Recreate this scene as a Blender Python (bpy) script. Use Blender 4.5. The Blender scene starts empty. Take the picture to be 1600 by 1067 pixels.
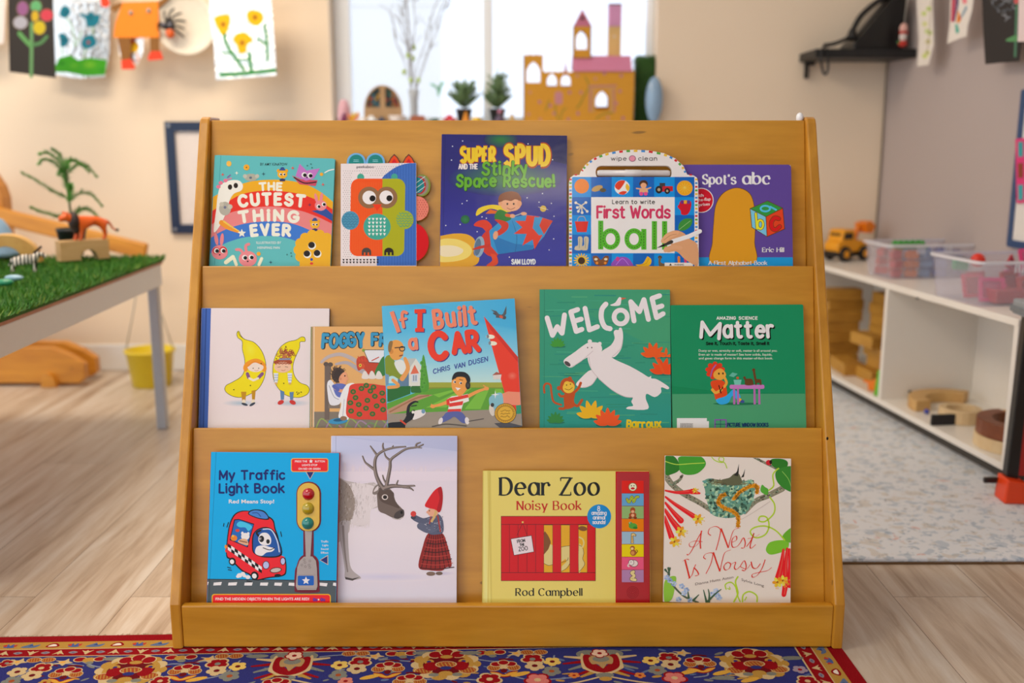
import bpy, bmesh, math, random
from mathutils import Vector, Matrix
from mathutils.geometry import tessellate_polygon

sc = bpy.context.scene
COL = sc.collection
PI = math.pi
random.seed(7)

# ---------------------------------------------------------------- camera, world, lamps, exposure
CAM_H, PITCH, FPX = 0.88, math.radians(11.06), 1555.0
cam_d = bpy.data.cameras.new('camera')
cam_d.lens = FPX / 1600 * 36.0
cam_d.sensor_width = 36.0
cam_d.clip_start = 0.05
cam_d.dof.use_dof = True
cam_d.dof.focus_distance = 1.80
cam_d.dof.aperture_fstop = 2.0
cam = bpy.data.objects.new('camera', cam_d)
COL.objects.link(cam)
cam.location = (0, 0, CAM_H)
cam.rotation_euler = (PI / 2 - PITCH, 0, 0)
sc.camera = cam

w = bpy.data.worlds.new('daylight')
sc.world = w
w.use_nodes = True
bg = w.node_tree.nodes['Background']
bg.inputs[0].default_value = (0.90, 1.0, 1.10, 1)
bg.inputs[1].default_value = 1.6

def lamp(name, loc, size, power, col, rot=(0, 0, 0)):
    d = bpy.data.lights.new(name, 'AREA')
    d.shape = 'RECTANGLE'; d.size, d.size_y = size
    d.energy = power; d.color = col
    o = bpy.data.objects.new(name, d); COL.objects.link(o)
    o.location = loc; o.rotation_euler = rot
    return o
lamp('ceiling_lamp', (-1.5, 0.9, 2.44), (1.2, 0.5), 30, (1, .83, .64))
lamp('ceiling_lamp.001', (-1.5, 2.7, 2.44), (1.2, 0.5), 42, (1, .83, .64))
lamp('ceiling_lamp.002', (1.0, 2.9, 2.44), (1.2, 0.5), 3, (1, .83, .64))
lamp('ceiling_lamp.003', (.18, -1.12, 2.44), (.5, .35), 9, (1, .86, .68))

vs = sc.view_settings
vs.view_transform = 'Standard'; vs.look = 'None'; vs.gamma = 1; vs.use_curve_mapping = False
vs.exposure = -0.16
sc.cycles.use_denoising = True

# ---------------------------------------------------------------- colour and pixel helpers
def lin1(c):
    c /= 255.0
    return c / 12.92 if c <= .04045 else ((c + .055) / 1.055) ** 2.4
def L(r, g=None, b=None):
    if g is None:
        if isinstance(r, str):
            r = r.lstrip('#'); r, g, b = int(r[0:2], 16), int(r[2:4], 16), int(r[4:6], 16)
        else: r, g, b = r
    return (lin1(r), lin1(g), lin1(b))
CP, SP = math.cos(PITCH), math.sin(PITCH)
def ray(px, py):
    u, v = (px - 800) / FPX, (533.5 - py) / FPX
    return Vector((u, CP + v * SP, v * CP - SP))
CAMP = Vector((0, 0, CAM_H))
def at_y(px, py, Y):
    r = ray(px, py); return CAMP + r * (Y / r.y)
def at_z(px, py, z=0.0):
    r = ray(px, py); return CAMP + r * ((z - CAM_H) / r.z)
def at_plane(px, py, p0, n):
    r = ray(px, py); return CAMP + r * ((p0 - CAMP).dot(n) / r.dot(n))

# ---------------------------------------------------------------- materials
MATS = {}
def nt(name):
    m = bpy.data.materials.new(name); m.use_nodes = True
    t = m.node_tree
    return m, t, t.nodes['Principled BSDF']
def link(t, a, b): t.links.new(a, b)
def mat(name, col, rough=.5, spec=.5, metal=0, bump=0, bscale=60, var=.06, coat=0, trans=0, sss=0):
    """plain coloured surface with a little noise in tone and relief"""
    if name in MATS: return MATS[name]
    m, t, b = nt(name)
    c = L(col)
    tc = t.nodes.new('ShaderNodeTexCoord')
    nz = t.nodes.new('ShaderNodeTexNoise'); nz.inputs['Scale'].default_value = bscale; nz.inputs['Detail'].default_value = 4
    link(t, tc.outputs['Object'], nz.inputs['Vector'])
    mx = t.nodes.new('ShaderNodeMix'); mx.data_type = 'RGBA'
    mx.inputs[6].default_value = (*[x * (1 - var) for x in c], 1)
    mx.inputs[7].default_value = (*[min(1, x * (1 + var)) for x in c], 1)
    link(t, nz.outputs['Fac'], mx.inputs[0]); link(t, mx.outputs[2], b.inputs['Base Color'])
    b.inputs['Roughness'].default_value = rough
    b.inputs['Specular IOR Level'].default_value = spec
    b.inputs['Metallic'].default_value = metal
    b.inputs['Coat Weight'].default_value = coat
    b.inputs['Transmission Weight'].default_value = trans
    if sss: b.inputs['Subsurface Weight'].default_value = sss
    if bump:
        bp = t.nodes.new('ShaderNodeBump'); bp.inputs['Strength'].default_value = bump; bp.inputs['Distance'].default_value = .002
        link(t, nz.outputs['Fac'], bp.inputs['Height']); link(t, bp.outputs[0], b.inputs['Normal'])
    MATS[name] = m
    return m
def wood(name, light, dark, scale=(1.2, 14, 14), rough=.38, coat=.15, var=1.0, marks=False):
    if name in MATS: return MATS[name]
    m, t, b = nt(name)
    tc = t.nodes.new('ShaderNodeTexCoord'); mp = t.nodes.new('ShaderNodeMapping'); mp.inputs['Scale'].default_value = scale
    link(t, tc.outputs['Object'], mp.inputs['Vector'])
    n1 = t.nodes.new('ShaderNodeTexNoise'); n1.inputs['Scale'].default_value = 1.6; n1.inputs['Detail'].default_value = 6; n1.inputs['Distortion'].default_value = .8
    n2 = t.nodes.new('ShaderNodeTexNoise'); n2.inputs['Scale'].default_value = 9; n2.inputs['Detail'].default_value = 3
    link(t, mp.outputs[0], n1.inputs['Vector']); link(t, mp.outputs[0], n2.inputs['Vector'])
    r = t.nodes.new('ShaderNodeValToRGB')
    r.color_ramp.elements[0].position = .3; r.color_ramp.elements[0].color = (*L(dark), 1)
    r.color_ramp.elements[1].position = .68; r.color_ramp.elements[1].color = (*L(light), 1)
    ad = t.nodes.new('ShaderNodeMath'); ad.operation = 'MULTIPLY_ADD'; ad.inputs[1].default_value = .25; 
    link(t, n2.outputs['Fac'], ad.inputs[0]); 
    m2 = t.nodes.new('ShaderNodeMath'); m2.operation = 'MULTIPLY'; m2.inputs[1].default_value = .78
    link(t, n1.outputs['Fac'], m2.inputs[0]); link(t, m2.outputs[0], ad.inputs[2])
    link(t, ad.outputs[0], r.inputs['Fac'])
    out = r.outputs[0]
    if marks:   # small dark dents and scratches
        n3 = t.nodes.new('ShaderNodeTexNoise'); n3.inputs['Scale'].default_value = 24; n3.inputs['Detail'].default_value = 1
        mp2 = t.nodes.new('ShaderNodeMapping'); mp2.inputs['Scale'].default_value = (.55, 1.6, 1.6)
        link(t, tc.outputs['Object'], mp2.inputs['Vector']); link(t, mp2.outputs[0], n3.inputs['Vector'])
        r3 = t.nodes.new('ShaderNodeValToRGB')
        r3.color_ramp.elements[0].position = .775; r3.color_ramp.elements[0].color = (0, 0, 0, 1)
        r3.color_ramp.elements[1].position = .80; r3.color_ramp.elements[1].color = (.55, .55, .55, 1)
        link(t, n3.outputs['Fac'], r3.inputs['Fac'])
        mx = t.nodes.new('ShaderNodeMix'); mx.data_type = 'RGBA'; mx.inputs[7].default_value = (*L('#3c2408'), 1)
        link(t, r3.outputs[0], mx.inputs[0]); link(t, out, mx.inputs[6]); out = mx.outputs[2]
    link(t, out, b.inputs['Base Color'])
    b.inputs['Roughness'].default_value = rough
    b.inputs['Coat Weight'].default_value = coat; b.inputs['Coat Roughness'].default_value = .25
    MATS[name] = m
    return m
def print_mat(name, rough=.35, spec=.16, coat=0.0, bump=0, bscale=30):
    """printed surface: the inks are the mesh's colour attribute"""
    if name in MATS: return MATS[name]
    m, t, b = nt(name)
    a = t.nodes.new('ShaderNodeAttribute'); a.attribute_name = 'ink'
    link(t, a.outputs['Color'], b.inputs['Base Color'])
    b.inputs['Roughness'].default_value = rough; b.inputs['Specular IOR Level'].default_value = spec
    b.inputs['Coat Weight'].default_value = coat * .3; b.inputs['Coat Roughness'].default_value = .08
    if bump:
        tc = t.nodes.new('ShaderNodeTexCoord'); nz = t.nodes.new('ShaderNodeTexNoise')
        nz.inputs['Scale'].default_value = bscale; link(t, tc.outputs['Object'], nz.inputs['Vector'])
        bp = t.nodes.new('ShaderNodeBump'); bp.inputs['Strength'].default_value = bump; bp.inputs['Distance'].default_value = .003
        link(t, nz.outputs['Fac'], bp.inputs['Height']); link(t, bp.outputs[0], b.inputs['Normal'])
    MATS[name] = m
    return m
def clear_plastic(name, col=(1, 1, 1), alpha=.35, rough=.15):
    if name in MATS: return MATS[name]
    m, t, b = nt(name)
    b.inputs['Base Color'].default_value = (*col, 1); b.inputs['Roughness'].default_value = rough
    tr = t.nodes.new('ShaderNodeBsdfTransparent'); tr.inputs[0].default_value = (.97, .97, 1, 1)
    ms = t.nodes.new('ShaderNodeMixShader'); ms.inputs[0].default_value = alpha
    link(t, tr.outputs[0], ms.inputs[1]); link(t, b.outputs[0], ms.inputs[2])
    link(t, ms.outputs[0], t.nodes['Material Output'].inputs['Surface'])
    MATS[name] = m
    return m

# ---------------------------------------------------------------- mesh builder
class MB:
    def __init__(s): s.bm = bmesh.new()
    def _add(s, verts, faces, smooth=False):
        vs_ = [s.bm.verts.new(v) for v in verts]
        for f in faces:
            try:
                fc = s.bm.faces.new([vs_[i] for i in f]); fc.smooth = smooth
            except ValueError: pass
        return vs_
    def box(s, lo, hi, bev=0, seg=2, M=None):
        b = bmesh.new()
        bmesh.ops.create_cube(b, size=1)
        lo, hi = Vector(lo), Vector(hi); c, d = (lo + hi) / 2, hi - lo
        for v in b.verts: v.co = Vector((v.co.x * d.x, v.co.y * d.y, v.co.z * d.z)) + c
        if bev: bmesh.ops.bevel(b, geom=b.edges[:], offset=min(bev, .49 * min(abs(d.x), abs(d.y), abs(d.z))), segments=seg, affect='EDGES', profile=.5)
        return s._merge(b, M)
    def _merge(s, b, M=None, smooth=None):
        if M is not None: b.transform(M)
        me = bpy.data.meshes.new('t'); b.to_mesh(me); b.free(); s.bm.from_mesh(me); bpy.data.meshes.remove(me)
        return s
    def prism(s, pts, y0, y1, bev=0, M=None, seg=2, plane='xz'):
        """outline pts (a, b) pulled from y0 to y1 along the third axis"""
        b = bmesh.new()
        def P(a, c, h): return (a, h, c) if plane == 'xz' else ((a, c, h) if plane == 'xy' else (h, a, c))
        f0 = [b.verts.new(P(p[0], p[1], y0)) for p in pts]
        f1 = [b.verts.new(P(p[0], p[1], y1)) for p in pts]
        n = len(pts)
        b.faces.new(f0); b.faces.new(f1[::-1])
        for i in range(n): b.faces.new([f0[i], f1[i], f1[(i + 1) % n], f0[(i + 1) % n]])
        bmesh.ops.recalc_face_normals(b, faces=b.faces[:])
        if bev:
            caps = [e for e in b.edges if len(e.link_faces) == 2 and any(len(f.verts) == n for f in e.link_faces)] if n > 4 else b.edges[:]
            bmesh.ops.bevel(b, geom=caps, offset=bev, segments=seg, affect='EDGES', profile=.5)
        return s._merge(b, M)
    def tube(s, pts, r, n=10, closed=False, cap=True):
        pts = [Vector(p) for p in pts]
        R = r if isinstance(r, (list, tuple)) else [r] * len(pts)
        rings = []; up = Vector((0, 0, 1)); m = len(pts)
        prev = None
        for i, p in enumerate(pts):
            a = pts[(i - 1) % m] if (closed or i > 0) else p
            c = pts[(i + 1) % m] if (closed or i < m - 1) else p
            d = (c - a)
            d = d.normalized() if d.length > 1e-9 else Vector((0, 0, 1))
            if prev is None:
                x = d.cross(up if abs(d.dot(up)) < .95 else Vector((1, 0, 0))).normalized()
            else:
                x = prev - d * prev.dot(d)
                x = x.normalized() if x.length > 1e-6 else d.orthogonal().normalized()
            prev = x; y = d.cross(x)
            rings.append([s.bm.verts.new(p + (x * math.cos(k * 2 * PI / n) + y * math.sin(k * 2 * PI / n)) * R[i]) for k in range(n)])
        rng = range(m if closed else m - 1)
        for i in rng:
            A, B = rings[i], rings[(i + 1) % m]
            for k in range(n):
                f = s.bm.faces.new([A[k], A[(k + 1) % n], B[(k + 1) % n], B[k]]); f.smooth = True
        if cap and not closed:
            s.bm.faces.new(rings[0][::-1]); s.bm.faces.new(rings[-1])
        return s
    def lathe(s, prof, n=32, c=(0, 0, 0), M=None, cap0=True, cap1=True):
        b = bmesh.new(); rings = []
        for r, z in prof:
            rings.append([b.verts.new((c[0] + r * math.cos(k * 2 * PI / n), c[1] + r * math.sin(k * 2 * PI / n), c[2] + z)) for k in range(n)])
        for A, B in zip(rings, rings[1:]):
            for k in range(n):
                f = b.faces.new([A[k], A[(k + 1) % n], B[(k + 1) % n], B[k]]); f.smooth = True
        if cap0: b.faces.new(rings[0][::-1])
        if cap1: b.faces.new(rings[-1])
        return s._merge(b, M)
    def ball(s, c, r, M=None, u=20, v=12):
        b = bmesh.new(); bmesh.ops.create_uvsphere(b, u_segments=u, v_segments=v, radius=1)
        rr = r if isinstance(r, (tuple, list)) else (r, r, r)
        for q in b.verts: q.co = Vector((q.co.x * rr[0], q.co.y * rr[1], q.co.z * rr[2]))
        for f in b.faces: f.smooth = True
        if M is not None: b.transform(M)
        b.transform(Matrix.Translation(c))
        return s._merge(b)
    def quad(s, *p): s._add(p, [tuple(range(len(p)))]); return s
    def build(s, name, m, parent=None, loc=None, rot=None, recalc=True):
        if recalc: bmesh.ops.recalc_face_normals(s.bm, faces=s.bm.faces[:])
        me = bpy.data.meshes.new(name); s.bm.to_mesh(me); s.bm.free()
        for q in (m if isinstance(m, (list, tuple)) else [m]): me.materials.append(q)
        o = bpy.data.objects.new(name, me); COL.objects.link(o)
        if parent is not None: o.parent = parent
        if loc is not None: o.location = loc
        if rot is not None: o.rotation_euler = rot
        return o
def tag(o, label, cat, group=None, kind=None):
    o['label'] = label
    if cat: o['category'] = cat
    if group: o['group'] = group
    if kind: o['kind'] = kind
    return o
def thing(name, label, cat, loc=(0, 0, 0), rz=0, group=None, rot=None):
    o = bpy.data.objects.new(name, None); COL.objects.link(o)
    o.empty_display_size = .05
    o.location = loc; o.rotation_euler = rot or (0, 0, rz)
    return tag(o, label, cat, group)
def struct(o):
    o['kind'] = 'structure'; return o
def copy_tree(o, parent=None):
    c = o.copy(); COL.objects.link(c); c.parent = parent
    for ch in o.children: copy_tree(ch, c)
    return c
def smooth_pts(pts, n=6, closed=False):
    """Catmull-Rom through the points"""
    P = [Vector(p) for p in pts]; m = len(P); out = []
    if m < 3: return P
    for i in range(m if closed else m - 1):
        p0 = P[(i - 1) % m] if (closed or i > 0) else P[0]
        p1, p2 = P[i], P[(i + 1) % m]
        p3 = P[(i + 2) % m] if (closed or i + 2 < m) else P[-1]
        for k in range(n):
            t = k / n
            out.append(.5 * ((2 * p1) + (p2 - p0) * t + (2 * p0 - 5 * p1 + 4 * p2 - p3) * t * t + (3 * p1 - p0 - 3 * p2 + p3) * t ** 3))
    if not closed: out.append(P[-1])
    return out
def earc(cx, cy, rx, ry, a0=0, a1=360, n=None):
    n = n or max(6, int(abs(a1 - a0) / 15))
    return [(cx + rx * math.cos(math.radians(a0 + (a1 - a0) * i / n)), cy + ry * math.sin(math.radians(a0 + (a1 - a0) * i / n))) for i in range(n + 1)]

# ---------------------------------------------------------------- lettering: one skeleton alphabet drawn with different pens
_s = [(4, 4.2), (3, 4.95), (1.8, 4.95), (.6, 4.2), (.8, 3.1), (2.2, 2.6), (3.7, 2.1), (4.1, 1.0), (3.2, .1), (1.8, 0), (.2, .8)]
_S = [(x * 1.15, y * 1.4) for x, y in _s]
GL = {
 'a': (4.4, [earc(2.2, 2.5, 2.2, 2.5), [(4.4, 5), (4.4, 0)]]), 'b': (4.4, [[(0, 7.3), (0, 0)], earc(2.2, 2.5, 2.2, 2.5)]),
 'c': (4.1, [earc(2.3, 2.5, 2.3, 2.5, 45, 315)]), 'd': (4.4, [earc(2.2, 2.5, 2.2, 2.5), [(4.4, 7.3), (4.4, 0)]]),
 'e': (4.5, [[(.1, 2.7), (4.5, 2.7)], earc(2.3, 2.5, 2.25, 2.5, 5, 315)]),
 'f': (3.2, [earc(2.6, 5.9, 1.4, 1.4, 60, 180) + [(1.2, 0)], [(0, 4.8), (2.8, 4.8)]]),
 'g': (4.4, [earc(2.2, 2.5, 2.2, 2.5), [(4.4, 5), (4.4, -.4)] + earc(2.2, -.4, 2.2, 1.8, 0, -140)]),
 'h': (4, [[(0, 7.3), (0, 0)], [(0, 2.6)] + earc(2, 2.9, 2, 2.1, 180, 0) + [(4, 0)]]), 'i': (0, [[(0, 5), (0, 0)], 'd0,6.9']),
 'k': (4.1, [[(0, 7.3), (0, 0)], [(3.8, 5), (0, 2)], [(1.3, 3), (4.1, 0)]]), 'l': (0, [[(0, 7.3), (0, 0)]]),
 'm': (6.6, [[(0, 5), (0, 0)], [(0, 2.6)] + earc(1.65, 3.1, 1.65, 1.9, 180, 0) + [(3.3, 0)], [(3.3, 2.6)] + earc(4.95, 3.1, 1.65, 1.9, 180, 0) + [(6.6, 0)]]),
 'n': (4, [[(0, 5), (0, 0)], [(0, 2.6)] + earc(2, 2.9, 2, 2.1, 180, 0) + [(4, 0)]]), 'o': (4.6, [earc(2.3, 2.5, 2.3, 2.5)]),
 'p': (4.4, [[(0, 5), (0, -2.2)], earc(2.2, 2.5, 2.2, 2.5)]), 'r': (3, [[(0, 5), (0, 0)], [(0, 2.6)] + earc(2, 2.9, 2, 2.1, 180, 60)]),
 's': (4.1, [smooth_pts([(*p, 0) for p in _s], 3)]), 't': (3, [[(1.2, 6.6)] + earc(2.4, 1.2, 1.2, 1.2, 180, 300), [(0, 5), (2.8, 5)]]),
 'u': (4, [[(0, 5)] + earc(2, 2, 2, 2, 180, 360), [(4, 5), (4, 0)]]), 'v': (4, [[(0, 5), (2, 0)], [(2, 0), (4, 5)]]),
 'w': (6.2, [[(0, 5), (1.5, 0), (3.1, 4.6), (4.7, 0), (6.2, 5)]]), 'x': (4, [[(0, 5), (4, 0)], [(4, 5), (0, 0)]]),
 'y': (4.2, [[(0, 5), (2.1, 0)], [(4.2, 5), (1.2, -2.2)]]), 'z': (4, [[(0, 5), (4, 5), (0, 0), (4, 0)]]),
 'A': (5.4, [[(0, 0), (2.7, 7)], [(2.7, 7), (5.4, 0)], [(1, 2.4), (4.4, 2.4)]]),
 'B': (4.5, [[(0, 7), (0, 0)], [(0, 7), (2.2, 7)] + earc(2.2, 5.35, 1.9, 1.65, 90, -90) + [(0, 3.7)], [(2.2, 3.7)] + earc(2.4, 1.85, 2.1, 1.85, 90, -90) + [(0, 0)]]),
 'C': (5.4, [earc(3, 3.5, 3, 3.5, 42, 318)]), 'D': (5.2, [[(0, 7), (0, 0)], [(0, 7), (2, 7)] + earc(2, 3.5, 3.2, 3.5, 90, -90) + [(0, 0)]]),
 'E': (3.8, [[(0, 7), (0, 0)], [(0, 7), (3.8, 7)], [(0, 3.6), (3.3, 3.6)], [(0, 0), (3.8, 0)]]), 'F': (3.8, [[(0, 7), (0, 0)], [(0, 7), (3.8, 7)], [(0, 3.5), (3.2, 3.5)]]),
 'G': (5.6, [earc(3, 3.5, 3, 3.5, 42, 330) + [(5.7, 3.2), (3.4, 3.2)]]), 'H': (4.8, [[(0, 7), (0, 0)], [(4.8, 7), (4.8, 0)], [(0, 3.6), (4.8, 3.6)]]),
 'I': (0, [[(0, 7), (0, 0)]]), 'J': (3, [[(3, 7)] + earc(1.5, 1.5, 1.5, 1.5, 0, -170)]), 'K': (4.6, [[(0, 7), (0, 0)], [(4.3, 7), (0, 2.8)], [(1.5, 4.2), (4.6, 0)]]),
 'L': (3.7, [[(0, 7), (0, 0)], [(0, 0), (3.7, 0)]]), 'M': (6, [[(0, 0), (0, 7)], [(0, 7), (3, 1.4)], [(3, 1.4), (6, 7)], [(6, 7), (6, 0)]]),
 'N': (4.8, [[(0, 0), (0, 7)], [(0, 7), (4.8, 0)], [(4.8, 0), (4.8, 7)]]), 'O': (6.2, [earc(3.1, 3.5, 3.1, 3.5)]),
 'P': (4.3, [[(0, 7), (0, 0)], [(0, 7), (2.2, 7)] + earc(2.2, 5.1, 2.1, 1.9, 90, -90) + [(0, 3.2)]]),
 'R': (4.7, [[(0, 7), (0, 0)], [(0, 7), (2.2, 7)] + earc(2.2, 5.1, 2.1, 1.9, 90, -90) + [(0, 3.2)], [(2, 3.2), (4.7, 0)]]),
 'S': (4.8, [smooth_pts([(*p, 0) for p in _S], 3)]), 'T': (5, [[(0, 7), (5, 7)], [(2.5, 7), (2.5, 0)]]),
 'U': (4.8, [[(0, 7)] + earc(2.4, 2.4, 2.4, 2.4, 180, 360) + [(4.8, 7)]]), 'V': (5, [[(0, 7), (2.5, 0)], [(2.5, 0), (5, 7)]]),
 'W': (7.2, [[(0, 7), (1.8, 0), (3.6, 5.6), (5.4, 0), (7.2, 7)]]), 'X': (4.6, [[(0, 7), (4.6, 0)], [(4.6, 7), (0, 0)]]),
 'Y': (4.8, [[(0, 7), (2.4, 3.4)], [(4.8, 7), (2.4, 3.4)], [(2.4, 3.4), (2.4, 0)]]), 'Z': (4.8, [[(0, 7), (4.8, 7)], [(4.8, 7), (0, 0)], [(0, 0), (4.8, 0)]]),
 '8': (4, [earc(2, 5.3, 1.6, 1.7), earc(2, 1.8, 2, 1.8)]), '!': (0, [[(0, 7), (0, 2.2)], 'd0,.2']), '.': (0, ['d0,.2']), ',': (.5, [[(.4, .4), (0, -1.2)]]),
 "'": (.4, [[(.3, 7.2), (0, 5.4)]]), '-': (2, [[(0, 2.7), (2, 2.7)]]), ' ': (1.6, []),
}
_fonts = {}
def sans_tris(s, bold=0.0):
    key = (s, bold)
    if key in _fonts: return _fonts[key]
    cu = bpy.data.curves.new('lettering', 'FONT'); cu.body = s; cu.size = 1; cu.offset = bold; cu.resolution_u = 3
    o = bpy.data.objects.new('lettering', cu); COL.objects.link(o)
    dg = bpy.context.evaluated_depsgraph_get(); dg.update()
    me = o.evaluated_get(dg).to_mesh(); me.calc_loop_triangles()
    V = [(v.co.x, v.co.y) for v in me.vertices]
    T = [[V[i] for i in t.vertices] for t in me.loop_triangles]
    o.evaluated_get(dg).to_mesh_clear()
    bpy.data.objects.remove(o); bpy.data.curves.remove(cu)
    if V:
        x0, x1 = min(p[0] for p in V), max(p[0] for p in V)
    else: x0, x1 = 0, 1
    _fonts[key] = (T, x0, x1)
    return _fonts[key]

class Art:
    """flat printed artwork: shapes in the coordinates of a zoomed view (u right, v down), laid onto a plane as ink layers"""
    def __init__(s, crop, zw, to_local, gain=1.0, clip=None):
        s.x0, s.y0 = crop[0], crop[1]; s.k = zw / (crop[2] - crop[0]); s.f = to_local; s.g = gain
        s.tris = []; s.n = 0; s.clip = clip; s.dx = s.dy = 0
    def col(s, c):
        c = L(c) if isinstance(c, (str, tuple)) else c
        return tuple(min(.95, x * s.g) for x in c)
    def P(s, u, v): return s.f(s.x0 + (u + s.dx) / s.k, s.y0 + (v + s.dy) / s.k)
    def tri(s, pts, cols):
        poly = [(*s.P(*p), *c) for p, c in zip(pts, cols)]
        if s.clip:
            x0, y0, x1, y1 = s.clip
            for ax, lim, sg in ((0, x0, 1), (0, x1, -1), (1, y0, 1), (1, y1, -1)):
                out = []
                for i, a in enumerate(poly):
                    b = poly[(i + 1) % len(poly)]
                    da, db = sg * (a[ax] - lim), sg * (b[ax] - lim)
                    if da >= 0: out.append(a)
                    if (da >= 0) != (db >= 0):
                        t = da / (da - db); out.append(tuple(p + (q - p) * t for p, q in zip(a, b)))
                poly = out
                if len(poly) < 3: return
        s.tris.append((s.n, poly))
    def layer(s): s.n += 1; return s
    def poly(s, pts, c, smooth=False, n=5):
        if smooth: pts = [(p.x, p.y) for p in smooth_pts([(*p, 0) for p in pts], n, True)]
        s.n += 1; c = s.col(c)
        for t in tessellate_polygon([[Vector((*p, 0)) for p in pts]]):
            s.tri([pts[i] for i in t], [c] * 3)
        return s
    def rect(s, u0, v0, u1, v1, c, r=0):
        if not r: return s.poly([(u0, v0), (u1, v0), (u1, v1), (u0, v1)], c)
        p = []
        for cx, cy, a in ((u1 - r, v0 + r, -90), (u1 - r, v1 - r, 0), (u0 + r, v1 - r, 90), (u0 + r, v0 + r, 180)): p += earc(cx, cy, r, r, a, a + 90, 5)
        return s.poly(p, c)
    def ell(s, cx, cy, rx, ry=None, c='#000', rot=0, n=28, c2=None):
        ry = ry or rx; s.n += 1; c = s.col(c); c2 = s.col(c2) if c2 else c
        a = math.radians(rot); ca, sa = math.cos(a), math.sin(a)
        q = [(cx + rx * math.cos(t) * ca - ry * math.sin(t) * sa, cy + rx * math.cos(t) * sa + ry * math.sin(t) * ca) for t in [i * 2 * PI / n for i in range(n)]]
        for i in range(n): s.tri([(cx, cy), q[i], q[(i + 1) % n]], [c, c2, c2])
        return s
    def grad(s, u0, v0, u1, v1, stops, horiz=False):
        s.n += 1
        for (a, ca), (b, cb) in zip(stops, stops[1:]):
            ca, cb = s.col(ca), s.col(cb)
            q = [(a, v0), (b, v0), (b, v1), (a, v1)] if horiz else [(u0, a), (u1, a), (u1, b), (u0, b)]
            cc = [ca, cb, cb, ca] if horiz else [ca, ca, cb, cb]
            s.tri([q[0], q[1], q[2]], [cc[0], cc[1], cc[2]]); s.tri([q[0], q[2], q[3]], [cc[0], cc[2], cc[3]])
        return s
    def line(s, pts, wd, c, smooth=True, cap=True, nib=None, keep=False, n=5, closed=False):
        """stroke; wd may be (start, end); nib=(thin, angle) makes width follow direction"""
        if smooth and len(pts) > 2: pts = [(p.x, p.y) for p in smooth_pts([(*p, 0) for p in pts], n, closed)]
        if closed: pts = list(pts) + [pts[0]]
        if not smooth and len(pts) > 2 and not isinstance(wd, tuple):      # sharp corners: one piece per straight run
            for i in range(1, len(pts) - 1):
                (ax, ay), (bx, by), (cx, cy) = pts[i - 1], pts[i], pts[i + 1]
                if (bx - ax) * (cx - bx) + (by - ay) * (cy - by) < .72 * math.hypot(bx - ax, by - ay) * math.hypot(cx - bx, cy - by):
                    s.line(pts[:i + 1], wd, c, False, cap, nib); return s.line(pts[i:], wd, c, False, cap, nib)
        s.n += 1
        c = s.col(c); m = len(pts)
        W = [wd] * m if not isinstance(wd, tuple) else [wd[0] + (wd[1] - wd[0]) * i / (m - 1) for i in range(m)]
        D = []; lp_ = m > 5 and math.hypot(pts[0][0] - pts[-1][0], pts[0][1] - pts[-1][1]) < 1e-3 * (1 + abs(pts[0][0]))
        for i in range(m):
            a, b = pts[max(0, i - 1)], pts[min(m - 1, i + 1)]
            if lp_ and i in (0, m - 1): a, b = pts[m - 2], pts[1]
            dx, dy = b[0] - a[0], b[1] - a[1]; l = math.hypot(dx, dy) or 1
            D.append((dx / l, dy / l))
        if nib:
            na = math.radians(nib[1]); nx, ny = math.cos(na), -math.sin(na)
            W = [w_ * (nib[0] + (1 - nib[0]) * abs(d[0] * ny - d[1] * nx)) for w_, d in zip(W, D)]
        Lp = [(p[0] - d[1] * w_ / 2, p[1] + d[0] * w_ / 2) for p, d, w_ in zip(pts, D, W)]
        Rp = [(p[0] + d[1] * w_ / 2, p[1] - d[0] * w_ / 2) for p, d, w_ in zip(pts, D, W)]
        for i in range(m - 1):
            s.tri([Lp[i], Lp[i + 1], Rp[i + 1]], [c] * 3); s.tri([Lp[i], Rp[i + 1], Rp[i]], [c] * 3)
            if cap and (i > 0):
                d0, d1 = D[i - 1], D[i]
        if cap:
            for i in ([0, m - 1] if smooth else range(m)):
                p, r = pts[i], W[i] / 2
                q = [(p[0] + r * math.cos(k * PI / 5), p[1] + r * math.sin(k * PI / 5)) for k in range(10)]
                s.n += 1
                for k in range(10): s.tri([p, q[k], q[(k + 1) % 10]], [c] * 3)
        return s
    def hand(s, txt, x0, yb, x1, cap, wt, c, slope=0, arc=0, nib=None, serif=False, jit=0, slant=0, gap=1.7, seed=1, caph=7.0, rcap=True):
        """skeleton lettering from x0 to x1 on a baseline yb (rising by slope, bent by arc)"""
        rnd = random.Random(seed); s.n += 1; n_base = top_n = s.n
        sc_ = cap / caph; adv = []; X = 0
        for ch in txt:
            adv.append(X); X += GL[ch][0] + gap
        X -= gap
        fx = (x1 - x0 - wt) / X if X else sc_
        def put(p, ox, dy, ca, sa):
            gx, gy = p[0] * fx, p[1] * sc_
            gx += gy * slant
            rx, ry = gx * ca - gy * sa, gx * sa + gy * ca
            x = x0 + wt / 2 + ox * fx + rx
            xm = x0 + wt / 2 + ox * fx
            h = (xm - (x0 + x1) / 2) / ((x1 - x0) / 2)
            return (x, yb - ry + slope * (xm - x0) + arc * h * h + dy)
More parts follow.
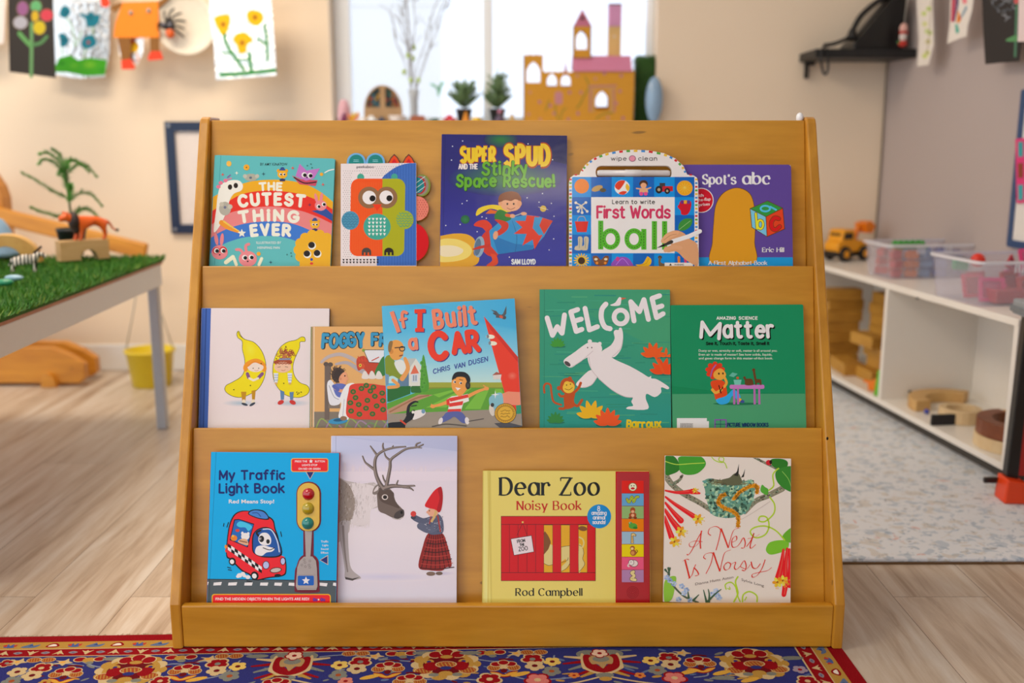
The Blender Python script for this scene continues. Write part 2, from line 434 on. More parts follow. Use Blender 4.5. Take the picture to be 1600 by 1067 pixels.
        for ch, ox in zip(txt, adv):
            h = (x0 + ox * fx - (x0 + x1) / 2) / ((x1 - x0) / 2)
            a = rnd.uniform(-jit, jit) * .12 - math.atan(slope + (2 * arc * h / ((x1 - x0) / 2)))
            dy = rnd.uniform(-jit, jit) * cap * .05
            ca, sa = math.cos(a), math.sin(a)
            top_n = max(top_n, s.n); s.n = n_base
            for st in GL[ch][1]:
                if isinstance(st, str):
                    dx, dd = [float(q) for q in st[1:].split(',')]
                    s.n += 1; p = put((dx, dd), ox, dy, ca, sa); r = wt * (.62 if serif else .55)
                    q = [(p[0] + r * math.cos(k * PI / 6), p[1] + r * math.sin(k * PI / 6)) for k in range(12)]
                    cc = s.col(c)
                    for k in range(12): s.tri([p, q[k], q[(k + 1) % 12]], [cc] * 3)
                    continue
                st = [(p[0], p[1]) for p in st]
                pts = [put(p, ox, dy, ca, sa) for p in st]
                s.line(pts, wt, c, smooth=False, cap=(rcap and not nib), nib=nib, keep=True)
                if serif:
                    for e, o_ in ((st[0], st[1]), (st[-1], st[-2])):
                        if abs(e[0] - o_[0]) < .01 * 1 + abs(e[1] - o_[1]) * .8 and abs(e[1] - o_[1]) > 1 and (e[1] in (0, 7, -2.2, 5, 7.3)):
                            top = e[1] > o_[1]
                            if ch in 'fgtsceCGSJ': continue
                            l_, r_ = (-.95, .95) if ch not in 'il' else (-.7, .7)
                            if top and e[1] in (5, 7.3) and ch not in 'vwxyku': r_ = 0
                            if top and ch == 'u': r_ = 0
                            if not top and ch in 'bad' : l_ = 0 if ch in 'ad' else -.0; r_ = .9 if ch in 'ad' else 0
                            wu = wt * .36
                            s.line([put((e[0] + l_, e[1] - (.09 if top else -.09)), ox, dy, ca, sa), put((e[0] + r_, e[1] - (.09 if top else -.09)), ox, dy, ca, sa)], wu, c, smooth=False, cap=False, keep=True)
                    if ch in 'EFTLZ' and len(st) == 2 and abs(st[0][1] - st[1][1]) < .1 and abs(st[1][0] - st[0][0]) > 2.5:
                        for e in (st[0], st[1]):
                            if e[0] > .5 or ch in 'TZ':
                                if ch == 'Z' and ((e[1] == 7 and e[0] > 1) or (e[1] == 0 and e[0] < 1)): continue
                                q = 1.4 if e[1] < 3 else -1.4
                                if 3 < e[1] < 4: continue
                                s.line([put(e, ox, dy, ca, sa), put((e[0], e[1] + q), ox, dy, ca, sa)], (wt * .5, wt * .2), c, smooth=False, cap=False, keep=True)
                    if ch in 'cer' and len(st) > 5:
                        if ch != 'e':
                            s.n += 1; p = put(st[0] if ch == 'c' else st[-1], ox, dy, ca, sa); s_ = wt * .5
                            q = [(p[0] + s_ * math.cos(k * PI / 5), p[1] + s_ * .9 + s_ * math.sin(k * PI / 5)) for k in range(10)]
                            cc = s.col(c)
                            for k in range(10): s.tri([p, q[k], q[(k + 1) % 10]], [cc] * 3)
                    if ch in 'sSCG' and len(st) > 5:
                        for e, sg in ((st[0], 1), (st[-1], -1)):
                            if sg < 0 and ch in 'CG': continue
                            s.line([put(e, ox, dy, ca, sa), put((e[0] + .1, e[1] + sg * .9), ox, dy, ca, sa)], wt * .3, c, smooth=False, cap=False, keep=True)
                            s.line([put(e, ox, dy, ca, sa), put((e[0] + .1, e[1] - sg * .6), ox, dy, ca, sa)], wt * .4, c, smooth=False, cap=False, keep=True)
        s.n = max(top_n, s.n)
        return s
    def text(s, txt, x0, yb, x1, cap, c, bold=0.0, slope=0, slant=0, arc=0):
        """plain sans lettering between x0 and x1"""
        s.n += 1; c = s.col(c)
        T, a, b = sans_tris(txt, bold); fx = (x1 - x0) / max(1e-6, b - a); fy = cap / .73
        for t in T:
            q = []
            for px, py in t:
                x = x0 + (px - a) * fx + py * fy * slant; h = (x - (x0 + x1) / 2) / ((x1 - x0) / 2)
                q.append((x, yb - py * fy + slope * (x - x0) + arc * h * h))
            s.tri(q, [c] * 3)
        return s
    def star(s, cx, cy, r, c, k=5, inner=.45, rot=-90):
        return s.poly([(cx + (r if i % 2 == 0 else r * inner) * math.cos(math.radians(rot + i * 180 / k)), cy + (r if i % 2 == 0 else r * inner) * math.sin(math.radians(rot + i * 180 / k))) for i in range(2 * k)], c)
    def step(s): return min(7e-6, 5e-4 / max(1, s.n))
    def into(s, mb, z0, lay):
        """adds the ink layers to a mesh builder (local x, y, height z)"""
        st = s.step()
        for n, p in s.tris:
            z = z0 + n * st
            vs_ = [mb.bm.verts.new((q[0], q[1], z)) for q in p]
            try: f = mb.bm.faces.new(vs_)
            except ValueError: continue
            f.normal_update()
            if f.normal.z < 0: f.normal_flip()
            for lp, q in zip(f.loops, p): lp[lay] = (q[2], q[3], q[4], 1)

# ---------------------------------------------------------------- the room
WALL_Y = 3.91
SLP = .1113                      # the right wall runs a little askew of the back wall
def wallx(Y): return 1.43 + SLP * (WALL_Y - Y)
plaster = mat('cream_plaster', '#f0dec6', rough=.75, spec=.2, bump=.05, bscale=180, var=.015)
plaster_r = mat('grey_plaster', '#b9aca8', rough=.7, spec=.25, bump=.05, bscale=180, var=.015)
white_paint = mat('white_paint', '#f2f2f0', rough=.4, var=.01)

def floor_mat():
    m, t, b = nt('oak_planks')
    tc = t.nodes.new('ShaderNodeTexCoord')
    mp = t.nodes.new('ShaderNodeMapping'); mp.inputs['Rotation'].default_value = (0, 0, PI / 2)
    link(t, tc.outputs['Object'], mp.inputs['Vector'])
    br = t.nodes.new('ShaderNodeTexBrick'); br.offset = .37
    br.inputs['Color1'].default_value = (0, 0, 0, 1); br.inputs['Color2'].default_value = (1, 1, 1, 1); br.inputs['Mortar'].default_value = (.5, .5, .5, 1)
    br.inputs['Scale'].default_value = 1; br.inputs['Mortar Size'].default_value = .0006; br.inputs['Brick Width'].default_value = 1.35; br.inputs['Row Height'].default_value = .19
    br.inputs['Mortar Smooth'].default_value = .1
    link(t, mp.outputs[0], br.inputs['Vector'])
    # grain: stretched along the planks, shifted from plank to plank
    sh = t.nodes.new('ShaderNodeVectorMath'); sh.operation = 'MULTIPLY_ADD'; sh.inputs[1].default_value = (3, 5, 7)
    link(t, br.outputs['Color'], sh.inputs[0]); link(t, mp.outputs[0], sh.inputs[2])
    ms = t.nodes.new('ShaderNodeMapping'); ms.inputs['Scale'].default_value = (1.3, 16, 1)
    link(t, sh.outputs[0], ms.inputs['Vector'])
    n1 = t.nodes.new('ShaderNodeTexNoise'); n1.inputs['Scale'].default_value = 1.6; n1.inputs['Detail'].default_value = 7; n1.inputs['Roughness'].default_value = .62; n1.inputs['Distortion'].default_value = .5
    link(t, ms.outputs[0], n1.inputs['Vector'])
    r = t.nodes.new('ShaderNodeValToRGB'); e = r.color_ramp.elements
    e[0].position = .30; e[0].color = (*L('#a58d76'), 1); e[1].position = .70; e[1].color = (*L('#ded5c9'), 1)
    q = e.new(.47); q.color = (*L('#c9b7a3'), 1)
    link(t, n1.outputs['Fac'], r.inputs['Fac'])
    mv = t.nodes.new('ShaderNodeMix'); mv.data_type = 'RGBA'; mv.blend_type = 'MULTIPLY'; mv.inputs[0].default_value = 1
    rp = t.nodes.new('ShaderNodeValToRGB'); rp.color_ramp.elements[0].color = (.86, .86, .86, 1); rp.color_ramp.elements[1].color = (1, 1, 1, 1)
    link(t, br.outputs['Color'], rp.inputs['Fac']); link(t, r.outputs[0], mv.inputs[6]); link(t, rp.outputs[0], mv.inputs[7])
    mj = t.nodes.new('ShaderNodeMix'); mj.data_type = 'RGBA'; mj.inputs[7].default_value = (*L('#5d4632'), 1)
    link(t, br.outputs['Fac'], mj.inputs[0]); link(t, mv.outputs[2], mj.inputs[6]); link(t, mj.outputs[2], b.inputs['Base Color'])
    b.inputs['Roughness'].default_value = .36
    bp = t.nodes.new('ShaderNodeBump'); bp.inputs['Strength'].default_value = .08; bp.inputs['Distance'].default_value = .002
    link(t, n1.outputs['Fac'], bp.inputs['Height']); link(t, bp.outputs[0], b.inputs['Normal'])
    return m
struct(MB().box((-4.2, -1.6, -.05), (3.0, 4.4, 0)).build('floor', floor_mat()))
struct(MB().box((-4.2, -1.6, 2.5), (3.0, 4.1, 2.56)).build('ceiling', white_paint))

# back wall with the window opening
WX0, WX1, WZ0, WZ1 = -.690, .548, .955, 2.05
b = MB()
b.box((-4.2, WALL_Y, 0), (WX0, WALL_Y + .16, 2.5)); b.box((WX1, WALL_Y, 0), (3.0, WALL_Y + .16, 2.5))
b.box((WX0, WALL_Y, 0), (WX1, WALL_Y + .16, WZ0)); b.box((WX0, WALL_Y, WZ1), (WX1, WALL_Y + .16, 2.5))
struct(b.build('wall_back', plaster))
b = MB()
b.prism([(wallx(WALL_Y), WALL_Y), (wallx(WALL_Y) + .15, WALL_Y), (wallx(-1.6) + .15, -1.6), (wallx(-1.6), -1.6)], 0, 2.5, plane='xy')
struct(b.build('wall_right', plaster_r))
struct(MB().box((.45, -1.75, 0), (2.2, -1.6, 2.5)).build('wall_front_light_block', plaster_r))  # partial unseen wall, added to keep light off the right side
struct(MB().box((-4.2, WALL_Y - .014, 0), (wallx(WALL_Y) - .005, WALL_Y, .105), bev=.004).build('baseboard_back', white_paint))

# window: frame, mullion, panes
wn = MB()
yf0, yf1 = WALL_Y + .085, WALL_Y + .14
wn.box((WX0, yf0, WZ0), (WX0 + .065, yf1, WZ1), bev=.006); wn.box((WX1 - .03, yf0, WZ0), (WX1, yf1, WZ1), bev=.006)
wn.box((WX0, yf0, WZ0), (WX1, yf1, WZ0 + .04), bev=.006); wn.box((WX0, yf0, WZ1 - .05), (WX1, yf1, WZ1), bev=.006)
win = struct(wn.build('window_1', mat('window_frame_white', '#f6fbff', rough=.3, var=.01)))
MB().box((-.112, yf0 + .005, WZ0 + .04), (-.076, yf1 - .005, WZ1 - .05), bev=.005).build('mullion', MATS['window_frame_white'], win)
glass = clear_plastic('window_glass', (.9, .95, 1), alpha=.06, rough=.02)
MB().box((WX0 + .06, yf0 + .025, WZ0 + .03), (-.112, yf0 + .031, WZ1 - .04)).build('pane', glass, win)
MB().box((-.076, yf0 + .025, WZ0 + .03), (WX1 - .025, yf0 + .031, WZ1 - .04)).build('pane', glass, win)
SILL_Z = .968
struct(MB().box((WX0 - .03, WALL_Y - .075, SILL_Z - .022), (WX1 + .03, WALL_Y - .0005, SILL_Z), bev=.005).box((WX0 + .001, WALL_Y - .002, SILL_Z - .012), (WX1 - .001, yf0 - .001, SILL_Z)).build('trim_1', white_paint))
# a pale neighbouring wall and fence outside
b = MB().box((-3.0, 8.0, 0), (-.55, 8.2, 1.95)).box((-3.0, 7.98, 1.95), (-.5, 8.25, 2.1))
tag(b.build('neighbouring_house', mat('pale_render', '#fbfdff', rough=.8)), 'pale rendered house wall outside beyond the window glass', 'house')
tag(MB().box((-4, -3, -.12), (4, 9, -.06)).build('yard_ground', mat('paving', '#d9d9d2', rough=.9)), 'pale paved ground outside the window', 'ground', kind='structure')

# ---------------------------------------------------------------- pale speckled rug on the right
def fleck_mat():
    m, t, b = nt('speckled_pile')
    tc = t.nodes.new('ShaderNodeTexCoord')
    cur = None
    base = (*L('#e6eaf0'), 1)
    prev = None
    for i, (c, sc_, lo, seed) in enumerate((('#9fb4c8', 34, .59, 0), ('#7f9cb4', 46, .64, 5), ('#cdc4b6', 28, .61, 9), ('#d98d78', 22, .70, 13), ('#5c646c', 44, .68, 17))):
        mp = t.nodes.new('ShaderNodeMapping'); mp.inputs['Location'].default_value = (seed, seed * 1.7, 0); mp.inputs['Scale'].default_value = (1, 1.15, 1)
        link(t, tc.outputs['Object'], mp.inputs['Vector'])
        n = t.nodes.new('ShaderNodeTexNoise'); n.inputs['Scale'].default_value = sc_; n.inputs['Detail'].default_value = 2; n.inputs['Distortion'].default_value = .6
        link(t, mp.outputs[0], n.inputs['Vector'])
        r = t.nodes.new('ShaderNodeValToRGB'); r.color_ramp.elements[0].position = lo - .02; r.color_ramp.elements[1].position = lo + .03
        r.color_ramp.elements[1].color = (.5, .5, .5, 1)
        link(t, n.outputs['Fac'], r.inputs['Fac'])
        mx = t.nodes.new('ShaderNodeMix'); mx.data_type = 'RGBA'; mx.inputs[7].default_value = (*L(c), 1)
        link(t, r.outputs[0], mx.inputs[0])
        if prev is None: mx.inputs[6].default_value = base
        else: link(t, prev.outputs[2], mx.inputs[6])
        prev = mx
    link(t, prev.outputs[2], b.inputs['Base Color']); b.inputs['Roughness'].default_value = .95; b.inputs['Specular IOR Level'].default_value = .1
    nf = t.nodes.new('ShaderNodeTexNoise'); nf.inputs['Scale'].default_value = 400
    link(t, tc.outputs['Object'], nf.inputs['Vector'])
    bp = t.nodes.new('ShaderNodeBump'); bp.inputs['Strength'].default_value = .4; bp.inputs['Distance'].default_value = .003
    link(t, nf.outputs['Fac'], bp.inputs['Height']); link(t, bp.outputs[0], b.inputs['Normal'])
    return m
rg = thing('speckled_rug', 'off-white rug flecked with blue, grey and coral beneath the white cubby shelf', 'rug', (1.25, 2.5, 0))
rx = [(.30, 2.008), (1.55, 2.012), (1.38, 3.80), (.30, 3.80)]
MB().prism([(x - 1.25, y - 2.5) for x, y in rx], .002, .012, bev=.004, plane='xy').build('pile', fleck_mat(), rg)
MB().prism([(x - 1.25 + (.004 if x < 1 else -.004), y - 2.5 + (-.004 if y < 3 else .004)) for x, y in rx], 0, .004, plane='xy').build('backing', mat('jute', '#6b4f30', rough=.9), rg)

# ---------------------------------------------------------------- the three-tier display bookcase
maple = wood('golden_maple', '#da9c2e', '#ba7e14', scale=(1.3, 9, 9), rough=.36, coat=.25, marks=True)
maple_v = wood('golden_maple_sides', '#d6982e', '#b27614', scale=(9, 9, 1.4), rough=.36, coat=.25, marks=True)
BX = -.008                      # centre line
HW, T = .596, .0195             # half width and side thickness
ZB = .005
bc = thing('bookcase', 'golden maple front-facing bookcase with three tiers of picture books', 'bookcase', (BX, 1.8, ZB))
def loc(x, y, z): return (x, y - 1.8, z - ZB)
PROF = [(1.632, ZB), (1.632, .088), (1.966, .925), (1.972, .933), (1.982, .937), (2.04, .937), (2.045, .93), (2.045, ZB)]
for sx in (-1, 1):
    x0, x1 = (-HW, -HW + T) if sx < 0 else (HW - T, HW)
    b = MB().prism([(p[0] - 1.8, p[1] - ZB) for p in PROF], x0, x1, bev=.0035, plane='yz')
    b.build('side_panel', maple_v, bc)
IW = HW - T
def board(p0, p1, th, name='display_board'):
    """board between side panels; profile from (Y, z) bottom to top, thickness backwards"""
    d = Vector((p1[0] - p0[0], p1[1] - p0[1])).normalized(); n = Vector((d.y, -d.x)) * th
    pts = [(p0[0], p0[1]), (p1[0], p1[1]), (p1[0] + n.x, p1[1] + n.y), (p0[0] + n.x, p0[1] + n.y)]
    return MB().prism([(p[0] - 1.8, p[1] - ZB) for p in pts], -IW, IW, bev=.002, plane='yz').build(name, maple, bc)
BA = ((1.979 - .240 * .305, .931 - .305), (1.979, .931))
BB = ((1.867 - .230 * .322, .660 - .322), (1.867, .660))
BC = ((1.758 - .240 * .312, .375 - .312), (1.758, .375))
for q in (BA, BB, BC): board(q[0], q[1], .010)
def boardY(t, z): p0, p1 = (BA, BB, BC)[t]; return p1[0] - (p1[1] - z) * (p1[0] - p0[0]) / (p1[1] - p0[1])
MB().box(loc(-IW, 1.634, ZB + .001), loc(IW, 1.649, .0855), bev=.003).build('front_lip', maple, bc)
LIPZ = (.660, .3745, .0855)
SHELFZ = tuple(z - .016 for z in LIPZ)
for t in range(3):
    y0 = (1.877, 1.768, 1.649)[t] - .008; y1 = boardY(t, SHELFZ[t] - .005)
    MB().box(loc(-IW, y0 if t == 2 else y0 + .002, SHELFZ[t] - .010), loc(IW, y1 + .004, SHELFZ[t])).build('ledge', maple, bc)
MB().box(loc(-IW, 2.036, .03), loc(IW, 2.042, .90)).build('back_panel', maple, bc)
MB().ball((0, 0, 0), (.007, .010, .010)).build('corner_hook', mat('white_plastic', '#eceef2', rough=.3), bc, loc(IW - .006, 1.993, .936))
for x, t in ((IW - .004, 1),):
    MB().ball((0, 0, 0), (.002, .002, .003)).build('screw', mat('dark_metal', '#2a1c10', rough=.4, metal=.6), bc, loc(x, boardY(0, .372) - .13, .368))

# ---------------------------------------------------------------- picture books
paper = mat('page_edges', '#e9e2d2', rough=.8, var=.03)
def prism_holes(mb, outer, holes, z0, z1):
    """flat plate with holes in the xy plane"""
    loops = [outer] + holes
    fl = [p for l in loops for p in l]
    tr = tessellate_polygon([[Vector((*p, 0)) for p in l] for l in loops])
    A = [mb.bm.verts.new((*p, z0)) for p in fl]; B = [mb.bm.verts.new((*p, z1)) for p in fl]
    for t in tr:
        for V in (A, B):
            try: mb.bm.faces.new([V[i] for i in t])
            except ValueError: pass
    k = 0
    for l in loops:
        n = len(l)
        for i in range(n):
            j = (i + 1) % n
            mb.bm.faces.new([A[k + i], A[k + j], B[k + j], B[k + i]])
        k += n
    return mb
def rrect(x0, y0, x1, y1, r, n=4):
    p = []
    for cx, cy, a in ((x1 - r, y0 + r, -90), (x1 - r, y1 - r, 0), (x0 + r, y1 - r, 90), (x0 + r, y0 + r, 180)): p += earc(cx, cy, r, r, a, a + 90, n)
    return p
class Book:
    """crop, zw: the zoomed view its artwork is measured in; q: its corners TL, TR, BL, BR there"""
    def __init__(s, name, label, tier, crop, zw, q, off=0.0, t=.009, kind='hard', base='#ffffff', gain=1.3, rough=.3, coat=.0, r=.0, spine=None, group='picture books on the bookcase', bump=0, body=True):
        k = zw / (crop[2] - crop[0]); q = [(crop[0] + u / k, crop[1] + v / k) for u, v in q]
        zl = LIPZ[tier]; sl = .27; p0 = Vector((0, boardY(tier, zl) - (.018 + off), zl)); up0 = Vector((0, sl, 1)).normalized()
        n = Vector((0, -1, sl)).normalized()
        TL, TR, BL, BR = [at_plane(u, v, p0, n) for u, v in q]
        X = Vector((1, 0, 0)); f = lambda v: (v.dot(X), v.dot(up0))
        a = f(TR - TL); c = f((TL - BL) + (TR - BR))
        roll = .5 * (math.atan2(a[1], a[0]) + math.atan2(-c[0], c[1]))
        x = X * math.cos(roll) + up0 * math.sin(roll); y = n.cross(x)
        w = ((TR - TL).dot(x) + (BR - BL).dot(x)) / 2
        top = (TL + TR) / 2; mid = (TL + TR + BL + BR) / 4
        top = mid + y * (top - mid).dot(y)
        zmin = SHELFZ[tier] + .0006 + n.z * t
        h = min(((top + x * sx * w / 2).z - zmin) / y.z for sx in (-1, 1))
        o = top - y * h - n * t
        s.w, s.h, s.t = w, h, t
        M = Matrix((x, y, n)).transposed().to_4x4(); M.translation = o
        Mi = M.inverted(); pf = p0.copy()
        s.root = bpy.data.objects.new(name, None); COL.objects.link(s.root); s.root.matrix_world = M; s.root.empty_display_size = .05
        tag(s.root, label, 'book', group)
        def to_local(px, py):
            l = Mi @ at_plane(px, py, pf, n); return (l.x, l.y)
        s.loc = lambda u, v: to_local(crop[0] + u / k, crop[1] + v / k)
        e = .0003
        s.art = Art(crop, zw, to_local, gain, (-w / 2 + e, e, w / 2 - e, h - e))
        s.ct = .0022 if kind == 'hard' else (.0006 if kind == 'soft' else .0012)
        s.base = base; s.kind = kind; s.r = r; s.rough = rough; s.coat = coat; s.bump = bump
        s.mt = print_mat('print_%d_%d_%d' % (rough * 100, coat * 100, bump * 100), rough, coat=coat, bump=bump)
        pw = .0035 if kind == 'hard' else .0006
        s.outer = None; s.holes = []
        if body:
            MB().box((-w / 2 + .003, pw, s.ct), (w / 2 - pw, h - pw, t - s.ct)).build('pages', paper, s.root)
            bcl = spine or base
            pm = mat('cloth_' + bcl.lstrip('#'), bcl, rough=.5, var=.02)
            MB().box((-w / 2, 0, 0), (w / 2, h, s.ct - .0001), bev=.0004).build('back_cover', pm, s.root)
            b = MB()
            if kind == 'hard': b.prism([(-w / 2 + .0001, .0002), (-w / 2 + .004, .0002), (-w / 2 + .004, t - .0004), (-w / 2 + .0001, t - .0006), (-w / 2 - .0016, t * .75), (-w / 2 - .0016, t * .25)], .0003, h - .0003, plane='xz', M=Matrix(((1, 0, 0, 0), (0, 1, 0, 0), (0, 0, 1, 0), (0, 0, 0, 1))))
            else: b.box((-w / 2 - .0004, .0002, .0002), (-w / 2 + .003, h - .0002, t - .0003))
            b.build('spine', pm, s.root)
    def finish(s):
        w, h, t = s.w, s.h, s.t
        mb = MB(); lay = mb.bm.loops.layers.float_color.new('ink')
        bc_ = (*s.art.col(s.base), 1)
        out = s.outer or rrect(-w / 2, 0, w / 2, h, max(s.r, .0006), 4 if s.r else 1)
        prism_holes(mb, out, s.holes, t - s.ct, t)
        bmesh.ops.recalc_face_normals(mb.bm, faces=mb.bm.faces[:])
        for f in mb.bm.faces:
            for l in f.loops: l[lay] = bc_
        s.art.into(mb, t + .00003, lay)
        mb.build('front_cover', s.mt, s.root, recalc=False)
        return s.root

def eye(a, x, y, r, dx=.25, dy=.1, w='#efe8e0'):
    a.ell(x, y, r, r, w); a.ell(x + dx * r, y + dy * r, r * .7, r * .7, '#1a1412')
def sparkle(a, x, y, r, c): a.star(x, y, r, c, 4, .3)
def leafy(a, cx, cy, r, c, n=5, spread=130, wd=.2, base=-90):
    for i in range(n):
        an = math.radians(base - spread / 2 + spread * i / (n - 1)); l = r * (1 - .18 * abs(i - (n - 1) / 2) / n * 2)
        ex, ey = cx + l * math.cos(an), cy + l * math.sin(an)
        a.poly([(cx, cy), ((cx + ex) / 2 - math.sin(an) * r * wd, (cy + ey) / 2 + math.cos(an) * r * wd), (ex, ey), ((cx + ex) / 2 + math.sin(an) * r * wd, (cy + ey) / 2 - math.cos(an) * r * wd)], c, True)

# --- turquoise rainbow book
B = Book('picture_book', 'turquoise hardback with bubble lettering on a rainbow among cartoon monsters', 0, (300, 170, 540, 430), 985,
         [(150, 297), (917, 318), (110, 1000), (888, 1000)], base='#5cb3b5', gain=1.25, r=.004, coat=.3, rough=.25)
a = B.art
band = lambda up, c: a.poly([(p.x, p.y) for p in smooth_pts([(*p, 0) for p in up], 5)] + [(up[-1][0], 1100), (up[0][0], 1100)], c)
band([(90, 590), (200, 530), (300, 488), (400, 462), (550, 455), (700, 475), (820, 530), (925, 615)], '#dfa41e')
band([(90, 680), (240, 588), (330, 545), (450, 525), (560, 527), (700, 548), (820, 595), (925, 660)], '#d93124')
band([(90, 770), (215, 680), (330, 645), (450, 628), (560, 630), (700, 655), (810, 695), (925, 750)], '#da7f7e')
band([(90, 850), (180, 790), (300, 745), (420, 725), (540, 722), (650, 738), (760, 780), (925, 860)], '#3a73c6')
band([(90, 950), (180, 880), (260, 845), (350, 822), (460, 815), (560, 820), (640, 838), (700, 865), (925, 960)], '#5cb3b5')
a.line([(185, 300), (145, 1000)], 3, '#3f8f95', smooth=False)
W_ = '#efe3d2'
a.hand('THE', 430, 520, 580, 44, 15, W_, arc=3, gap=2.6)
a.hand('CUTEST', 296, 612, 726, 66, 22, W_, arc=16, gap=3.4)
a.hand('THiNG', 300, 714, 688, 62, 22, W_, arc=14, gap=3.8)
a.hand('EVER', 374, 806, 636, 62, 22, W_, arc=8, gap=3.6)
a.text('BY AMY IGNATOW', 438, 364, 612, 18, '#20282a', .006)
a.text('ILLUSTRATED BY', 413, 866, 572, 16, '#d8dcd8', .01); a.text('HSINPING PAN', 420, 898, 562, 16, '#d8dcd8', .01)
a.poly([(140, 790), (155, 650), (165, 560), (185, 490), (240, 460), (300, 460), (326, 490), (315, 525), (268, 545), (240, 592), (225, 650), (185, 740)], '#e9e4d8', True)
a.ell(244, 502, 14, 17, '#2a2018'); a.ell(281, 492, 14, 17, '#2a2018'); a.line([(228, 440), (246, 425)], 8, '#7d5a9a'); a.line([(226, 455), (252, 445)], 9, '#c77a9a')
for x, y in ((170, 500), (185, 475), (215, 460)): a.ell(x, y, 14, 12, '#d9748e')
a.ell(378, 440, 42, 24, '#a3a596'); a.ell(340, 432, 13, 13, '#b4b6a8'); a.ell(418, 432, 13, 13, '#b4b6a8'); a.ell(376, 442, 9, 8, '#5a6a7c')
a.ell(212, 640, 38, 44, '#a9a79a'); a.ell(190, 612, 14, 14, '#bcb8a8'); a.ell(245, 628, 15, 15, '#bcb8a8'); a.ell(212, 632, 9, 9, '#6b6f86')
for cx, cy, r in ((580, 420, 32), (788, 742, 30)):
    a.ell(cx - r * .8, cy - r * .7, r * .35, r * .35, '#d99a1e'); a.ell(cx + r * .8, cy - r * .7, r * .35, r * .35, '#d99a1e'); a.ell(cx, cy, r, r * .85, '#e0a826'); a.rect(cx - r * .6, cy - r * 1.05, cx + r * .6, cy - r * .75, '#2f4b8a', 3); a.ell(cx, cy - r * 1.15, r * .4, r * .3, '#2f4b8a')
    eye(a, cx - r * .35, cy, r * .26); eye(a, cx + r * .35, cy, r * .26); a.poly([(cx - r * .6, cy + r), (cx, cy + r * .8), (cx + r * .6, cy + r), (cx + r * .5, cy + r * 1.4), (cx - r * .5, cy + r * 1.4)], '#33345a')
a.poly([(640, 428), (700, 452), (806, 458), (792, 496), (690, 484)], '#c24a5e'); a.line([(655, 440), (720, 476), (796, 470)], 8, '#2a2226')
a.poly([(664, 432), (690, 352), (734, 396), (820, 382), (782, 446), (732, 462)], '#b673ba'); eye(a, 720, 424, 17); eye(a, 757, 428, 17); a.ell(738, 440, 5, 5, '#3a2a4a')
a.poly([(768, 655), (860, 640), (915, 690), (915, 730), (850, 690)], '#2e4c94'); a.ell(826, 620, 38, 34, '#dd8389'); a.ell(796, 572, 10, 30, '#dd8389', -12); a.ell(830, 568, 10, 30, '#dd8389', 8); eye(a, 812, 626, 13); eye(a, 845, 612, 13)
a.line([(190, 730), (235, 765), (305, 792)], (34, 12), '#e2932a'); a.line([(205, 722), (260, 760), (305, 785)], (12, 5), '#efc050'); a.star(320, 798, 28, W_)
for i in range(14):
    t_ = i * 2 * PI / 14; a.ell(795 + 112 * math.cos(t_), 905 + 100 * math.sin(t_), 32, 32, '#dfa91e')
a.ell(795, 905, 118, 108, '#dfa91e'); a.rect(690, 950, 900, 1100, '#dfa91e')
for x, y in ((767, 873), (737, 928), (802, 925)): a.ell(x + 3, y + 5, 25, 25, '#e9e2d8'); a.ell(x, y, 21, 20, '#221a16')
a.ell(767, 966, 9, 9, '#2f4b9a'); a.ell(767, 992, 11, 8, '#d8402e')
for cx, cy, rx, ry, gl in ((178, 920, 52, 46, 1), (358, 962, 58, 50, 0)):
    if gl: a.ell(cx - 22, 835, 12, 40, '#dd8389', -10); a.ell(cx + 14, 838, 12, 40, '#dd8389', 6); a.line([(cx + 40, 985), (cx + 85, 950)], 26, '#f0e6c4')
    else: a.line([(350, 925), (345, 880), (365, 868)], 18, '#dd8389'); a.line([(330, 930), (310, 905), (285, 903)], 18, '#dd8389'); a.line([(270, 960), (285, 1000)], 20, '#f0e6c4'); a.line([(447, 960), (430, 1000)], 20, '#f0e6c4')
    a.ell(cx, cy, rx, ry, '#dd8389')
    if gl: a.ell(cx - 22, cy - 10, 24, 22, '#c92f2a'); a.ell(cx + 22, cy - 14, 24, 22, '#c92f2a')
    eye(a, cx - 20, cy - 8 * (1 + gl * .2), 17); eye(a, cx + 22, cy - 10, 17); a.ell(cx, cy + 16, 6, 5, '#3a2020')
a.ell(237, 352, 16, 18, '#e6b14a'); a.ell(350, 376, 19, 19, '#e0a22a'); sparkle(a, 350, 376, 8, '#3a2a1a'); a.ell(428, 930, 13, 13, '#e0a22a'); a.ell(831, 420, 11, 11, '#e0a22a')
for x, y, c in ((197, 422, '#d8504a'), (646, 380, '#d8504a'), (840, 486, '#d8504a'), (459, 418, '#2a4a5a'), (505, 984, '#2a4a5a'), (287, 412, '#e8e2d0'), (755, 616, '#6a2a4a')): sparkle(a, x, y, 13, c)
a.line([(852, 410), (880, 395), (915, 388)], 7, '#dfe6dc')
for x, y in ((740, 365), (763, 355), (770, 378), (610, 935), (635, 925), (638, 945)): a.ell(x, y, 5, 5, '#3d7a78')
B.finish()

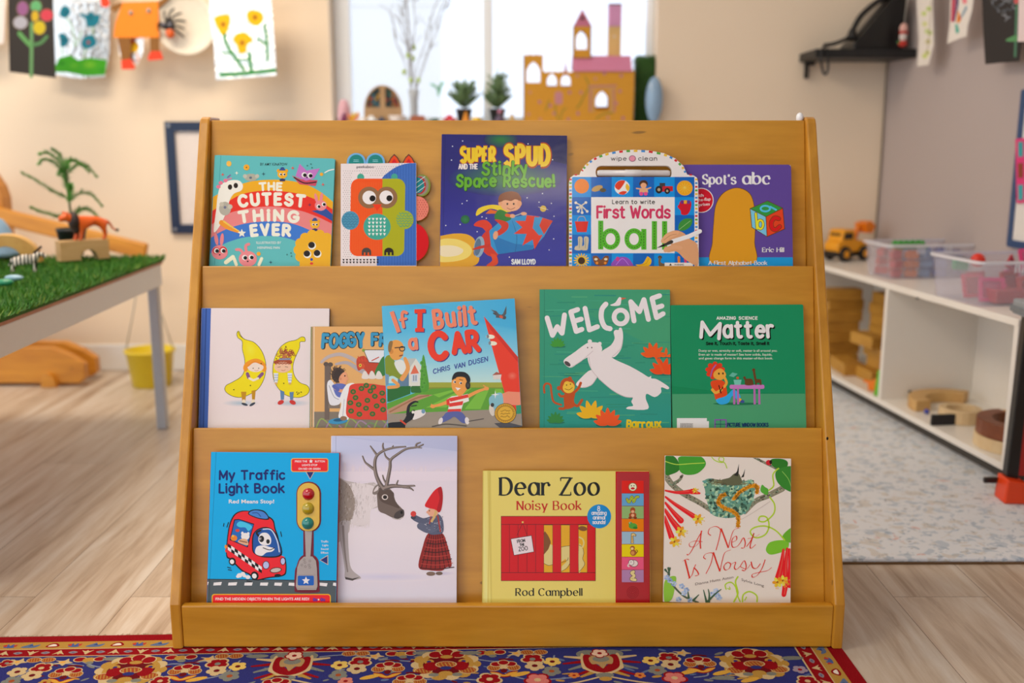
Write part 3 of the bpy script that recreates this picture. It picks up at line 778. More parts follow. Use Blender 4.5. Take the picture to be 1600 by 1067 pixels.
# --- owl board book with shaped tabs
B = Book('board_book', 'white board book with a square orange and lime owl and rounded tabs sticking out', 0, (510, 220, 700, 430), 965,
         [(122, 185), (715, 172), (107, 985), (712, 985)], base='#ddd5d6', gain=1.25, kind='card', t=.006, rough=.5)
a = B.art
for j, v in enumerate(range(205, 925, 17)):
    for u in range(135, 560, 18):
        if u < 205 or v < 290 + (u - 430) * .2 and v < 300: 
            if v > 225 or u > 385: a.ell(u + (9 if j % 2 else 0), v, 2.6, 2.6, '#33302e', n=6); a.n -= 1
a.poly([(p.x, p.y) for p in smooth_pts([(p_[0], p_[1], 0) for p_ in ((720, 172), (640, 180), (560, 205), (490, 250), (440, 300), (410, 400), (400, 600), (400, 990))], 5)] + [(720, 990)], '#3a66b4')
for u in range(420, 715, 22): a.line([(u + 3, max(180, 300 - (u - 440) * .9)), (u, 985)], 3, '#4b79c8', smooth=False); a.n -= 1
a.layer()
a.ell(272, 290, 28, 30, '#42a08c'); a.ell(540, 288, 26, 28, '#42a08c')
a.poly([(445, 300)] + [(445, 915)] + earc(250, 855, 65, 60, 90, 180, 6) + earc(258, 365, 64, 65, 180, 270, 6), '#e4521d')
a.poly([(445, 915), (445, 300)] + earc(562, 365, 64, 65, -90, 0, 6) + earc(556, 855, 62, 60, 0, 90, 6), '#a5a81e')
for u in range(205, 445, 14): a.line([(u, 330), (u, 900)], 2, '#ee6a30', smooth=False); a.n -= 1
a.layer()
for x in (338, 478): a.ell(x, 450, 86, 86, '#8a6646')
a.ell(340, 450, 54, 54, '#e6dede'); a.ell(475, 448, 54, 54, '#e6dede'); a.ell(366, 457, 24, 24, '#1c1614'); a.ell(500, 456, 24, 24, '#1c1614')
a.poly([(365, 504), (441, 504), (403, 557)], '#e03a1c')
a.ell(402, 682, 108, 104, '#3fa18f')
for i in range(5):
    for j in range(5): a.poly([(330 + i * 30, 612 + j * 30), (352 + i * 30, 612 + j * 30), (341 + i * 30, 634 + j * 30)], '#dce4de')
for cx, cy, c, c2 in ((190, 632, '#4a8fae', '#3a7596'), (622, 627, '#9cab2e', '#4a9a74')):
    a.ell(cx, cy, 70, 74, c)
    for j in range(6):
        v = cy - 50 + j * 20; hw = math.sqrt(max(0, 66 ** 2 - (v - cy) ** 2)); k = int(hw * 2 / 13)
        a.line([(cx - hw + i * 13, v + (6 if i % 2 else -6)) for i in range(k + 1)], 5, c2, smooth=False)
for x, c in ((318, '#4a4340'), (496, '#2a2420')):
    a.poly([(x - 37, 908), (x - 37, 880)] + earc(x, 880, 37, 32, 180, 360, 8) + [(x + 37, 908), (x + 22, 908), (x + 22, 885), (x + 8, 885), (x + 8, 908), (x - 8, 908), (x - 8, 885), (x - 22, 885), (x - 22, 908)], c)
for i in range(11):
    for v in (938, 958): a.poly([(127 + i * 27, v), (145 + i * 27, v), (136 + i * 27, v + 16)], '#1c1816')
a.text('peekaboo', 240, 216, 378, 22, '#4a4446')
def tab(outline, z0, layers, name='page_tab'):
    mb = MB(); lay = mb.bm.loops.layers.float_color.new('ink')
    A2 = Art((510, 220, 700, 430), 965, B.art.f, 1.25)
    P = [A2.P(*p) for p in outline]
    prism_holes(mb, P, [], z0, z0 + .0011); bmesh.ops.recalc_face_normals(mb.bm, faces=mb.bm.faces[:])
    c0 = (*A2.col(layers[0]), 1)
    for f in mb.bm.faces:
        for l in f.loops: l[lay] = c0
    for fn in layers[1:]: fn(A2)
    A2.into(mb, z0 + .00115, lay)
    mb.build(name, print_mat('print_50_0_0', .5), B.root, recalc=False)
arch = lambda cx, r, top, base: [(cx + r, base)] + [(cx + r * math.cos(t), 182 - (182 - top) * math.sin(t) ** .8) for t in [i * PI / 14 for i in range(15)]] + [(cx - r, base)]
for cx in (236, 388):
    tab(arch(cx, 76, 95, 260), .0030, ['#6aa9d8', lambda q, cx=cx: (q.poly(arch(cx, 60, 108, 250), '#21807c'), q.line([(cx - 20, 150), (cx + 18, 150)], 4, '#8fd0d8'), q.line([(cx - 22, 162), (cx + 20, 162)], 4, '#8fd0d8'))])
for cx in (537, 652):
    pa = lambda r, top: [(cx - r, 250), (cx - r, 180), (cx - r * .5, top + (180 - top) * .35), (cx, top), (cx + r * .5, top + (180 - top) * .35), (cx + r, 180), (cx + r, 250)]
    tab(pa(56, 100), .0018, ['#5e3a30', lambda q: (q.poly(pa(46, 112), '#d8481e'), q.poly(pa(24, 138), '#c8222a'))])
tab(earc(755, 350, 70, 88, 0, 345, 24), .0012, ['#7a8a3a', lambda q: (q.ell(748, 350, 62, 78, '#8b8478'), q.ell(735, 350, 54, 70, '#b0262a'), q.ell(722, 350, 54, 64, '#1d7f86'), [q.line([(712, 330 + k), (780, 280 + k)], 4, '#cfe0dc') for k in (0, 40, 80)])])
tab(earc(718, 535, 93, 98, 0, 345, 24), .0030, ['#db7f6c', lambda q: [q.ell(726 + (i % 4) * 20 + (j % 2) * 10, 470 + j * 18, 4, 5, '#b8504a', n=6) for i in range(4) for j in range(8)]])
tab(earc(688, 805, 124, 152, 0, 345, 30), .0044, ['#c9141c'])
B.finish()

# --- space rocket paperback
B = Book('picture_book', 'tall navy blue paperback with a boy riding a blue and red rocket', 0, (670, 190, 900, 430), 1023,
         [(95, 90), (963, 95), (72, 1000), (952, 1000)], base='#2f2e86', gain=1.2, kind='soft', t=.004, rough=.16, coat=.5, bump=.12)
a = B.art
a.grad(60, 80, 980, 1010, [(80, '#272a58'), (300, '#2c2c74'), (600, '#302e8a'), (1010, '#3a3a9a')])
a.ell(500, 125, 120, 60, '#2f7a3e', c2='#28295c'); a.ell(530, 395, 400, 125, '#3f7f46', c2='#2c2c78')
a.line([(115, 90), (95, 1000)], 2.5, '#25265a', smooth=False)
a.hand('SUPER', 208, 284, 476, 104, 32, '#a8431c', rcap=False, gap=2.8); a.hand('SUPER', 211, 279, 470, 98, 24, '#ecc62e', rcap=False, gap=2.8)
a.hand('SPUD', 508, 304, 856, 138, 44, '#a8431c', rcap=False, gap=3.2); a.hand('SPUD', 513, 297, 848, 128, 33, '#edc42c', rcap=False, gap=3.2)
a.hand('AND THE', 205, 328, 340, 32, 8, '#e4dcd6', gap=2.2)
for o_, w_, c in ((0, 25, '#23501f'), (-2, 18, '#62ab2e')):
    a.hand('Stinky', 362, 368 + o_, 694, 82, w_, c, jit=1, seed=3, gap=2.6); a.hand('Space Rescue!', 184, 452 + o_, 880, 76, w_, c, jit=.8, seed=4, gap=2.6)
a.poly([(78, 795), (180, 778), (270, 785), (322, 830), (312, 920), (352, 950), (300, 1005), (60, 1005), (60, 800)], '#dba322', True); a.poly([(70, 830), (180, 815), (270, 850), (300, 900), (260, 950), (150, 975), (60, 960)], '#ead06a', True); a.poly([(70, 870), (170, 862), (240, 892), (200, 930), (90, 935)], '#ead9b4', True)
a.poly([(313, 722), (345, 690), (400, 686), (440, 730), (405, 768), (372, 738)], '#d63a1c', True)
a.poly([(352, 850), (380, 780), (445, 738), (470, 800), (485, 920), (410, 930)], '#c9341c', True)
a.ell(350, 870, 36, 74, '#8aa6bc', 8); a.ell(340, 872, 22, 60, '#56708a', 8)
a.poly([(420, 760), (480, 705), (560, 668), (680, 648), (770, 660), (862, 690), (800, 800), (720, 888), (590, 905), (480, 922), (432, 865)], '#2f8ec8')
a.poly([(440, 790), (600, 850), (735, 860), (715, 890), (590, 907), (482, 922)], '#2474b4'); a.line([(580, 690), (612, 800), (600, 905)], 3, '#1c5a94')
a.poly([(680, 650), (770, 660), (735, 690), (735, 740), (790, 790), (735, 888), (722, 820), (650, 862), (680, 780), (590, 780), (650, 735), (600, 690), (672, 690)], '#d8391c')
a.poly([(735, 662), (790, 668), (770, 720), (800, 785), (765, 790), (722, 740)], '#3c93c4'); a.poly([(790, 668), (862, 690), (800, 785), (768, 722)], '#cf3a1e')
a.poly([(300, 886), (350, 865), (432, 848), (424, 872), (310, 892)], '#c2301c'); a.poly([(430, 920), (470, 930), (480, 985), (440, 1005), (400, 1000), (440, 965)], '#d8461c', True)
a.poly([(330, 655), (345, 605), (430, 578), (520, 590), (575, 622), (520, 628), (440, 606), (390, 620)], '#e2c828', True); a.poly([(395, 640), (425, 610), (555, 640), (540, 662), (480, 640)], '#d8641c')
a.poly([(455, 665), (490, 612), (555, 640), (570, 680), (500, 698)], '#2c7a2e', True); a.poly([(458, 680), (545, 700), (548, 748), (490, 792), (468, 770), (505, 730)], '#c8341c', True); a.ell(464, 790, 17, 30, '#dca07a', 8)
a.line([(540, 650), (585, 658)], 22, '#d8561c'); a.ell(582, 656, 18, 14, '#dca07a'); a.ell(660, 640, 22, 12, '#dca07a'); a.line([(600, 655), (640, 640)], 7, '#9fb4c0')
a.ell(563, 540, 80, 54, '#8a4a22'); a.ell(570, 578, 70, 46, '#e0a57e'); a.ell(630, 570, 16, 20, '#dc9c72'); a.ell(497, 568, 14, 18, '#dc9c72')
a.poly([(486, 560), (495, 510), (560, 485), (620, 497), (640, 545), (600, 540), (570, 552), (530, 545)], '#7d411c', True)
a.ell(546, 572, 6, 8, '#2a1a12'); a.ell(590, 572, 6, 8, '#2a1a12'); a.line([(545, 600), (570, 610), (598, 598)], 4, '#8a4030')
a.ell(253, 680, 31, 30, '#2f7d48', c2='#236038'); a.ell(795, 605, 22, 22, '#cdb048'); a.line([(762, 594), (828, 612)], 3, '#d8d0b0')
rn = random.Random(2)
for x, y in ((165, 172), (235, 135), (158, 268), (265, 550), (232, 570), (118, 722), (336, 765), (683, 530), (852, 568), (870, 658), (868, 815), (790, 500), (690, 155), (860, 265), (370, 662), (400, 672), (218, 715), (766, 560), (836, 892), (560, 942)): a.ell(x, y, 4.5, 4.5, '#d8dcf0', n=8)
a.hand('SAM LLOYD', 572, 990, 743, 32, 8, '#dfe4ee', gap=2.2)
B.finish()

# --- alphabet board book
B = Book('board_book', 'purple alphabet board book with a toy letter block, half behind the wipe-clean book', 0, (1070, 170, 1320, 430), 1026,
         [(-14, 358), (681, 358), (-6, 1008), (694, 1008)], base='#57428c', gain=1.45, kind='card', t=.008, r=.006, rough=.35)
a = B.art
a.rect(-40, 952, 720, 1060, '#1d8ecb')
a.hand("Spot's", 106, 482, 332, 60, 14, '#ded6dc', nib=(.3, 12), serif=True, gap=1.9); a.hand('abc', 366, 482, 552, 72, 17, '#ded6dc', nib=(.3, 12), serif=True, gap=1.9)
a.ell(105, 587, 80, 80, '#e6d8dc'); a.ell(105, 587, 75, 75, '#bd1428')
for s_, v, x0, x1 in (('with', 562, 62, 120), ('lift-the-flap', 592, 38, 166), ('surprises', 622, 52, 160)): a.text(s_, x0, v + 6, x1, 20, '#e6d8dc', .01, slope=-.09)
G_, O_ = '#c98d1f', '#5a3a1a'
hill = [(176, 990), (178, 860), (186, 740), (200, 620), (250, 540), (335, 508), (415, 545), (446, 640), (450, 760), (446, 860), (442, 990)]
a.poly([(p[0] + (-3 if p[0] < 320 else 3), p[1] - 3) for p in hill], O_, True); a.poly(hill, G_, True)
a.poly([(418, 640), (530, 590), (628, 637), (520, 692)], '#2f8a3a'); a.poly([(418, 640), (520, 692), (527, 820), (430, 760)], '#6fb8dc'); a.poly([(520, 692), (628, 637), (640, 770), (527, 820)], '#cf3f1f')
for q in ([(418, 640), (530, 590), (628, 637), (520, 692), (418, 640), (430, 760), (527, 820), (640, 770), (628, 637)], [(520, 692), (527, 820)]): a.line(q, 4, O_, smooth=False)
a.line(earc(516, 640, 30, 18, 0, 350), 12, '#4fb2dc'); a.line([(548, 628), (585, 648)], 12, '#4fb2dc', smooth=False)
for w_, c in ((19, O_), (13, '#dcd02a')): a.line([(455, 672), (463, 768)], w_, c, smooth=False); a.line(earc(484, 742, 18, 28, 0, 345), w_, c)
for w_, c in ((30, O_), (23, '#c41a1c')): a.line([(602, 705), (575, 700), (555, 730), (560, 765), (582, 775), (608, 755)], w_, c)
a.hand('Eric Hill', 495, 918, 637, 27, 6, '#ded6dc', nib=(.35, 12), serif=True); a.hand('A First Alphabet Book', 150, 1000, 530, 24, 5.5, '#ded6dc', nib=(.35, 12), serif=True)
B.finish()

# --- wipe-clean book with handle and pen
B = Book('wipe_clean_book', 'blue and white wipe-clean word book with a carry handle and a pen in it', 0, (880, 220, 1110, 430), 1169,
         [(45, 280), (1072, 280), (47, 993), (1075, 993)], off=.012, base='#dcd8d6', gain=1.3, kind='card', t=.008, rough=.22, coat=.5, body=False, bump=.25)
a = B.art; P = B.loc
w_, h_ = B.w, B.h
top = [P(u, v) for u, v in ((1072, 330), (1062, 292), (1035, 275), (985, 268), (955, 200), (890, 140), (800, 98), (680, 76), (560, 70), (440, 78), (330, 100), (240, 138), (175, 190), (135, 250), (130, 270), (85, 272), (58, 290), (46, 330))]
B.outer = [(-w_ / 2 + .004, 0), (w_ / 2 - .004, 0), (w_ / 2, .004)] + top + [(-w_ / 2, .004)]
B.holes = [[P(u, v) for u, v in rrect(258, 197, 862, 303, 45)]]
B.ct = .0018
prism_holes(MB_ := MB(), [(x, y) for x, y in B.outer], B.holes, 0, .0061).build('pages', paper, B.root)
a.clip = None
cols = ['#c8222c', '#4f9f3a', '#d8b02c', '#3f86c8']
pth = [(p.x, p.y) for p in smooth_pts([(*p, 0) for p in ((150, 240), (185, 195), (245, 148), (335, 110), (445, 88), (560, 80), (680, 86), (800, 110), (885, 150), (945, 208), (975, 262))], 4)]
for i in range(0, len(pth) - 1, 2): a.line([pth[i], pth[i + 1]], 17, cols[(i // 2) % 4], smooth=False, cap=False)
for i in range(24):
    v = 300 + i * 29
    for u in (58, 1057): a.rect(u - 10, v, u + 10, v + 14, cols[(i + (2 if u > 500 else 0)) % 4])
for u in (98, 1010): a.rect(u - 8, 264, u + 12, 276, cols[0])
a.rect(70, 287, 1042, 1000, '#118ad6', 12)
ce = [70, 222, 385, 555, 722, 885, 1042]; re_ = [287, 447, 590, 745, 895, 1000]
for i in range(6):
    for j in range(5):
        if (i + j) % 2 and (i in (0, 5) or j in (0, 4)): a.rect(ce[i], re_[j], ce[i + 1], re_[j + 1], '#1160b4')
a.rect(222, 447, 885, 892, '#e0dcda')
a.ell(147, 360, 58, 58, '#e27a1e'); a.ell(270, 378, 46, 22, '#b9975a', -20); a.ell(315, 392, 26, 16, '#57503a'); 
a.ell(468, 370, 60, 58, '#e6e0dc'); a.poly([(410, 360), (440, 320), (490, 318), (470, 360), (440, 390)], '#d23a1e', True); a.poly([(440, 418), (470, 400), (505, 405), (480, 428)], '#d23a1e', True); a.poly([(505, 340), (528, 370), (515, 400), (495, 370)], '#d8b02c', True)
a.ell(638, 342, 34, 30, '#4a2c1c'); a.ell(638, 355, 24, 22, '#dca27c'); a.poly([(610, 375), (668, 375), (675, 410), (603, 410)], '#d8a57a'); a.line([(610, 382), (582, 378)], 10, '#d8a57a'); a.line([(668, 382), (695, 372)], 10, '#d8a57a'); a.ell(620, 420, 15, 15, '#d84a86'); a.ell(655, 420, 15, 15, '#d84a86')
a.rect(765, 335, 810, 375, '#3c3a3c'); a.poly([(790, 360), (870, 360), (872, 400), (780, 405)], '#b8202a'); a.ell(760, 388, 28, 30, '#24201e'); a.ell(760, 388, 12, 13, '#a89a80'); a.ell(826, 398, 22, 24, '#24201e'); a.ell(826, 398, 9, 10, '#a89a80')
a.ell(965, 375, 63, 60, '#dca02c'); a.ell(965, 375, 54, 51, '#eaa01e'); a.ell(965, 372, 8, 8, '#f0dca0')
for an in range(0, 180, 30): a.line([(965 - 45 * math.cos(math.radians(an)), 375 - 42 * math.sin(math.radians(an))), (965 + 45 * math.cos(math.radians(an)), 375 + 42 * math.sin(math.radians(an)))], 3, '#f0bc4a', smooth=False)
for x, y in ((100, 492), (120, 560), (150, 570), (190, 560), (112, 530), (180, 490)): a.line([(145, 515), (x, y)], 10, '#c9c4b2'); a.ell(x, y, 11, 11, '#d8d4c4')
a.poly([(92, 640), (200, 640), (185, 725), (110, 725)], '#cf2a1e'); a.line([(110, 640), (125, 605), (165, 603), (182, 640)], 5, '#b8a08a')
for dx in (0, 48): a.poly([(118 + dx, 765), (152 + dx, 768), (150 + dx, 830), (140 + dx, 868), (92 + dx, 865), (95 + dx, 840), (118 + dx, 825)], '#bfb59a', True); a.line([(130 + dx, 775), (128 + dx, 850)], 4, '#7a8a80')
for i in range(16): a.line([(145, 950), (145 + 58 * math.cos(i * PI / 8), 950 + 54 * math.sin(i * PI / 8))], (18, 8), '#e2b41e')
a.ell(145, 952, 28, 28, '#3a2412')
a.poly([(920, 505), (935, 480), (1010, 478), (1012, 540), (985, 585), (940, 585), (932, 555), (908, 525)], '#c2182c', True)
for k, c in enumerate(('#6a2a7a', '#d8a02c', '#5a3a8a')): a.rect(932 + k * 26, 472, 956 + k * 26, 500, c, 6)
a.poly([(915, 705), (925, 650), (970, 618), (1025, 625), (1010, 680), (960, 712)], '#3a8a3a', True); a.line([(920, 705), (1010, 635)], 3, '#9fc88a')
a.poly([(235, 920), (270, 915), (300, 945), (330, 915), (362, 920), (350, 975), (320, 990), (280, 990), (250, 975)], '#7a4a24', True); a.ell(260, 940, 14, 10, '#d8c8a8'); a.ell(338, 940, 14, 10, '#d8c8a8'); a.ell(268, 970, 11, 11, '#d8842c'); a.ell(334, 970, 11, 11, '#d8842c')
a.poly([(390, 995), (400, 950), (440, 925), (500, 925), (540, 960), (545, 1000)], '#8a4ab0', True); a.line([(420, 985), (470, 935), (520, 985)], 5, '#b87ad8'); a.ell(432, 938, 14, 18, '#c23a8a')
a.poly([(575, 985), (630, 975), (660, 930), (672, 918), (700, 945), (690, 985), (640, 1005)], '#e2b01e', True); a.line([(600, 985), (655, 975), (680, 935)], 4, '#b8861a')
a.ell(768, 925, 16, 14, '#54402c'); a.poly([(758, 930), (778, 930), (775, 965), (820, 985), (790, 1005), (760, 990)], '#6a5a44', True)
a.line([(918, 925), (920, 985)], 20, '#d87a2c'); a.line([(968, 940), (975, 985)], 18, '#c83a6a')
a.rect(805, 968, 1030, 1000, '#e0dcd8'); a.text('WARNING', 882, 990, 958, 15, '#2a2826', .012); a.poly([(842, 990), (852, 972), (862, 990)], '#3a3836')
a.hand('Learn to write', 388, 500, 728, 30, 5.5, '#2a2624', gap=2.6)
a.hand('First Words', 262, 610, 854, 88, 18, '#c4335c', gap=1.9)
GR, DK = '#52ae2c', '#1d3a16'
for q in ([(298, 634), (298, 862)], [(640, 700), (640, 864)], [(724, 638), (724, 864)], [(805, 638), (805, 864)]): a.line(q, 40, GR, smooth=False, cap=False)
for cx in (376, 562):
    a.line(earc(cx, 780, 57, 66, 0, 360, 40), 38, GR, smooth=False, cap=False)
    e_ = earc(cx, 780, 60, 68, 0, 360, 36)
    for i in range(0, 36, 2): a.line([e_[i], e_[i + 1]], 5, DK, smooth=False, cap=False)
for x, y0, y1 in ((298, 645, 855), (640, 712, 855), (724, 645, 855), (805, 645, 780)):
    for y in range(y0, y1, 22): a.line([(x, y), (x, min(y1, y + 13))], 5, DK, smooth=False, cap=False)
SK = '#cf9a70'
a.poly([(778, 805), (800, 755), (850, 722), (905, 712), (960, 735), (1000, 775), (1066, 830), (1070, 985), (1020, 975), (960, 935), (900, 880), (830, 885), (800, 865), (812, 840), (850, 845), (850, 815)], SK, True)
a.line([(1085, 718), (1000, 758), (865, 800)], 34, '#e6e2e0', smooth=False); a.line([(860, 802), (800, 828)], (28, 20), '#3a3634', smooth=False); a.poly([(800, 818), (806, 838), (740, 852)], '#1c1a1a')
a.poly([(778, 805), (800, 755), (850, 722), (920, 720), (900, 752), (850, 775), (815, 812)], '#d8a47a', True); a.line([(812, 870), (860, 845), (930, 850)], 32, '#d3a078'); a.line([(800, 788), (850, 752), (900, 742)], 3, '#a8704a')
a.hand('wipe', 378, 156, 503, 30, 5, '#5a5452', gap=2.6); a.hand('clean', 595, 156, 746, 30, 5, '#5a5452', gap=2.6); a.ell(549, 141, 27, 25, '#7a3a5a'); a.ell(549, 141, 23, 21, '#d88aa0')
B.finish()
p0, p1 = P(270, 252), P(850, 252)
rot_y = Matrix.Translation((p0[0], p0[1], .004)) @ Matrix.Rotation(PI / 2, 4, 'Y')
l_ = p1[0] - p0[0]
pen = MB().lathe([(.0045, 0), (.006, .004), (.006, l_ * .38), (.0068, l_ * .385), (.0068, l_ * .6), (.006, l_ * .61), (.006, l_ - .004), (.0045, l_)], 20, M=rot_y).build('marker_pen', mat('white_glossy_plastic', '#e8e4e2', rough=.15, coat=.5), B.root)

# --- banana twins book
BC1, BZ1 = (290, 460, 620, 690), 1531
B = Book('picture_book', 'white hardback with a blue cloth spine and two children dressed as bananas', 1, BC1, BZ1,
         [(116, 97), (1040, 103), (96, 955), (1030, 955)], t=.008, base='#dad0d0', gain=1.3, r=.001, rough=.45, spine='#3f63ae')
a = B.art
a.poly([(60, 80), (185, 80), (160, 1000), (40, 1000)], '#4064b2'); a.line([(150, 90), (128, 1000)], 8, '#2c4788', smooth=False, cap=False)
YL, OL = '#e2d01a', '#3a3414'
bl = [(372, 280), (386, 266), (402, 300), (432, 326), (500, 350), (556, 418), (582, 510), (572, 600), (530, 680), (465, 724), (400, 746), (335, 735), (288, 700), (292, 662), (340, 635), (400, 598), (426, 550), (428, 470), (412, 400), (410, 340), (378, 312)]
br = [(866, 340), (862, 312), (838, 308), (800, 330), (740, 345), (688, 382), (650, 450), (632, 530), (640, 620), (680, 690), (740, 735), (820, 747), (880, 725), (897, 690), (880, 660), (828, 638), (790, 590), (778, 530), (790, 470), (825, 390), (830, 345)]
for cx in (420, 790): a.ell(cx - 20, 788, 135, 26, '#9fb6c4', c2='#dad0d0')
for q in (bl, br): a.poly(q, YL, True); a.line(q, 3.5, OL, closed=True)
a.line([(430, 326), (395, 300), (380, 272)], 3, OL); a.ell(470, 400, 40, 60, '#ead83a', c2=YL, rot=-20); a.ell(700, 420, 26, 50, '#ead83a', c2=YL, rot=20)
a.poly([(418, 540), (430, 500), (480, 470), (530, 468), (575, 500), (586, 545), (560, 560), (530, 510), (470, 520), (440, 560)], '#e2912a', True); a.ell(507, 528, 58, 34, '#e0cfc2'); a.line([(452, 520), (500, 488), (565, 512)], 10, '#d9852a')
for x in (490, 530): a.ell(x, 535, 4, 4, '#4a3a30')
a.line([(500, 550), (515, 553), (528, 548)], 3, '#c06a50')
a.line([(448, 575), (458, 602)], 24, '#7d5382'); a.line([(556, 575), (530, 602)], 24, '#7d5382'); a.line([(462, 608), (490, 622)], 16, '#e2d6c0'); a.line([(525, 608), (495, 622)], 16, '#e2d6c0')
a.poly([(402, 705), (440, 705), (434, 770), (410, 770)], '#b58720'); a.poly([(478, 698), (508, 692), (502, 762), (482, 766)], '#b58720')
for x in (422, 490): a.ell(x, 778, 13, 18, '#d9cfb8'); a.ell(x + (6 if x < 450 else -6), 796, 24, 9, '#3b4350', 18 if x < 450 else -30)
rn = random.Random(5)
for i in range(46):
    t_ = rn.uniform(0, 2 * PI); r_ = rn.uniform(.2, 1); x, y = 730 + 62 * r_ * math.cos(t_), 428 + 40 * r_ * math.sin(t_)
    a.line(earc(x, y, 10, 9, 0, 300, 8), 4, rn.choice(('#a5533a', '#8c3f2c', '#bb6a4c')), cap=False)
a.ell(708, 490, 66, 22, '#a5533a'); a.line([(682, 470), (758, 468)], 12, '#7d8aa5'); a.ell(705, 527, 62, 40, '#dcb69a')
for i in range(16): a.line(earc(650 + i * 7.6, 492 + 4 * math.sin(i * 2), 8, 10, 0, 300, 8), 4, '#98482f', cap=False)
a.line([(668, 528), (688, 524)], 3, '#4a2a20'); a.line([(722, 524), (742, 526)], 3, '#4a2a20'); a.line([(695, 548), (710, 552), (724, 546)], 3, '#a8503a')
for x in (656, 756):
    a.poly([(x - 17, 570), (x + 17, 570), (x + 10, 640), (x - 10, 640)], '#cfd5de'); [a.line([(x - 14, v), (x + 14, v)], 5, '#8ba0bc', smooth=False) for v in (585, 603, 621)]; a.ell(x, 645, 10, 8, '#caa46a')
a.poly([(686, 692), (716, 705), (712, 762), (690, 764)], '#5a7ea8'); a.poly([(754, 708), (784, 706), (778, 764), (758, 764)], '#5a7ea8'); a.ell(690, 782, 24, 15, '#c23a34', -25); a.ell(776, 782, 24, 15, '#c23a34', 25)
for x, y in ((727, 378), (658, 466), (806, 708), (822, 714), (838, 708), (812, 722), (712, 644), (470, 660), (548, 500), (350, 690)): a.ell(x, y, 4.5, 4, OL)
B.finish()

# --- bed and dragon book
B = Book('picture_book', 'peach hardback with a boy sitting up in bed, squeezed between the banana book and the blue car book', 1, BC1, BZ1,
         [(910, 232), (1780, 232), (905, 962), (1775, 962)], off=.0075, t=.0062, base='#d8a868', gain=1.25, rough=.25, coat=.3, spine='#5f7a4a')
B.root['label'] = 'peach hardback with a boy sitting up in bed, half behind the blue sky book'
a = B.art
a.rect(900, 225, 932, 980, '#c9a07a'); a.line([(932, 235), (930, 960)], 5, '#e8d4b4', smooth=False, cap=False); a.line([(917, 235), (915, 960)], 5, '#5f7a4a', smooth=False, cap=False)
a.rect(932, 850, 1800, 990, '#7d7466')
for i in range(9): a.line([(940 + i * 70, 985), (985 + i * 70, 900 + (i % 3) * 15), (1060 + i * 70, 965)], 10, ('#8aa05a', '#9a7f98', '#6f8a5a')[i % 3])
for w_, c in ((34, '#20262c'), (24, '#3c92ba')):
    a.hand('FOGGY', 980, 378, 1304, 92, w_, c, jit=1.1, seed=8, gap=2.4); a.hand('FRIDAY', 1340, 366, 1700, 78, w_ * .9, c, jit=1, seed=9, gap=2.4)
a.line([(985, 490), (1040, 450), (1130, 435), (1230, 480), (1280, 540)], (20, 34), '#b3a9a8'); a.line([(1090, 505), (1170, 495), (1250, 540), (1330, 580)], (16, 40), '#a9a2a6')
a.poly([(1240, 470), (1290, 445), (1330, 470), (1420, 480), (1450, 540), (1430, 580), (1340, 590), (1290, 540), (1250, 550)], '#b8432a', True); a.ell(1275, 520, 24, 22, '#c9502e'); a.ell(1266, 514, 10, 12, '#e2c83a'); a.ell(1266, 514, 4, 6, '#1c1410')
for i in range(7): a.line([(1260 + i * 22, 480), (1250 + i * 24, 448 + (i % 2) * 12)], (18, 4), '#c8482c')
a.poly([(1290, 402), (1440, 402), (1440, 498), (1330, 492)], '#d9dce0'); a.line([(1290, 402), (1440, 402), (1440, 498), (1330, 492), (1290, 402)], 4, '#2c3036', smooth=False); a.ell(1290, 405, 11, 11, '#7d9a3a'); a.line([(1350, 480), (1400, 455)], 7, '#b8432a')
a.poly([(1400, 500), (1440, 450), (1470, 560), (1400, 600), (1370, 570)], '#3d7a3a', True)
for x in (1300, 1350, 1400): a.poly([(x - 22, 608), (x - 10, 560), (x + 10, 560), (x + 28, 608)], '#d9d4cc', True)
a.poly([(1008, 515), (1055, 515), (1040, 905), (1008, 908)], '#6c5f56'); a.ell(1018, 505, 18, 16, '#5c5048'); a.ell(1050, 508, 18, 16, '#5c5048'); a.rect(1035, 790, 1120, 825, '#7b6f62')
a.poly([(1028, 640), (1060, 625), (1110, 720), (1120, 790), (1050, 800), (1030, 720)], '#dadde4', True); a.line([(1040, 660), (1075, 740), (1110, 760)], 4, '#8a90a0')
rn = random.Random(3)
a.ell(1108, 585, 50, 55, '#3d302a')
for i in range(26):
    t_ = rn.uniform(0, 2 * PI); a.line([(1108 + 36 * math.cos(t_), 582 + 40 * math.sin(t_)), (1108 + 62 * math.cos(t_ + .3), 580 + 66 * math.sin(t_ + .3))], (8, 3), '#4a3a30', smooth=False)
a.poly([(1120, 590), (1150, 562), (1170, 575), (1172, 600), (1184, 612), (1170, 622), (1165, 645), (1130, 650), (1112, 625)], '#dd9c74', True); a.ell(1155, 590, 5, 6, '#2a1c18'); a.ell(1124, 612, 8, 11, '#cc8a66')
a.poly([(1070, 660), (1120, 645), (1168, 660), (1160, 700), (1130, 745), (1090, 730)], '#5d6cb4', True); a.line([(1085, 680), (1130, 700), (1160, 684)], 22, '#d89a72'); a.line([(1075, 665), (1105, 690)], 26, '#5563aa')
a.poly([(1165, 655), (1225, 648), (1185, 720), (1168, 800), (1182, 905), (1110, 892), (1128, 800), (1120, 745)], '#dfe2ea', True); a.line([(1150, 760), (1140, 880)], 4, '#a2a8ba')
a.poly([(1200, 655), (1290, 645), (1400, 655), (1480, 690), (1500, 890), (1320, 906), (1178, 890), (1166, 800), (1180, 710)], '#d0402f', True)
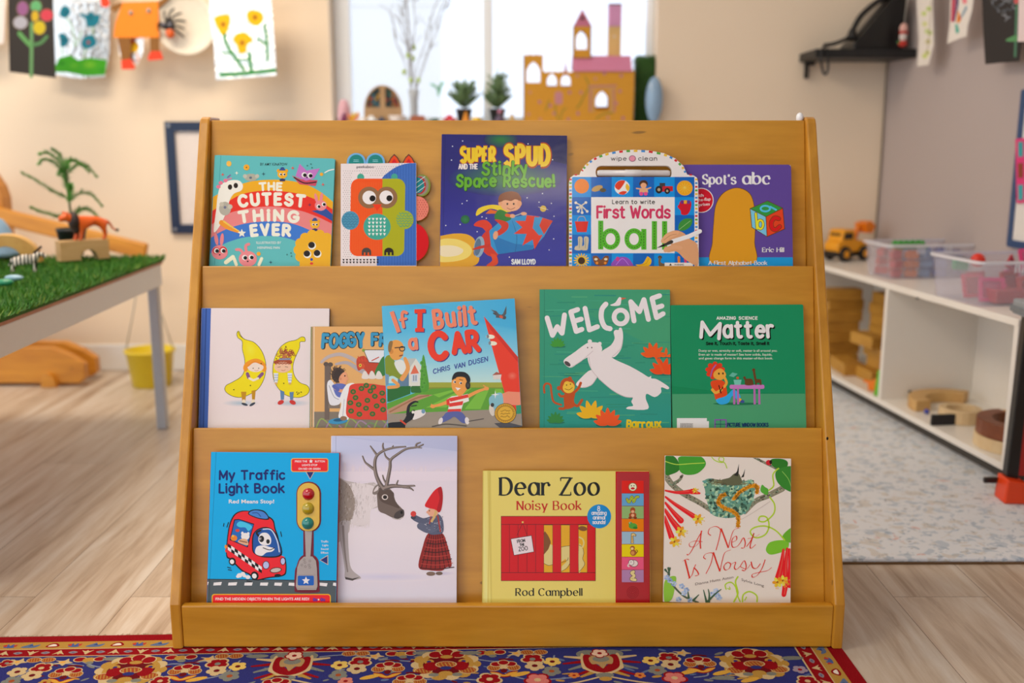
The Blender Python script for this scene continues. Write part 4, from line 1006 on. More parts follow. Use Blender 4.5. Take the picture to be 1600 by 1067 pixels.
for i, (x, y) in enumerate(((1215, 705), (1275, 682), (1340, 700), (1232, 748), (1372, 738), (1195, 785), (1318, 768), (1255, 798), (1385, 808), (1200, 845), (1308, 825), (1260, 868), (1355, 866), (1310, 660), (1362, 672), (1425, 715), (1430, 770), (1432, 835))):
    a.ell(x, y, 21, 19, '#33682e'); a.ell(x, y, 9, 8, '#9a5a2a')
a.ell(1105, 918, 70, 22, '#3b8cb8', -4); a.ell(1110, 910, 38, 11, '#24587c', -4); a.ell(1145, 898, 25, 16, '#8a6a50')
B.finish()

# --- car book
B = Book('picture_book', 'sky blue paperback leaning slightly, with a running boy and a tall red fin', 1, (580, 450, 840, 690), 1156,
         [(75, 125), (995, 72), (115, 962), (1050, 962)], off=.0125, t=.0040, kind='soft', base='#58b4d8', gain=1.25, rough=.18, coat=.5)
a = B.art
a.grad(50, 40, 1100, 700, [(40, '#3aa6d6'), (300, '#55b4da'), (520, '#8fcbdc'), (660, '#b9dcd8')])
a.rect(380, 655, 1000, 720, '#9aa236'); a.rect(380, 690, 1000, 730, '#7e8c2c')
a.poly([(110, 800), (300, 730), (420, 700), (620, 690), (1000, 700), (1060, 880), (110, 900)], '#5a9c2e')
for q in ([(430, 740), (560, 708), (620, 700), (470, 760)], [(380, 830), (640, 700), (700, 695), (520, 830)], [(650, 840), (760, 700), (820, 700), (760, 840)], [(850, 840), (860, 700), (905, 700), (960, 840)]): a.poly(q, '#76b83a')
a.poly([(100, 850), (330, 740), (430, 742), (300, 790), (250, 850), (100, 880)], '#b08a6c'); a.line([(130, 860), (300, 770), (400, 745)], 10, '#9a6a4c')
a.poly([(100, 875), (400, 862), (1070, 835), (1080, 1000), (100, 1000)], '#948a7c')
a.poly([(185, 590), (270, 560), (270, 685), (185, 680)], '#5d7c98'); a.poly([(262, 560), (310, 488), (358, 560), (352, 690), (262, 690)], '#d2d6cc'); a.poly([(200, 560), (240, 490), (312, 488), (262, 565)], '#b4bcb8')
a.poly([(272, 598), (302, 532), (332, 592)], '#d46a4c'); a.poly([(280, 598), (324, 594), (324, 655), (282, 655)], '#c8d2da'); a.rect(290, 605, 300, 645, '#8a98a8'); a.rect(306, 605, 316, 645, '#8a98a8')
a.poly([(112, 685), (275, 680), (272, 735), (130, 790), (112, 790)], '#28692c'); a.rect(275, 680, 350, 728, '#2f6a2c', 12)
a.poly([(362, 462), (385, 560), (400, 700), (345, 712), (345, 580)], '#4d962c', True)
for i in range(7): a.ell(362 + (i % 2) * 14 - 7, 520 + i * 28, 16, 15, '#3c7f2a', c2='#5aa436')
a.poly([(95, 490), (140, 470), (190, 560), (240, 560), (245, 620), (200, 635), (150, 610), (110, 620), (100, 600)], '#7d9026', True); a.poly([(90, 590), (125, 605), (120, 670), (100, 680)], '#6d94b4')
a.poly([(160, 520), (215, 500), (245, 560), (205, 600)], '#d6ddd8', True); a.line([(150, 640), (190, 680), (120, 690)], 22, '#dc9a52'); a.line([(215, 630), (255, 560), (235, 490)], (34, 24), '#dc9a52')
a.ell(172, 418, 55, 58, '#dc9b4a'); a.poly([(130, 420), (215, 400), (225, 445), (205, 490), (160, 500), (130, 470)], '#dc9b4a', True); a.ell(140, 440, 14, 18, '#c9843a'); a.poly([(118, 400), (130, 370), (150, 375), (135, 440), (120, 440)], '#8a6a3a', True)
a.line([(165, 415), (232, 410)], 7, '#1c2026', smooth=False); a.line(earc(215, 422, 18, 16, 0, 350), 6, '#1c2026'); a.line([(198, 472), (218, 466)], 8, '#7a3a24')
a.poly([(782, 195), (905, 340), (1022, 482), (1050, 800), (1050, 860), (960, 845), (905, 650), (836, 400)], '#e03a1e'); a.poly([(782, 195), (1022, 482), (1022, 520), (830, 290)], '#c92c18')
a.poly([(908, 735), (950, 718), (1060, 725), (1060, 815), (912, 810)], '#e88c6e'); a.poly([(818, 770), (860, 735), (910, 735), (912, 840), (840, 850)], '#7fb8c4', True); a.poly([(1005, 815), (1060, 810), (1060, 870), (1010, 875)], '#2f8f6a')
a.star(862, 740, 30, '#f2f0e6', 4, .2); a.ell(980, 610, 36, 30, '#e8705a', c2='#e03a1e')
for v in (338, 384): a.ell(828 + (v - 338) * .35, v, 30, 15, '#ece4cc', 4); a.ell(810 + (v - 338) * .3, v - 2, 9, 13, '#7d8088')
a.poly([(845, 605), (905, 600), (900, 632), (850, 635)], '#d5cfc8'); a.poly([(840, 606), (870, 582), (912, 600)], '#a05a4a')
for w_, d_, c1, c2 in ((1, 6, '#3a3b80', '#3a3b80'), (0, 0, '#ea8262', '#e0391c')):
    a.poly([(128 + d_, 168 + d_), (156 + d_, 158 + d_), (206 + d_, 302 + d_), (178 + d_, 312 + d_)], c1)
    a.line([(245 + d_, 172 + d_), (222 + d_, 166 + d_), (214 + d_, 195 + d_), (226 + d_, 270 + d_)], 22, c1); a.line([(200 + d_, 222 + d_), (242 + d_, 212 + d_)], 18, c1, smooth=False)
    for q in ([(300, 148), (378, 145), (378, 172), (300, 175)], [(322, 150), (356, 150), (352, 300), (318, 300)], [(306, 278), (368, 276), (366, 304), (304, 304)]): a.poly([(x + d_, y + d_) for x, y in q], c2)
    a.hand('Built', 432 + d_, 278 + d_, 742 + d_, 118, 27, c1, slope=-.12, gap=3.2, jit=.5, seed=12)
    a.hand('a', 258 + d_, 425 + d_, 328 + d_, 92, 24, c1, slope=-.1)
    a.hand('C', 395 + d_, 490 + d_, 545 + d_, 170, 46, c2, slope=-.05); a.hand('AR', 558 + d_, 450 + d_, 765 + d_, 128, 38, c2, slope=-.12, gap=2.2)
a.hand('CHRIS', 430, 596, 550, 30, 6, '#3a4a9a', slope=-.25, gap=2.2, slant=.2); a.hand('VAN', 576, 562, 654, 30, 6, '#3a4a9a', slope=-.22, gap=1.6, slant=.2); a.hand('DUSEN', 676, 536, 812, 30, 6, '#3a4a9a', slope=-.22, gap=2, slant=.2)
a.line([(850, 175), (885, 190), (925, 205)], (10, 26), '#4a4a4c'); a.poly([(830, 150), (870, 160), (895, 190), (915, 180), (940, 122), (938, 180), (910, 210), (865, 205), (870, 180)], '#55565a'); a.ell(903, 200, 14, 10, '#c8583c', 30)
a.line([(535, 790), (480, 810), (425, 822)], (26, 16), '#e2984c'); a.ell(428, 822, 18, 13, '#e2984c'); a.line([(668, 755), (740, 718), (800, 698)], (26, 16), '#e2984c'); a.ell(800, 698, 18, 13, '#e2984c')
a.line([(800, 690), (780, 676)], 7, '#e2984c'); a.line([(425, 815), (418, 808)], 7, '#e2984c')
sh = [(522, 775), (560, 752), (640, 742), (672, 735), (680, 785), (640, 800), (622, 862), (530, 862), (540, 815), (525, 815)]
a.poly(sh, '#e9e2d8'); 
for q in ([(540, 765), (672, 738), (676, 760), (550, 790)], [(545, 800), (640, 785), (634, 812), (540, 826)], [(532, 842), (626, 838), (622, 862), (530, 862)], [(522, 775), (545, 765), (545, 815), (525, 815)]): a.poly(q, '#d6382a')
a.poly([(530, 862), (622, 860), (660, 905), (668, 935), (630, 935), (580, 895), (545, 912), (490, 935), (472, 915), (500, 890)], '#55609e', True); a.ell(482, 925, 14, 26, '#d8d4d4', 20); a.ell(666, 922, 15, 26, '#d8d4d4', -10)
a.line([(425, 962), (520, 945), (660, 958)], 9, '#5a534c'); a.line([(680, 925), (780, 908)], 7, '#5a534c')
a.poly([(560, 640), (580, 612), (640, 605), (680, 640), (672, 690), (640, 735), (610, 752), (575, 720), (560, 690)], '#e59a48', True); a.poly([(562, 640), (572, 600), (600, 582), (650, 585), (682, 612), (688, 650), (668, 655), (650, 622), (600, 618)], '#1f1c1c', True); a.ell(672, 676, 17, 28, '#2a2422'); a.ell(672, 676, 8, 14, '#46403c')
eye(a, 580, 652, 9); eye(a, 622, 660, 9); a.poly([(585, 690), (622, 696), (600, 712)], '#f0e8e0'); a.line([(570, 632), (588, 626)], 4, '#1c1818'); a.line([(612, 634), (636, 640)], 4, '#1c1818')
a.poly([(118, 940), (215, 925), (250, 880), (300, 845), (290, 905), (240, 945), (225, 1000), (118, 1000)], '#1d1b1c', True)
a.line([(255, 880), (262, 820), (300, 790), (325, 792)], (24, 8), '#1d1b1c'); a.line([(280, 820), (315, 815)], 7, '#1d1b1c'); a.poly([(300, 855), (345, 845), (372, 850), (376, 875), (340, 900), (290, 915), (300, 880)], '#dcd9d6', True); a.ell(362, 856, 13, 16, '#6f95b0'); a.ell(290, 862, 9, 10, '#e8e0d6'); a.line([(205, 920), (238, 945)], 12, '#c8462c', smooth=False)
a.ell(838, 850, 18, 40, '#cfc9bc', -14); a.ell(842, 812, 12, 14, '#3a3836'); a.poly([(855, 940), (940, 930), (1060, 960), (1060, 980), (900, 975)], '#4a4a50')
a.ell(932, 870, 76, 70, '#3a2c10'); a.ell(932, 870, 73, 67, '#c99a22'); a.line(earc(932, 870, 56, 51, 0, 350, 30), 4, '#8a6412'); 
a.ell(932, 870, 52, 47, '#d5a930')
rn = random.Random(6)
for v in (852, 872, 892): a.line([(900 + i * 8, v + rn.uniform(-6, 6)) for i in range(9)], 4, '#8a6412')
for i in range(28):
    t_ = i * 2 * PI / 28; a.line([(932 + 60 * math.cos(t_), 870 + 55 * math.sin(t_)), (932 + 66 * math.cos(t_), 870 + 61 * math.sin(t_))], 4, '#8a6412', smooth=False, cap=False)
B.finish()

# --- white bear book
B = Book('picture_book', 'green paperback with a big dancing white bear and an orange monkey', 1, (830, 440, 1060, 690), 982,
         [(58, 50), (922, 55), (57, 972), (938, 972)], t=.006, kind='soft', base='#358a70', gain=1.5, rough=.4)
a = B.art
a.grad(40, 40, 960, 1000, [(40, '#3f9068'), (500, '#338a6e'), (1000, '#27867c')])
rn = random.Random(11)
for i in range(70):
    x, y = rn.uniform(60, 900), rn.uniform(60, 960); l_ = rn.uniform(60, 220); a.line([(x, y), (x + l_, y + rn.uniform(-4, 4))], rn.uniform(3, 9), rn.choice(('#47976f', '#2c8068', '#3f9878', '#2a7f70')), smooth=False, cap=False); a.n -= 1
a.layer(); a.line([(88, 50), (86, 972)], 3, '#2a6f58', smooth=False, cap=False)
WB = '#d8ccce'
for q in ([(106, 242), (142, 358)], [(142, 358), (174, 300)], [(174, 300), (206, 344)], [(206, 344), (222, 222)], [(264, 202), (300, 332)], [(264, 202), (310, 186)], [(284, 264), (334, 250)], [(300, 332), (338, 318)],
          [(359, 178), (388, 322)], [(388, 322), (442, 300)], [(664, 134), (686, 262)], [(664, 134), (722, 200)], [(722, 200), (752, 120)], [(752, 120), (782, 252)], [(806, 112), (836, 240)], [(806, 112), (856, 94)], [(822, 178), (872, 162)], [(836, 240), (880, 214)]): a.line(q, 33, WB, smooth=False)
a.line([(498, 150), (472, 185), (468, 245), (490, 300), (526, 314)], 34, WB); a.line(earc(597, 236, 44, 46, 0, 350, 28), 32, WB, closed=True, smooth=False, cap=False)
a.poly([(528, 155), (560, 140), (585, 105), (600, 108), (600, 130), (590, 158), (545, 162)], WB, True); a.poly([(600, 106), (636, 110), (604, 122)], '#b8583c')
S_ = '#b9aeb0'; BW = '#d6cbcb'
a.poly([(470, 470), (530, 425), (556, 380), (550, 338), (562, 322), (582, 322), (588, 308), (604, 312), (613, 360), (606, 430), (580, 480), (540, 505)], BW, True); a.line([(612, 380), (596, 445), (540, 502)], 4, S_)
a.poly([(395, 590), (440, 628), (400, 690), (345, 708), (300, 690), (320, 655)], BW, True); a.line([(438, 640), (400, 690), (345, 706)], 4, S_)
a.poly([(376, 495), (430, 452), (500, 480), (560, 520), (660, 565), (740, 610), (782, 636), (800, 628), (802, 645), (840, 652), (915, 700), (910, 718), (868, 705), (866, 740), (824, 770), (772, 748), (764, 780), (778, 850), (642, 850), (648, 834), (680, 828), (668, 800), (676, 772), (620, 765), (540, 722), (452, 648), (400, 585)], BW, True, 4)
a.line([(452, 648), (540, 722), (620, 765), (676, 772)], 5, S_); a.line([(384, 500), (402, 585), (450, 645)], 4, S_)
a.ell(391, 398, 14, 13, BW); a.ell(457, 414, 13, 13, BW)
a.poly([(216, 528), (290, 470), (366, 414), (410, 404), (458, 414), (472, 460), (430, 492), (388, 500), (330, 530), (262, 574)], BW, True); a.line([(262, 572), (330, 532), (412, 462)], 4, S_); a.ell(242, 548, 24, 13, '#4a4244', 38); a.ell(376, 440, 4, 5, '#3a3234'); a.ell(404, 440, 4, 5, '#3a3234')
MK = '#a94a20'
a.line([(200, 822), (150, 800), (135, 740), (128, 690), (100, 680), (85, 700), (88, 740)], 13, MK); a.poly([(225, 745), (290, 730), (285, 790), (290, 830), (232, 850), (218, 800)], MK, True); a.line([(235, 760), (200, 765), (185, 750)], 16, MK); a.line([(285, 740), (315, 710), (330, 676)], 18, MK); a.line([(280, 815), (310, 828), (338, 790)], 18, MK); a.line([(230, 820), (222, 845), (190, 846)], 18, MK)
a.ell(242, 695, 50, 54, MK); a.ell(185, 710, 14, 14, MK); a.ell(258, 645, 13, 12, MK); a.ell(250, 706, 40, 38, '#d2ac3a', -15); a.ell(240, 684, 22, 20, '#d2ac3a'); a.line([(225, 715), (252, 722), (275, 706)], 3, '#5a2c14'); a.ell(236, 690, 4, 4, '#3a2010'); a.ell(262, 684, 4, 4, '#3a2010')
for cx, cy, r_, c, n_ in ((176, 432, 62, '#3c8a34', 7), (162, 938, 72, '#327a3a', 7), (812, 500, 100, '#d8531e', 6), (900, 500, 60, '#d8581e', 3), (880, 612, 110, '#d8471c', 6), (400, 905, 120, '#d2a21e', 6), (510, 955, 115, '#dd4f22', 7)):
    a.ell(cx + 8, cy + 2, r_ * .75, r_ * .12, '#256a58'); leafy(a, cx, cy, r_, c, n_, 150, .17)
a.line([(830, 500), (880, 600)], 16, '#d8501e')
a.hand('Barroux', 632, 974, 870, 50, 13, '#d8b41e', jit=.8, gap=2.2)
B.finish()

# --- matter book (back cover facing out)
B = Book('picture_book', 'glossy green paperback with a child sitting at a small pink table and a barcode', 1, (1030, 460, 1320, 690), 1345,
         [(85, 78), (1042, 72), (95, 965), (1068, 965)], t=.006, kind='soft', base='#178055', gain=1.5, rough=.15, coat=.6, r=.003)
a = B.art
a.poly([(60, 670), (300, 690), (420, 705), (1100, 720), (1100, 1000), (60, 1000)], '#439066'); a.poly([(60, 660), (250, 680), (440, 705), (1100, 718), (60, 722)], '#127a4e')
a.hand('AMAZING', 415, 181, 556, 20, 5, '#dde6d8', gap=2.4); a.hand('SCIENCE', 574, 181, 713, 20, 5, '#dde6d8', gap=2.4)
for d_, c in ((9, '#0d1512'), (0, '#e0d8d4')): a.hand('M', 290 + d_, 308 + d_, 446 + d_, 108, 26, c, slope=.08); a.hand('atter', 458 + d_, 306 + d_, 838 + d_, 112, 25, c, jit=.8, seed=5, gap=2.8)
a.hand('See it, Touch it, Taste it, Smell it', 336, 365, 800, 20, 6, '#0c2018', gap=1.7, jit=.4)
for s_, v, x1 in (('Dusty or wet, stretchy or soft, matter is all around you.', 415, 856), ('Even air is made of matter! See how solids, liquids,', 443, 818), ('and gases change form in this matter-of-fact book.', 470, 824)): a.text(s_, 286, v, x1, 17, '#c8dcc8', .008)
a.ell(560, 792, 170, 9, '#1f6a48')
a.ell(405, 555, 56, 55, '#c7361e')
for i in range(9): a.ell(405 + 54 * math.cos(i * .7 + 1.9), 552 + 50 * math.sin(i * .7 + 1.9), 17, 16, '#c7361e')
a.line([(372, 595), (385, 545), (410, 510)], 9, '#8a5a9a'); a.poly([(400, 560), (440, 535), (476, 560), (482, 590), (450, 620), (410, 612), (392, 590)], '#e2983c', True); a.ell(432, 574, 6, 8, '#3a241a'); a.ell(462, 572, 6, 8, '#3a241a')
a.poly([(372, 640), (410, 620), (470, 632), (490, 700), (484, 735), (415, 765), (395, 710)], '#c9441e', True); a.line([(470, 670), (488, 640), (472, 600)], 18, '#e2983c'); a.line([(385, 690), (410, 712), (450, 690)], 20, '#e2983c'); a.line([(432, 660), (448, 715)], 7, '#1a1412'); a.line([(462, 670), (440, 705)], 6, '#1a1412')
a.poly([(412, 762), (484, 735), (530, 690), (560, 700), (590, 740), (570, 765), (530, 735), (500, 785), (440, 796)], '#2d98d2', True); a.ell(582, 765, 14, 14, '#d8982c'); a.ell(602, 776, 16, 11, '#3a4a8a')
a.rect(510, 654, 762, 684, '#b370b0', 12)
for x in (542, 570, 690, 724): a.poly([(x - 7, 682), (x + 7, 682), (x + 10, 796), (x - 6, 796)], '#a463a4')
a.poly([(538, 618), (596, 618), (590, 655), (546, 655)], '#6ab4a4'); a.poly([(505, 590), (530, 565), (568, 575), (540, 600)], '#5aa894'); a.ell(568, 605, 10, 9, '#b8502c')
a.poly([(608, 600), (625, 595), (630, 610), (670, 612), (682, 640), (680, 656), (625, 656), (620, 625)], '#5d3c22', True); a.line([(684, 545), (692, 590), (700, 630)], 16, '#5d3c22'); a.ell(684, 546, 12, 10, '#5d3c22'); a.poly([(695, 612), (738, 615), (742, 656), (728, 656), (726, 640), (708, 640), (706, 656), (694, 656)], '#5d3c22')
a.poly([(128, 896), (345, 896), (345, 918), (360, 918), (360, 990), (128, 990)], '#dcd6d0'); a.text('ISBN 1-4048-0019-2', 146, 914, 268, 9, '#3a3a3a') if 0 else None
for i in range(22): a.rect(154 + i * 4.1, 932, 154 + i * 4.1 + (1.4 if i % 3 else 2.6), 990, '#3a3838'); a.n -= 1
a.layer()
a.line([(404, 908), (484, 908), (484, 975), (404, 975), (404, 908)], 9, '#7a4f9a', smooth=False); a.line([(404, 940), (484, 940)], 4, '#2a3a5a', smooth=False); a.line([(444, 908), (444, 975)], 4, '#2a3a5a', smooth=False)
a.hand('PICTURE WINDOW BOOKS', 490, 956, 792, 24, 6, '#173a5c', gap=2, jit=.4)
B.finish()

# --- traffic light book
B = Book('sound_book', 'bright blue sound book with a red van and a yellow plastic traffic light', 2, (310, 690, 540, 960), 909,
         [(85, 65), (866, 68), (45, 992), (852, 992)], off=.0155, t=.013, base='#089de2', gain=1.42, rough=.28, coat=.3, spine='#c22a34')
a = B.art
a.poly([(40, 850), (400, 852), (900, 860), (900, 1100), (40, 1100)], '#4a5458')
for x0, x1 in ((40, 64), (92, 145), (183, 240), (283, 336), (380, 432), (468, 518), (556, 606), (744, 798), (830, 870)): a.poly([(x0 + 3, 870), (x1, 868 + (x1 - 300) * .012), (x1 - 6, 888 + (x1 - 300) * .012), (x0, 888)], '#e6e4e2')
a.line([(110, 60), (70, 850)], 3, '#0d74a8', smooth=False, cap=False); a.line([(70, 850), (66, 1000)], 3, '#2c3438', smooth=False, cap=False)
a.line([(40, 849), (400, 852), (900, 860)], 4, '#14181a', smooth=False)
a.rect(82, 940, 818, 1060, '#e2a21e', 18); a.rect(88, 946, 812, 1060, '#d81f22', 14)
a.text('FIND THE HIDDEN OBJECTS WHEN THE LIGHTS ARE RED!', 106, 979, 684, 17, '#f0e6e2', .016)
a.hand('Go', 706, 983, 736, 16, 6, '#5a2a8a'); a.hand('Go', 752, 983, 784, 16, 6, '#5a2a8a'); a.ell(742, 975, 5, 5, '#e8e0d8')
NV = '#141f62'
a.hand('My Traffic', 126, 232, 538, 52, 12, NV, jit=.25, gap=2.3); a.hand('Light Book', 124, 314, 534, 52, 12, NV, jit=.25, gap=2.3)
a.text('Red Means Stop!', 188, 380, 468, 24, '#dbe4ea', .02)
a.rect(572, 102, 803, 187, '#e8a23a', 15); a.rect(577, 107, 798, 182, '#d52028', 11)
a.text('PRESS THE', 596, 127, 672, 12, '#f0e6e2', .02); a.star(695, 121, 14, '#f0ece6'); a.text('BUTTON', 720, 127, 781, 12, '#f0e6e2', .02); a.text('LIGHTS STOP', 640, 150, 735, 12, '#f0e6e2', .02); a.text('ON RED OR GREEN', 618, 173, 754, 12, '#f0e6e2', .02)
a.poly([(662, 186), (718, 186), (690, 234)], '#b8a8a0'); a.poly([(668, 187), (712, 187), (690, 228)], '#1f2a6a')
BK = '#14100f'
van = [(178, 700), (182, 610), (196, 520), (222, 460), (262, 434), (320, 432), (400, 455), (455, 485), (470, 540), (490, 600), (507, 695), (532, 715), (538, 788), (520, 822), (430, 836), (352, 850), (318, 815), (270, 790), (205, 725)]
a.poly([(p[0] + (6 if p[0] > 350 else -6), p[1] + (6 if p[1] > 640 else -5)) for p in van], BK, True); a.poly(van, '#d8202a', True)
a.poly([(310, 450), (320, 425), (360, 418), (410, 430), (438, 478), (380, 478)], BK, True); a.poly([(316, 448), (326, 430), (360, 424), (405, 436), (430, 472), (380, 472)], '#3f78c0', True); a.line([(335, 440), (365, 440), (385, 462)], 5, '#20427e')
for d_, c in ((5, BK), (0, '#1f62ac')): a.poly([(226 - d_, 485 - d_), (250, 482 - d_), (340 + d_, 512 - d_), (300 + d_, 648 + d_), (198 - d_, 602 + d_)], c)
a.poly([(236, 512), (262, 492), (330, 520), (310, 552), (290, 530), (255, 528)], '#3fb4dc', True); a.ell(290, 585, 26, 22, '#e4ded4'); a.ell(272, 565, 8, 10, '#e4ded4'); a.ell(308, 568, 8, 10, '#e4ded4'); a.poly([(245, 620), (265, 600), (300, 605), (305, 640)], '#c9a07a', True); a.line([(256, 612), (300, 622)], 6, '#7a4a34'); a.ell(220, 595, 20, 18, '#d87a1e'); a.ell(214, 582, 7, 7, '#e8b43a'); a.ell(242, 548, 13, 9, '#c43a2e')
for d_, c in ((7, BK), (0, '#1c4f98')): a.poly([(338 - d_, 640), (345 - d_, 570), (380, 540 - d_), (440, 538 - d_), (480 + d_, 580), (508 + d_, 692 + d_), (410, 708 + d_), (350 - d_, 690)], c, True)
a.line([(400, 540), (450, 545), (486, 610), (500, 680)], 7, '#b4c4d8')
a.poly([(370, 600), (388, 566), (425, 565), (448, 595), (446, 630), (420, 640), (385, 632)], '#ece8e2', True); a.ell(390, 600, 16, 20, '#1c1816'); a.ell(430, 616, 11, 14, '#1c1816'); a.line([(370, 580), (360, 560), (384, 548)], 12, '#1c1816'); eye(a, 384, 600, 7)
a.poly([(352, 690), (360, 650), (400, 640), (440, 650), (470, 660), (455, 678), (420, 685), (390, 705)], '#ece8e2', True); a.line([(400, 655), (440, 668), (470, 655)], 5, '#1c1816')
for i in range(10):
    for j in range(2):
        x, y = 182 + i * 21, 628 + i * 14.5 + j * 20; a.poly([(x, y), (x + 21, y + 14.5), (x + 21, y + 34.5), (x, y + 20)], '#ece6e0' if (i + j) % 2 else '#17120f')
for x, y, r_ in ((210, 740, 22), (348, 828, 24)): a.ell(x, y, r_, r_ * 1.12, BK, -15); a.ell(x - 2, y + 1, r_ * .6, r_ * .66, '#e4dcd6', -15)
a.ell(490, 826, 20, 10, BK)
for x, y, rx, ry in ((418, 762, 18, 22), (522, 738, 13, 20)): a.ell(x, y, rx + 4, ry + 4, BK); a.ell(x, y, rx, ry, '#a6b0da')
a.ell(478, 793, 37, 17, BK, -8); a.ell(478, 793, 32, 13, '#b8aca6', -8); a.ell(170, 648, 8, 12, '#d88a2c'); a.ell(174, 672, 9, 12, '#c8322a')
for x, y, r_ in ((255, 825, 17), (275, 815, 14), (245, 832, 12), (285, 828, 12), (306, 836, 15)): a.ell(x, y, r_, r_ * .8, '#dde6ea')
for q in ([(158, 505), (155, 522)], [(186, 498), (176, 528)], [(508, 556), (514, 585)], [(180, 775), (200, 780)], [(184, 790), (205, 794)], [(300, 860), (330, 865)]): a.line(q, 5, BK, smooth=False)
for i, s_ in enumerate(('Traffic', 'Light', 'Sound', 'Effect')): a.text(s_, 757 if i != 1 else 766, 622 + i * 23, 803, 13, '#cfe4ee', .012)
a.poly([(748, 731), (802, 698), (802, 762)], '#b8a8a0'); a.poly([(754, 731), (797, 706), (797, 755)], '#1f2a6a')
MR = '#6a1a2c'
a.rect(605, 246, 758, 560, MR, 74); a.rect(648, 540, 712, 730, MR); a.poly([(606, 770), (622, 725), (650, 700), (710, 700), (740, 730), (745, 780), (748, 900), (735, 930), (610, 930), (594, 905), (596, 800)], MR, True)
B.finish()
def inset(pts, z0, z1, name, m, bev=.0006):
    q = [B.loc(*p) for p in pts]
    return MB().prism([(p[0], p[1]) for p in q], z0, z1, bev=bev, plane='xy').build(name, m, B.root)
zt = B.t + a.step() * a.n
hs = inset(rrect(612, 254, 750, 552, 66, 8), zt - .0005, zt + .0022, 'signal_housing', mat('yellow_plastic', '#e8bc10', rough=.25, coat=.4))
k_ = (B.loc(700, 400)[0] - B.loc(600, 400)[0]) / 100
for cx, cy, nm, c in ((681, 323, 'red', '#c0101c'), (679, 412, 'amber', '#b8a41a'), (677, 503, 'green', '#0c8a80')):
    p = B.loc(cx, cy); r_ = 38 * k_
    ln = MB().lathe([(r_, 0), (r_ * .98, .0010), (r_ * .85, .0036), (r_ * .6, .0058), (r_ * .3, .0070), (.0002, .0074)], 28).build('signal_lens', mat('lens_' + nm, c, rough=.08, coat=1, var=0), B.root, (p[0], p[1], zt + .0021))
    ln['label'] = nm + ' signal lens'
gp = mat('grey_plastic', '#b4aca8', rough=.4)
inset([(658, 548), (704, 548), (694, 712), (664, 712)], zt - .0005, zt + .0012, 'signal_post', gp)
inset([(612, 775), (626, 735), (652, 710), (706, 708), (728, 735), (734, 780), (738, 890), (730, 915), (612, 915), (602, 890)], zt - .0005, zt + .0018, 'signal_base', gp)
q = Art((310, 690, 540, 960), 909, B.art.f, 1.3)
mb = MB(); lay = mb.bm.loops.layers.float_color.new('ink')
q.rect(615, 826, 715, 886, '#1c5cb4', 8); q.star(666, 857, 26, '#e8eaf0'); q.line([(612, 820), (725, 822)], 2, '#8a827e', smooth=False); q.line([(612, 905), (730, 905)], 2, '#8a827e', smooth=False)
for x, y in ((655, 728), (640, 760), (685, 760), (690, 735), (662, 770), (660, 745), (690, 775)):
    for i in range(5): q.ell(x + 6 * math.cos(i * 1.257), y + 6 * math.sin(i * 1.257), 2.4, 2.4, '#6a625e', n=6); q.n -= 1
q.into(mb, zt + .00185, lay); mb.build('star_button', B.mt, B.root, recalc=False)

# --- reindeer book
B = Book('picture_book', 'pale snowy hardback with a reindeer facing a child in a pointed red hat', 2, (510, 670, 730, 960), 809,
         [(26, 38), (752, 42), (24, 992), (747, 992)], t=.007, base='#d8d2de', gain=1.32, rough=.3, coat=.2)
a = B.art
a.grad(10, 30, 770, 1000, [(30, '#aab2d2'), (130, '#b9bfda'), (215, '#cfcadb'), (270, '#d6cfda'), (600, '#dfd7df'), (850, '#d6d2e0'), (1000, '#d0cde0')])
rn = random.Random(4)
for i in range(46):
    x = rn.uniform(70, 750); h_ = rn.uniform(15, 62) if x < 260 else rn.uniform(8, 40); a.ell(x, 250 - h_ * .3, rn.uniform(8, 18), h_ * .7, '#d9d0d8', c2='#cfc9d8' )
a.rect(60, 245, 760, 300, '#dad2dc'); a.line([(55, 40), (52, 992)], 3, '#9aa0bc', smooth=False, cap=False)
a.ell(330, 850, 330, 30, '#c9c8de', c2='#d8d3e0'); a.ell(660, 830, 80, 14, '#bdb9d2', c2='#d8d3e0')
FU, FD, FW = '#a89f9c', '#6d6058', '#d5cfd0'
a.poly([(40, 300), (120, 300), (200, 315), (280, 310), (300, 360), (310, 440), (250, 470), (245, 540), (190, 560), (140, 545), (125, 600), (40, 640)], '#b9b2b0', True); a.poly([(130, 320), (240, 320), (290, 350), (300, 430), (255, 470), (245, 540), (190, 555), (150, 545), (160, 480), (180, 420)], FW, True)
a.poly([(40, 300), (110, 305), (150, 360), (165, 440), (140, 520), (70, 560), (40, 560)], '#94897f', True)
a.poly([(72, 540), (130, 530), (125, 600), (128, 700), (142, 800), (195, 850), (190, 862), (150, 868), (108, 858), (105, 800), (90, 700), (76, 620)], '#aaa4a4', True); a.line([(95, 560), (105, 700), (122, 820)], (14, 8), '#857c78'); a.poly([(106, 850), (150, 860), (195, 850), (150, 872), (110, 864)], '#4c4644')
for i in range(260):
    x, y = rn.uniform(75, 300), rn.uniform(305, 540)
    if y > 470 and x > 230: continue
    c = rn.choice(('#8a7f78', '#b0a8a4', '#7a6c60')) if x < 155 else rn.choice(('#cdc6c6', '#dcd7d8', '#b9b2b2')); a.line([(x, y), (x - rn.uniform(-3, 6), y + rn.uniform(8, 24))], (4, 1.5), c, smooth=False, cap=False); a.n -= 1
a.layer()
for i in range(40): x = rn.uniform(140, 250); a.line([(x, rn.uniform(510, 545)), (x - 4, rn.uniform(550, 572))], (6, 2), FW, smooth=False, cap=False)
